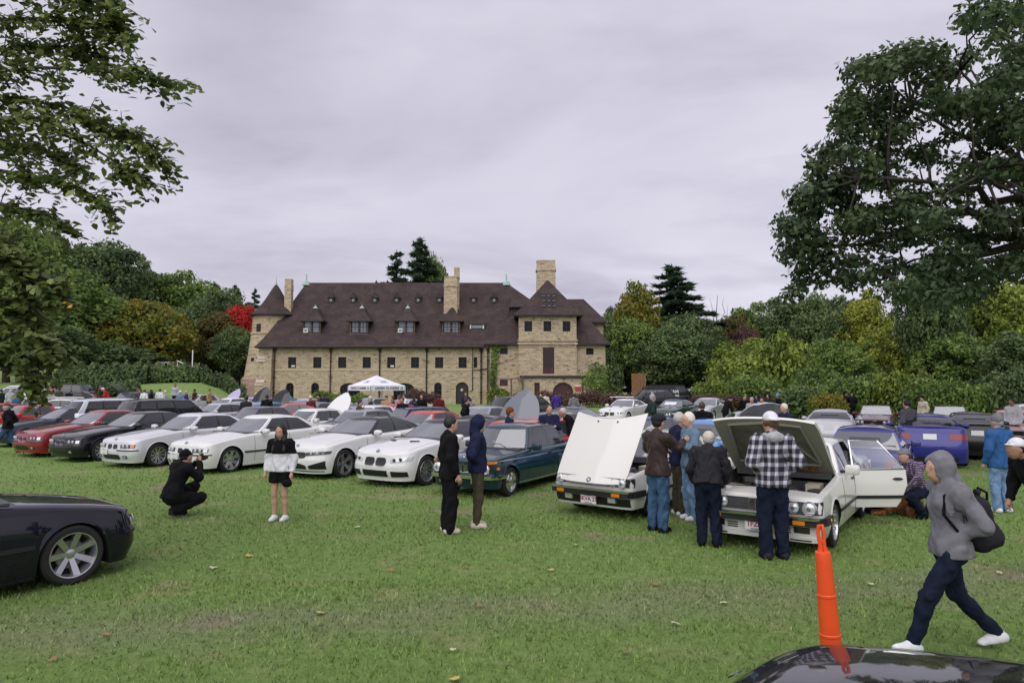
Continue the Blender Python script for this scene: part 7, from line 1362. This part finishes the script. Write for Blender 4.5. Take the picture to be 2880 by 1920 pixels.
# ---- people in the foreground
NV = .016
def fg_people():
    p = gp(1262, 1497); person(p.x, p.y, 1.78, 20, 'stand', 'person in a black jacket and black trousers with white shoes, bare-headed', ('jacket', 'black'), ('loose', 'black'), ('short', 'black'), shoe='cream', vx=NV, hem=.80)
    p = gp(1342, 1483); person(p.x, p.y, 1.76, 5, 'pockets', 'hooded person in navy jacket and dark narrow trousers with pale shoes', ('hoodie', 'navy'), ('slim', 'olive'), ('hood', 'black'), shoe='cream', vx=NV, hem=.88)
    p = gp(785, 1464); w_ = person(p.x, p.y, 1.60, 262, 'stand', 'long-haired person in black and white windbreaker, shorts and white sneakers', ('jacket', 'white'), ('shorts', 'black'), ('long', 'black'), shoe='white', vx=NV, hem=.90, female=True)
    jk = [o for o in w_.children if o.name.startswith('jacket')][0]; me = jk.data = jk.data.copy(); me.materials.append(CK['black']); jk.material_slots[0].link = 'OBJECT'; jk.material_slots[0].material = CK['white']   # black upper half
    for p_ in me.polygons: p_.material_index = 1 if p_.center.z > 1.225 else 0
    b = MB(); b.tube([(.05, .19, 1.0), (.10, .22, .85), (.10, .20, .72)], .006, 5); obj('bag_strap', b.mesh('bag_strap', CK['black']), w_)
    s = Sdf(); s.ell((.11, .19, .70), (.06, .10, .07)); o = obj('shoulder_bag', s.mesh('shoulder_bag', .016, CK['black']), None, w_.location, w_.rotation_euler); o.scale = w_.scale; tag(o, 'small black bag hanging at the hip of the person in shorts', 'bag')
    p = gp(497, 1453); ph = person(p.x, p.y, 1.74, 58, 'crouch', 'crouching photographer dressed in black with black cap', ('hoodie', 'black'), ('loose', 'black'), ('cap', 'black'), shoe='char', vx=NV, hem=.88)
    b = MB(); b.box((.43, -.01, .985), (.07, .14, .09)); b.lathe([(.034, 0), (.034, .08), (.030, .085), (0, .08)], 14, 0, 'x', (.46, -.01, .98)); b.box((.43, -.01, 1.04), (.05, .05, .03)); c = obj('camera_body', b.mesh('camera_body', M_BLK, 40), None, ph.location, ph.rotation_euler); c.scale = ph.scale; tag(c, 'small black camera held up by the crouching photographer', 'camera')
    p = gp(1852, 1494); person(p.x, p.y, 1.80, 35, 'point', 'person in brown leather jacket, blue jeans and flat cap gesturing', ('jacket', 'brown'), ('straight', 'denim'), ('flatcap', 'black'), hat='char', shoe='black', vx=NV, hem=.84)
    p = gp(1945, 1462); person(p.x, p.y, 1.80, 190, 'arms', 'white-haired person in denim shirt and light jeans facing the flat cap', ('shirt', 'steel'), ('straight', 'ldenim'), ('short', 'white'), shoe='white', vx=NV, hem=.86)
    p = gp(1912, 1448); person(p.x, p.y, 1.78, 12, 'stand', 'person in navy jacket and brown trousers half hidden behind the denim shirt', ('jacket', 'navy'), ('straight', 'olive'), ('short', 'grey'), shoe='white', vx=.02, hem=.86)
    p = gp(1995, 1535); person(p.x, p.y, 1.68, 70, 'lean', 'person in quilted black jacket and pale cap looking into the engine', ('puffer', 'char'), ('straight', 'ddenim'), ('cap', 'grey'), hat='cream', shoe='black', vx=NV, hem=.88)
    p = gp(2178, 1570); pl = person(p.x, p.y, 1.90, 95, 'pockets', 'tall person in black and white plaid jacket and white cap at the open bonnet', ('hoodie', 'plaid'), ('straight', 'ddenim'), ('backcap', 'curly'), hat='white', shoe='char', vx=NV, hem=.86)
    s = Sdf(); s.ell((-.09, 0, 1.46), (.07, .12, .07)).ell((-.02, .09, 1.47), (.07, .04, .045)).ell((-.02, -.09, 1.47), (.07, .04, .045)); obj('sweatshirt_hood', s.mesh('sweatshirt_hood', .016, CK['lgrey'], .006, 2), pl)
    p = gp(2685, 1830); wk = person(p.x, p.y, 1.68, 176, 'walk', 'walking person in grey hooded jacket and dark leggings with white sneakers', ('hoodie', 'grey'), ('slim', 'ddenim'), ('hood', 'brown'), shoe='white', vx=.014, hem=.84, female=True)
    s = Sdf(); s.cone((-.26, 0, 1.00), (-.25, 0, 1.27), .13, .10, .04).ell((-.35, 0, 1.02), (.09, .13, .12)).ell((-.25, 0, 1.40), (.025, .05, .03)); o = obj('backpack', s.mesh('backpack', .016, CK['char'], .006, 4), None, wk.location, wk.rotation_euler); o.scale = wk.scale; tag(o, 'small dark backpack on the walking person in grey', 'backpack')
    for sg in (1, -1): b = MB(); b.tube([(-.14, sg * .10, 1.36), (-.02, sg * .13, 1.47), (.10, sg * .125, 1.38), (.12, sg * .14, 1.22), (.0, sg * .17, 1.05), (-.14, sg * .12, .98)], .014, 6); obj('strap', b.mesh('strap', CK['black']), o)
    b = MB(); b.tube([(-.25, .0, 1.44), (-.31, .04, 1.40), (-.33, .0, 1.30)], .012, 5); obj('handle', b.mesh('handle', CK['black']), o)
    q = gp(2585, 1455); person(q.x, q.y, 1.70, 200, 'kneel', 'kneeling person in striped purple shirt beside the dog', ('shirt', 'stripe'), ('straight', 'ddenim'), ('cap', 'brown'), hat='grey', shoe='black', vx=.02)
    q = gp(2455, 1452); person(q.x + .1, q.y + .35, 1.55, 170, 'kneel', 'person crouching behind the open white door, one sneaker showing below', ('jacket', 'char'), ('straight', 'black'), ('short', 'brown'), shoe='char', vx=.025)
    p = gp(2818, 1440); person(p.x, p.y, 1.72, 100, 'stand', 'person in bright blue jacket, light jeans and grey beanie walking off', ('jacket', 'blue'), ('straight', 'ldenim'), ('beanie', 'grey'), hat='grey', shoe='white', vx=.02, hem=.80)
    p = Vector((6.34, 8.2, 0)); person(p.x, p.y, 1.72, 185, 'lean', 'person in black with white cap bending forward at the edge of the lawn', ('jacket', 'black'), ('straight', 'black'), ('cap', 'black'), hat='white', shoe='black', vx=.018, skin=SKIN_D)
    p = gp(18, 1277); person(p.x, p.y, 1.70, 195, 'walk', 'person in dark jacket, blue jeans and brown cap walking past the front row', ('jacket', 'black'), ('straight', 'denim'), ('cap', 'grey'), hat='rust', shoe='char', vx=.025)
fg_people()
# ---- everyone else, standing among the cars
CROWD = [  # px, head y, height, facing, pose, top, top colour, head, hair, hat, label
 (1013, 1123, 1.75, 0, 'chin', 'jacket', 'olive', 'short', 'black', '', 'person in olive-brown jacket with a hand at the chin'), (1044, 1112, 1.75, 200, 'stand', 'jacket', 'green', 'cap', 'grey', 'cream', 'person in dark green jacket and pale cap near the tent'),
 (1133, 1118, 1.75, 250, 'arms', 'jacket', 'black', 'short', 'brown', '', 'person in black jacket between the two red sedans'), (1160, 1121, 1.70, 80, 'lean', 'jacket', 'navy', 'short', 'black', '', 'dark-haired person bending next to the one in black'), (1310, 1119, 1.78, 10, 'pockets', 'puffer', 'black', 'short', 'black', '', 'person in black puffer jacket left of the raised grey bonnet'), (1311, 1103, 1.78, 250, 'stand', 'jacket', 'navy', 'short', 'brown', '', 'person in navy near the arched doorway'),
 (1088, 1111, 1.75, 90, 'stand', 'jacket', 'tan', 'cap', 'grey', 'olive', 'person in tan jacket under the tent edge'), (1106, 1114, 1.70, 200, 'stand', 'jacket', 'brown', 'short', 'brown', '', 'person in brown beside the tan jacket'), (1125, 1111, 1.68, 180, 'stand', 'jacket', 'pink', 'long', 'brown', '', 'person in pink top beside the tent'), (1141, 1109, 1.75, 190, 'stand', 'shirt', 'white', 'short', 'black', '', 'person in white shirt beside the pink top'), (1187, 1109, 1.75, 260, 'stand', 'jacket', 'black', 'short', 'black', '', 'person in black before the reddish shrub'), (1235, 1109, 1.80, 90, 'stand', 'hoodie', 'maroon', 'short', 'black', '', 'broad person in maroon hoodie seen from behind'), (1337, 1120, 1.70, 170, 'lean', 'jacket', 'grey', 'beanie', 'grey', 'char', 'hunched person in grey near the doorway'),
 (811, 1101, 1.75, 90, 'stand', 'hoodie', 'sky', 'hood', 'black', '', 'hooded person in pale blue below the arched windows'), (876, 1112, 1.72, 250, 'stand', 'jacket', 'maroon', 'beanie', 'brown', 'cream', 'person in dark red with a pale hat'), (900, 1107, 1.76, 200, 'stand', 'jacket', 'black', 'cap', 'brown', 'black', 'person in black cap near the clipped shrub'), (915, 1107, 1.74, 90, 'stand', 'jacket', 'navy', 'short', 'black', '', 'person in navy seen from behind near the clipped shrub'), (896, 1118, 1.60, 230, 'stand', 'jacket', 'rust', 'long', 'brown', '', 'shorter person in rust-coloured jacket'), (695, 1114, 1.75, 90, 'stand', 'jacket', 'char', 'short', 'black', '', 'person in charcoal beside the raised lilac bonnet'), (753, 1110, 1.78, 100, 'stand', 'jacket', 'black', 'short', 'black', '', 'person in black beside the raised black bonnets'), (735, 1105, 1.75, 200, 'lean', 'jacket', 'steel', 'short', 'grey', '', 'person in steel blue leaning over the black car'),
 (1433, 1144, 1.70, 0, 'pockets', 'puffer', 'navy', 'beanie', 'brown', 'rust', 'person in navy puffer with rust-orange beanie'), (1544, 1138, 1.76, 275, 'arms', 'jacket', 'navy', 'short', 'brown', '', 'bearded-looking person in navy jacket with folded arms'), (1610, 1147, 1.74, 190, 'lean', 'jacket', 'black', 'short', 'grey', '', 'grey-haired person in dark jacket behind the tipped bonnet'),
 (1521, 1106, 1.76, 250, 'stand', 'shirt', 'white', 'short', 'black', '', 'person in white shirt in front of the terrace'), (1491, 1103, 1.75, 90, 'stand', 'jacket', 'black', 'short', 'black', '', 'person in black near the pergola'), (1533, 1104, 1.75, 110, 'stand', 'jacket', 'cream', 'short', 'brown', '', 'person in cream behind the white shirt'), (1564, 1102, 1.78, 90, 'stand', 'jacket', 'purple', 'short', 'black', '', 'person in purple jacket seen from behind'), (1613, 1107, 1.76, 90, 'stand', 'hoodie', 'grey', 'short', 'black', '', 'person in grey hoodie seen from behind near the red sign'), (1396, 1110, 1.75, 250, 'stand', 'jacket', 'black', 'short', 'black', '', 'person in black before the light green bush'),
 (1833, 1108, 1.90, 10, 'pockets', 'jacket', 'green', 'pompom', 'grey', 'lgrey', 'tall person in dark coat and grey pompom hat'), (1972, 1130, 1.80, 70, 'stand', 'hoodie', 'black', 'balding', 'brown', '', 'close-cropped person in black hoodie seen from behind'), (2039, 1114, 1.78, 20, 'lean', 'jacket', 'black', 'cap', 'grey', 'black', 'person in black cap bending over the silver car'), (2091, 1111, 1.76, 280, 'stand', 'jacket', 'black', 'balding', 'brown', '', 'bald person in black among the onlookers'), (2112, 1117, 1.68, 250, 'stand', 'jacket', 'lgrey', 'beanie', 'brown', 'lilac', 'onlooker with lilac beanie'), (2129, 1108, 1.78, 200, 'stand', 'hoodie', 'navy', 'hood', 'black', '', 'onlooker in dark hood behind the silver car'), (2143, 1118, 1.75, 240, 'lean', 'jacket', 'lgrey', 'balding', 'brown', '', 'bald onlooker bending in grey'), (2160, 1106, 1.76, 200, 'stand', 'hoodie', 'char', 'hood', 'black', '', 'onlooker in charcoal hoodie before the maroon pickup'), (2186, 1106, 1.76, 180, 'stand', 'jacket', 'black', 'beanie', 'brown', 'sky', 'onlooker in black with bright blue hat'), (2204, 1135, 1.76, 195, 'stand', 'jacket', 'navy', 'short', 'white', '', 'white-haired person in navy right of the silver bonnet'),
 (2373, 1099, 1.84, 0, 'pockets', 'puffer', 'black', 'beanie', 'black', 'black', 'person in black puffer and beanie by the maroon convertible, in profile'), (2392, 1101, 1.80, 255, 'pockets', 'puffer', 'black', 'beanie', 'black', 'black', 'person in black jacket and beanie facing the lawn beside the profile figure'), (2548, 1124, 1.84, 110, 'stand', 'jacket', 'check', 'short', 'black', '', 'person in grey-purple checked shirt behind the royal blue sedan'), (2591, 1113, 1.72, 200, 'stand', 'hoodie', 'cream', 'beanie', 'black', 'black', 'person in cream jacket with dark hood near the black convertible'), (2842, 1121, 1.80, 200, 'stand', 'jacket', 'white', 'short', 'black', '', 'person in white patterned jacket behind the blue jacket'),
 (34, 1094, 1.76, 100, 'stand', 'hoodie', 'lgrey', 'hood', 'grey', '', 'person in light grey hoodie at the outer end of the crowd'), (53, 1106, 1.74, 80, 'stand', 'jacket', 'blue', 'short', 'black', '', 'person in blue jacket among the grey hoodies'), (86, 1113, 1.74, 90, 'stand', 'hoodie', 'grey', 'short', 'black', '', 'dark-haired person in grey hoodie behind the dark red sedan'), (73, 1097, 1.76, 90, 'stand', 'hoodie', 'white', 'cap', 'grey', 'cream', 'person in white hoodie and pale cap'), (126, 1105, 1.76, 90, 'stand', 'jacket', 'char', 'cap', 'brown', 'red', 'person in charcoal jacket and red cap'), (149, 1084, 1.76, 200, 'stand', 'jacket', 'pink', 'short', 'brown', '', 'person in coral top near the hedge end'), (20, 1090, 1.76, 0, 'stand', 'jacket', 'maroon', 'short', 'black', '', 'person in maroon at the outer end of the crowd'), (8, 1095, 1.76, 180, 'stand', 'jacket', 'green', 'short', 'black', '', 'person in dark green at the outer end of the crowd'), (112, 1092, 1.75, 180, 'stand', 'jacket', 'black', 'short', 'black', '', 'person in black behind the red cap'), (170, 1090, 1.75, 90, 'stand', 'jacket', 'olive', 'short', 'black', '', 'person in olive beside the coral top'),
 (284, 1084, 1.76, 20, 'stand', 'jacket', 'olive', 'short', 'brown', '', 'person in olive jacket near the white raised tailgate'), (305, 1089, 1.76, 200, 'lean', 'jacket', 'red', 'cap', 'grey', 'white', 'person in red jacket and white cap'), (272, 1108, 1.60, 90, 'stand', 'jacket', 'red', 'beanie', 'brown', 'red', 'small person in red hat between the cars'), (342, 1090, 1.76, 180, 'stand', 'jacket', 'char', 'short', 'black', '', 'person in charcoal beside the propped slate bonnet'), (388, 1089, 1.76, 0, 'stand', 'jacket', 'brown', 'short', 'brown', '', 'person in brown below the hedge'), (398, 1092, 1.74, 200, 'stand', 'jacket', 'navy', 'cap', 'brown', 'olive', 'person in navy and olive cap below the hedge'), (409, 1096, 1.74, 90, 'stand', 'shirt', 'white', 'short', 'brown', '', 'person in white shirt behind the icy white vehicle'), (428, 1096, 1.74, 200, 'stand', 'jacket', 'black', 'long', 'black', '', 'long-haired person in black below the raised grey tailgate'), (452, 1094, 1.76, 90, 'stand', 'hoodie', 'white', 'short', 'brown', '', 'person in white hoodie behind the black utility vehicle'), (468, 1097, 1.72, 190, 'stand', 'shirt', 'lgrey', 'beanie', 'grey', 'cream', 'person in pale grey with cream beanie'), (495, 1079, 1.76, 270, 'stand', 'jacket', 'lgrey', 'short', 'black', '', 'person in light grey standing up on the grass bank'), (510, 1097, 1.76, 90, 'stand', 'jacket', 'steel', 'cap', 'grey', 'white', 'person in steel blue with white cap'), (527, 1097, 1.72, 200, 'stand', 'jacket', 'purple', 'cap', 'grey', 'lgrey', 'person in dark purple with grey cap'), (550, 1094, 1.76, 180, 'stand', 'jacket', 'maroon', 'short', 'black', '', 'person in maroon beside the silver sedan on the bank'), (592, 1094, 1.76, 0, 'stand', 'jacket', 'tan', 'short', 'brown', '', 'person in tan on the bank left of the turret'),
]
def crowd():
    i = 0
    for px, hy, h, face, pose, top, tc_, head, hr, hat, lab in CROWD:
        i += 1; hh = h - (.10 if pose == 'lean' else 0) + (.03 if head in ('cap', 'beanie', 'pompom', 'hood') else 0)
        best = None
        for Y in np.linspace(13, 62, 197):
            q = gx(px, Y); e = abs((q.z + hh) - at(px, hy, Y).z)
            if best is None or e < best[0]: best = (e, q)
        q = best[1]; near = q.y < 24
        person(q.x, q.y, h, face, pose, lab, (top, tc_), ('straight', ('denim', 'ddenim', 'black', 'char')[i % 4]), (head, hr), hat or 'black', ('char', 'white', 'black')[i % 3], .022 if near else .032, .86, 0, SKIN if i % 3 else SKIN_D, tc_ in ('pink', 'cream'), 'people standing among the parked cars')
crowd()
# ================================================================= SMALL THINGS
def delineator():
    Y = 5.0; p = gx(2322, Y); t = empty('delineator_post', (p.x, Y, 0)); tag(t, 'bright orange plastic delineator post with loop handle behind the black bonnet', 'traffic post'); om = mat('orange_plastic', (.80, .085, .015), .42, noise=.06, nscale=6)
    b = MB(); b.lathe([(0.0, 0), (.22, 0), (.22, .035), (.18, .06), (.09, .075)], 8); obj('base', b.mesh('base', mat('black_rubber', (.015, .015, .016), .8)), t)
    ln = Matrix.Rotation(R(-3.4), 4, 'Y'); H = 1.04; prof = []
    for k in range(21): f = k / 20; prof.append((.083 - .030 * f, .05 + (H - .05) * f))
    b = MB(); b.lathe(prof + [(.050, H + .012), (.0, H + .016)], 28)
    o = obj('tube', b.mesh('tube', om, 40), t); o.matrix_local = ln
    for f in (.14, .42, .70): z = .05 + (H - .05) * f; r = .083 - .030 * f; b = MB(); b.lathe([(r, z - .012), (r + .0045, z - .007), (r + .0045, z + .007), (r, z + .012)], 28); q = obj('ridge', b.mesh('ridge', om, 40), t); q.matrix_local = ln
    b = MB(); b.tube([(-.018, 0, H), (-.014, 0, H + .06), (-.024, 0, H + .15), (-.012, 0, H + .20), (.010, 0, H + .20), (.018, 0, H + .15), (.012, 0, H + .06), (.022, 0, H)], [.020, .015, .014, .014, .014, .014, .015, .020], 8); b.tube([(-.02, 0, H + .085), (.018, 0, H + .085)], .011, 6); q = obj('loop_handle', b.mesh('loop_handle', om, 50), t); q.matrix_local = ln
delineator()
def dog():
    p = gp(2528, 1448); s = Sdf(); fur = mat('dog_fur', (.30, .13, .055), .95, noise=.45, nscale=26)
    s.cone((-.36, 0, .20), (.05, 0, .23), .15, .17, .06).cone((.05, 0, .23), (.30, 0, .27), .17, .12, .06).cone((.30, 0, .28), (.42, .02, .36), .10, .10, .05).ell((.50, .02, .40), (.13, .10, .10)).cone((.56, .02, .38), (.68, .02, .34), .065, .045, .03).ell((.46, .12, .38), (.05, .025, .10)).ell((.46, -.09, .38), (.05, .025, .10))
    for y in (.12, -.10): s.cone((.25, y, .16), (.34, y, .06), .07, .045, .03).cone((.34, y, .05), (.58, y, .045), .045, .04, .03).cone((-.30, y * 1.4, .16), (-.14, y * 1.6, .12), .11, .07, .04).cone((-.14, y * 1.6, .11), (-.30, y * 1.7, .05), .05, .04, .03).cone((-.30, y * 1.7, .05), (-.14, y * 1.7, .045), .042, .04, .03)
    s.cone((-.48, 0, .16), (-.70, .14, .06), .055, .04, .04); o = obj('dog', s.mesh('dog', .016, fur, .014, 5), None, p, (0, 0, R(170))); o.scale = (.78, .78, .78); tag(o, 'curly ginger dog lying on the grass beside the open white door', 'dog')
    for y in (.055, -.015): b = MB(); b.lathe([(0, .01), (.012, .005), (.012, -.005), (0, -.01)], 8, 0, 'x', (.60, y, .425)); obj('eye', b.mesh('eye', M_BLK), o)
    b = MB(); b.lathe([(0, .02), (.018, .012), (.02, 0), (0, -.01)], 8, 0, 'x', (.715, .02, .345)); obj('nose', b.mesh('nose', M_BLK), o)
    rs = np.random.RandomState(4); me = o.data; n = len(me.vertices); co = np.empty(n * 3); me.vertices.foreach_get('co', co); co = co.reshape(-1, 3); nn = np.empty(n * 3); me.vertices.foreach_get('normal', nn); nn = nn.reshape(-1, 3); k = rs.randint(0, n, 5000); P = co[k] + nn[k] * .012; V = leaf_arrays(P, nn[k] + rs.normal(size=(5000, 3)) * .9, .05, .012, rs, .8); obj('coat_tufts', fast_mesh('coat_tufts', V, np.arange(20000).reshape(-1, 4), [fur]), o)
dog()
def camp_chair():
    p = gx(2748, 27.5); t = empty('folding_chair', p, R(-100)); tag(t, 'folding camp chair with red and black cloth on the grass by the low hedge', 'chair'); rd = cloth('chair_red', (.22, .02, .02)); bk = CK['black']
    b = MB(); b.add([(-.25, -.26, .45), (.22, -.26, .47), (.22, .26, .47), (-.25, .26, .45), (0, 0, .40)], [(0, 1, 4), (1, 2, 4), (2, 3, 4), (3, 0, 4)]); obj('seat', b.mesh('seat', bk), t)
    for y0, y1, m_ in ((-.30, -.16, rd), (-.16, .16, bk), (.16, .30, rd)): b = MB(); b.prism([(-.26, y0, .45), (-.26, y1, .45), (-.40, y1, 1.02), (-.40, y0, 1.02)], (.012, 0, .003)); obj('back_panel', b.mesh('back_panel', m_), t)
    for sy in (-1, 1):
        b = MB(); b.box((-.05, sy * .31, .68), (.48, .07, .02)); obj('armrest', b.mesh('armrest', bk), t)
        for pts in (((.26, sy * .31, 0), (.20, sy * .31, .67)), ((-.34, sy * .31, 0), (-.40, sy * .31, 1.02)), ((.26, sy * .31, .02), (-.26, sy * .30, .44)), ((-.34, sy * .31, .02), (.22, sy * .28, .46))): b = MB(); b.tube(pts, .011, 6); obj('leg', b.mesh('leg', M_IRON), t)
    for pts in (((.26, -.31, .02), (.22, .28, .46)), ((.26, .31, .02), (.22, -.28, .46))): b = MB(); b.tube(pts, .011, 6); obj('brace', b.mesh('brace', M_IRON), t)
camp_chair()
def back_things():
    # flag pole and pole
    p = gx(188, 66); t = empty('flag_pole', p); tag(t, 'white pole with a small flag beside the lighter end of the hedge', 'flagpole'); b = MB(); H = at(188, 985, 66).z - p.z; b.tube([(0, 0, 0), (.12, 0, H)], [.07, .05], 8); obj('pole', b.mesh('pole', M_WHT), t); b = MB(); b.grid([[(.12 + u * .12, .06 * math.sin(u * 2 + v), H - .2 - v * .25) for u in range(5)] for v in range(4)]); obj('flag', b.mesh('flag', mat('flag_cloth', (.45, .25, .12), .8), 180), t)
    p = gx(541, 72); b = MB(); b.tube([(0, 0, -1), (0, 0, at(541, 984, 72).z - p.z)], .06, 8); o = obj('white_pole', b.mesh('white_pole', M_WHT), None, p); tag(o, 'plain white pole between the brick lodge and the rusty maple', 'pole')
    # cold-frame sheds and brick lodge behind the hedge
    t = empty('glass_shed', gx(305, 68)); tag(t, 'low shed with white frame and pale roof behind the hedge', 'shed'); zt = at(305, 1035, 68).z - t.location.z
    b = MB(); b.bx(-2.4, .0, 0, 3, -.5, zt - .3); b.bx(0.1, 2.9, .2, 3, -.5, zt - .25); obj('wall', b.mesh('wall', mat('shed_dark', (.03, .03, .03), .7)), t); b = MB(); b.add([(-2.6, -.3, zt - .25), (0, -.3, zt - .25), (0, 2.5, zt + .25), (-2.6, 2.5, zt + .25)], [(0, 1, 2, 3)]); obj('roof', b.mesh('roof', mat('shed_roof', (.28, .22, .2), .8)), t)
    b = MB()
    for x in (-2.4, .0, 2.9): b.bx(x - .06, x + .06, -.06, .06, -.5, zt - .2)
    b.bx(0, 2.9, -.05, .05, zt - .2, zt - .05); obj('frame', b.mesh('frame', M_WHT), t)
    t = empty('brick_lodge', gx(440, 74)); tag(t, 'small dark brick lodge with white windows below the yellow-green maple', 'building'); zt = at(440, 1015, 74).z - t.location.z; b = MB(); b.bx(-2.2, 2.4, 0, 4, -.5, zt); obj('wall', b.mesh('wall', mat('lodge_brick', (.09, .035, .03), .9, noise=.3, nscale=4)), t)
    for x in (-1.1, .9):
        b = MB(); b.bx(x - .55, x + .55, -.06, -.01, zt - 1.1, zt - .1); w_ = obj('window', b.mesh('window', M_WHT), t); b = MB(); b.bx(x - .42, x - .03, -.08, -.062, zt - 1.0, zt - .2); obj('pane', b.mesh('pane', M_GLS), w_); b = MB(); b.bx(x + .03, x + .42, -.08, -.062, zt - 1.0, zt - .2); obj('pane', b.mesh('pane', M_GLS), w_)
    b = MB(); b.tube([(2.5, -.4, zt - .6), (2.5, -.4, zt), (3.6, -.4, zt - .5)], .06, 5); obj('stair_rail', b.mesh('stair_rail', M_WHT), t)
    t = empty('board_fence', gx(1797, 70)); tag(t, 'short length of new brown board fence beside the vans', 'fence'); z1 = at(1797, 1050, 70).z - t.location.z; fm = mat('cedar', (.20, .10, .05), .8, noise=.2, nscale=3)
    for k in range(8): b = MB(); x = -.78 + k * .185; b.bx(x, x + .17, 0, .03, 0, z1 + (k % 2) * .03); obj('board', b.mesh('board', fm), t)
    # grey path at the right
    b = MB(); b.grid([[gx(px, Y) + Vector((0, 0, .012)) for px in (2640, 2740, 2840, 2960)] for Y in (33.4, 34, 35)]); o = obj('path', b.mesh('path', mat('gravel_path', (.24, .22, .21), .9, noise=.2, nscale=5))); tag(o, kind='structure')
back_things()
def litter():
    rs = random.Random(12); ms = [mat('fallen_leaf_pale', (.50, .46, .32), .8), mat('fallen_leaf_brown', (.26, .15, .07), .8), mat('fallen_leaf_yellow', (.45, .34, .10), .8)]
    spots = [(600, 1594, 0), (1273, 1824, 0), (1005, 1480, 0), (2035, 1692, 0), (1760, 1830, 1), (1350, 1700, 1), (2812, 1608, 0), (1840, 1640, 1), (520, 1650, 1), (900, 1720, 2), (1550, 1600, 2), (1900, 1750, 0), (700, 1560, 2), (1100, 1600, 1), (1280, 1905, 2), (1620, 1530, 0), (2450, 1640, 0), (2550, 1700, 1), (300, 1780, 1), (150, 1850, 1)]
    for k, (x, y, c) in enumerate(spots):
        p = gp(x, y, .03); b = MB(); n = 9; L = rs.uniform(.035, .06); V = [(0, 0, .008)] + [(L * (1 + .35 * math.cos(3 * a)) * math.cos(a), L * .8 * (1 + .35 * math.cos(3 * a)) * math.sin(a), .006 * math.sin(4 * a)) for a in [2 * math.pi * i / n for i in range(n)]]
        b.add(V, [(0, 1 + i, 1 + (i + 1) % n) for i in range(n)]); o = obj('fallen_leaf', b.mesh('fallen_leaf', ms[c]), None, p, (rs.uniform(-.3, .3), rs.uniform(-.3, .3), rs.uniform(0, 6))); tag(o, ('pale', 'brown', 'yellow')[c] + ' fallen leaf lying on the open grass', 'leaf', 'fallen ' + ('pale', 'brown', 'yellow')[c] + ' leaves on the lawn')
litter()
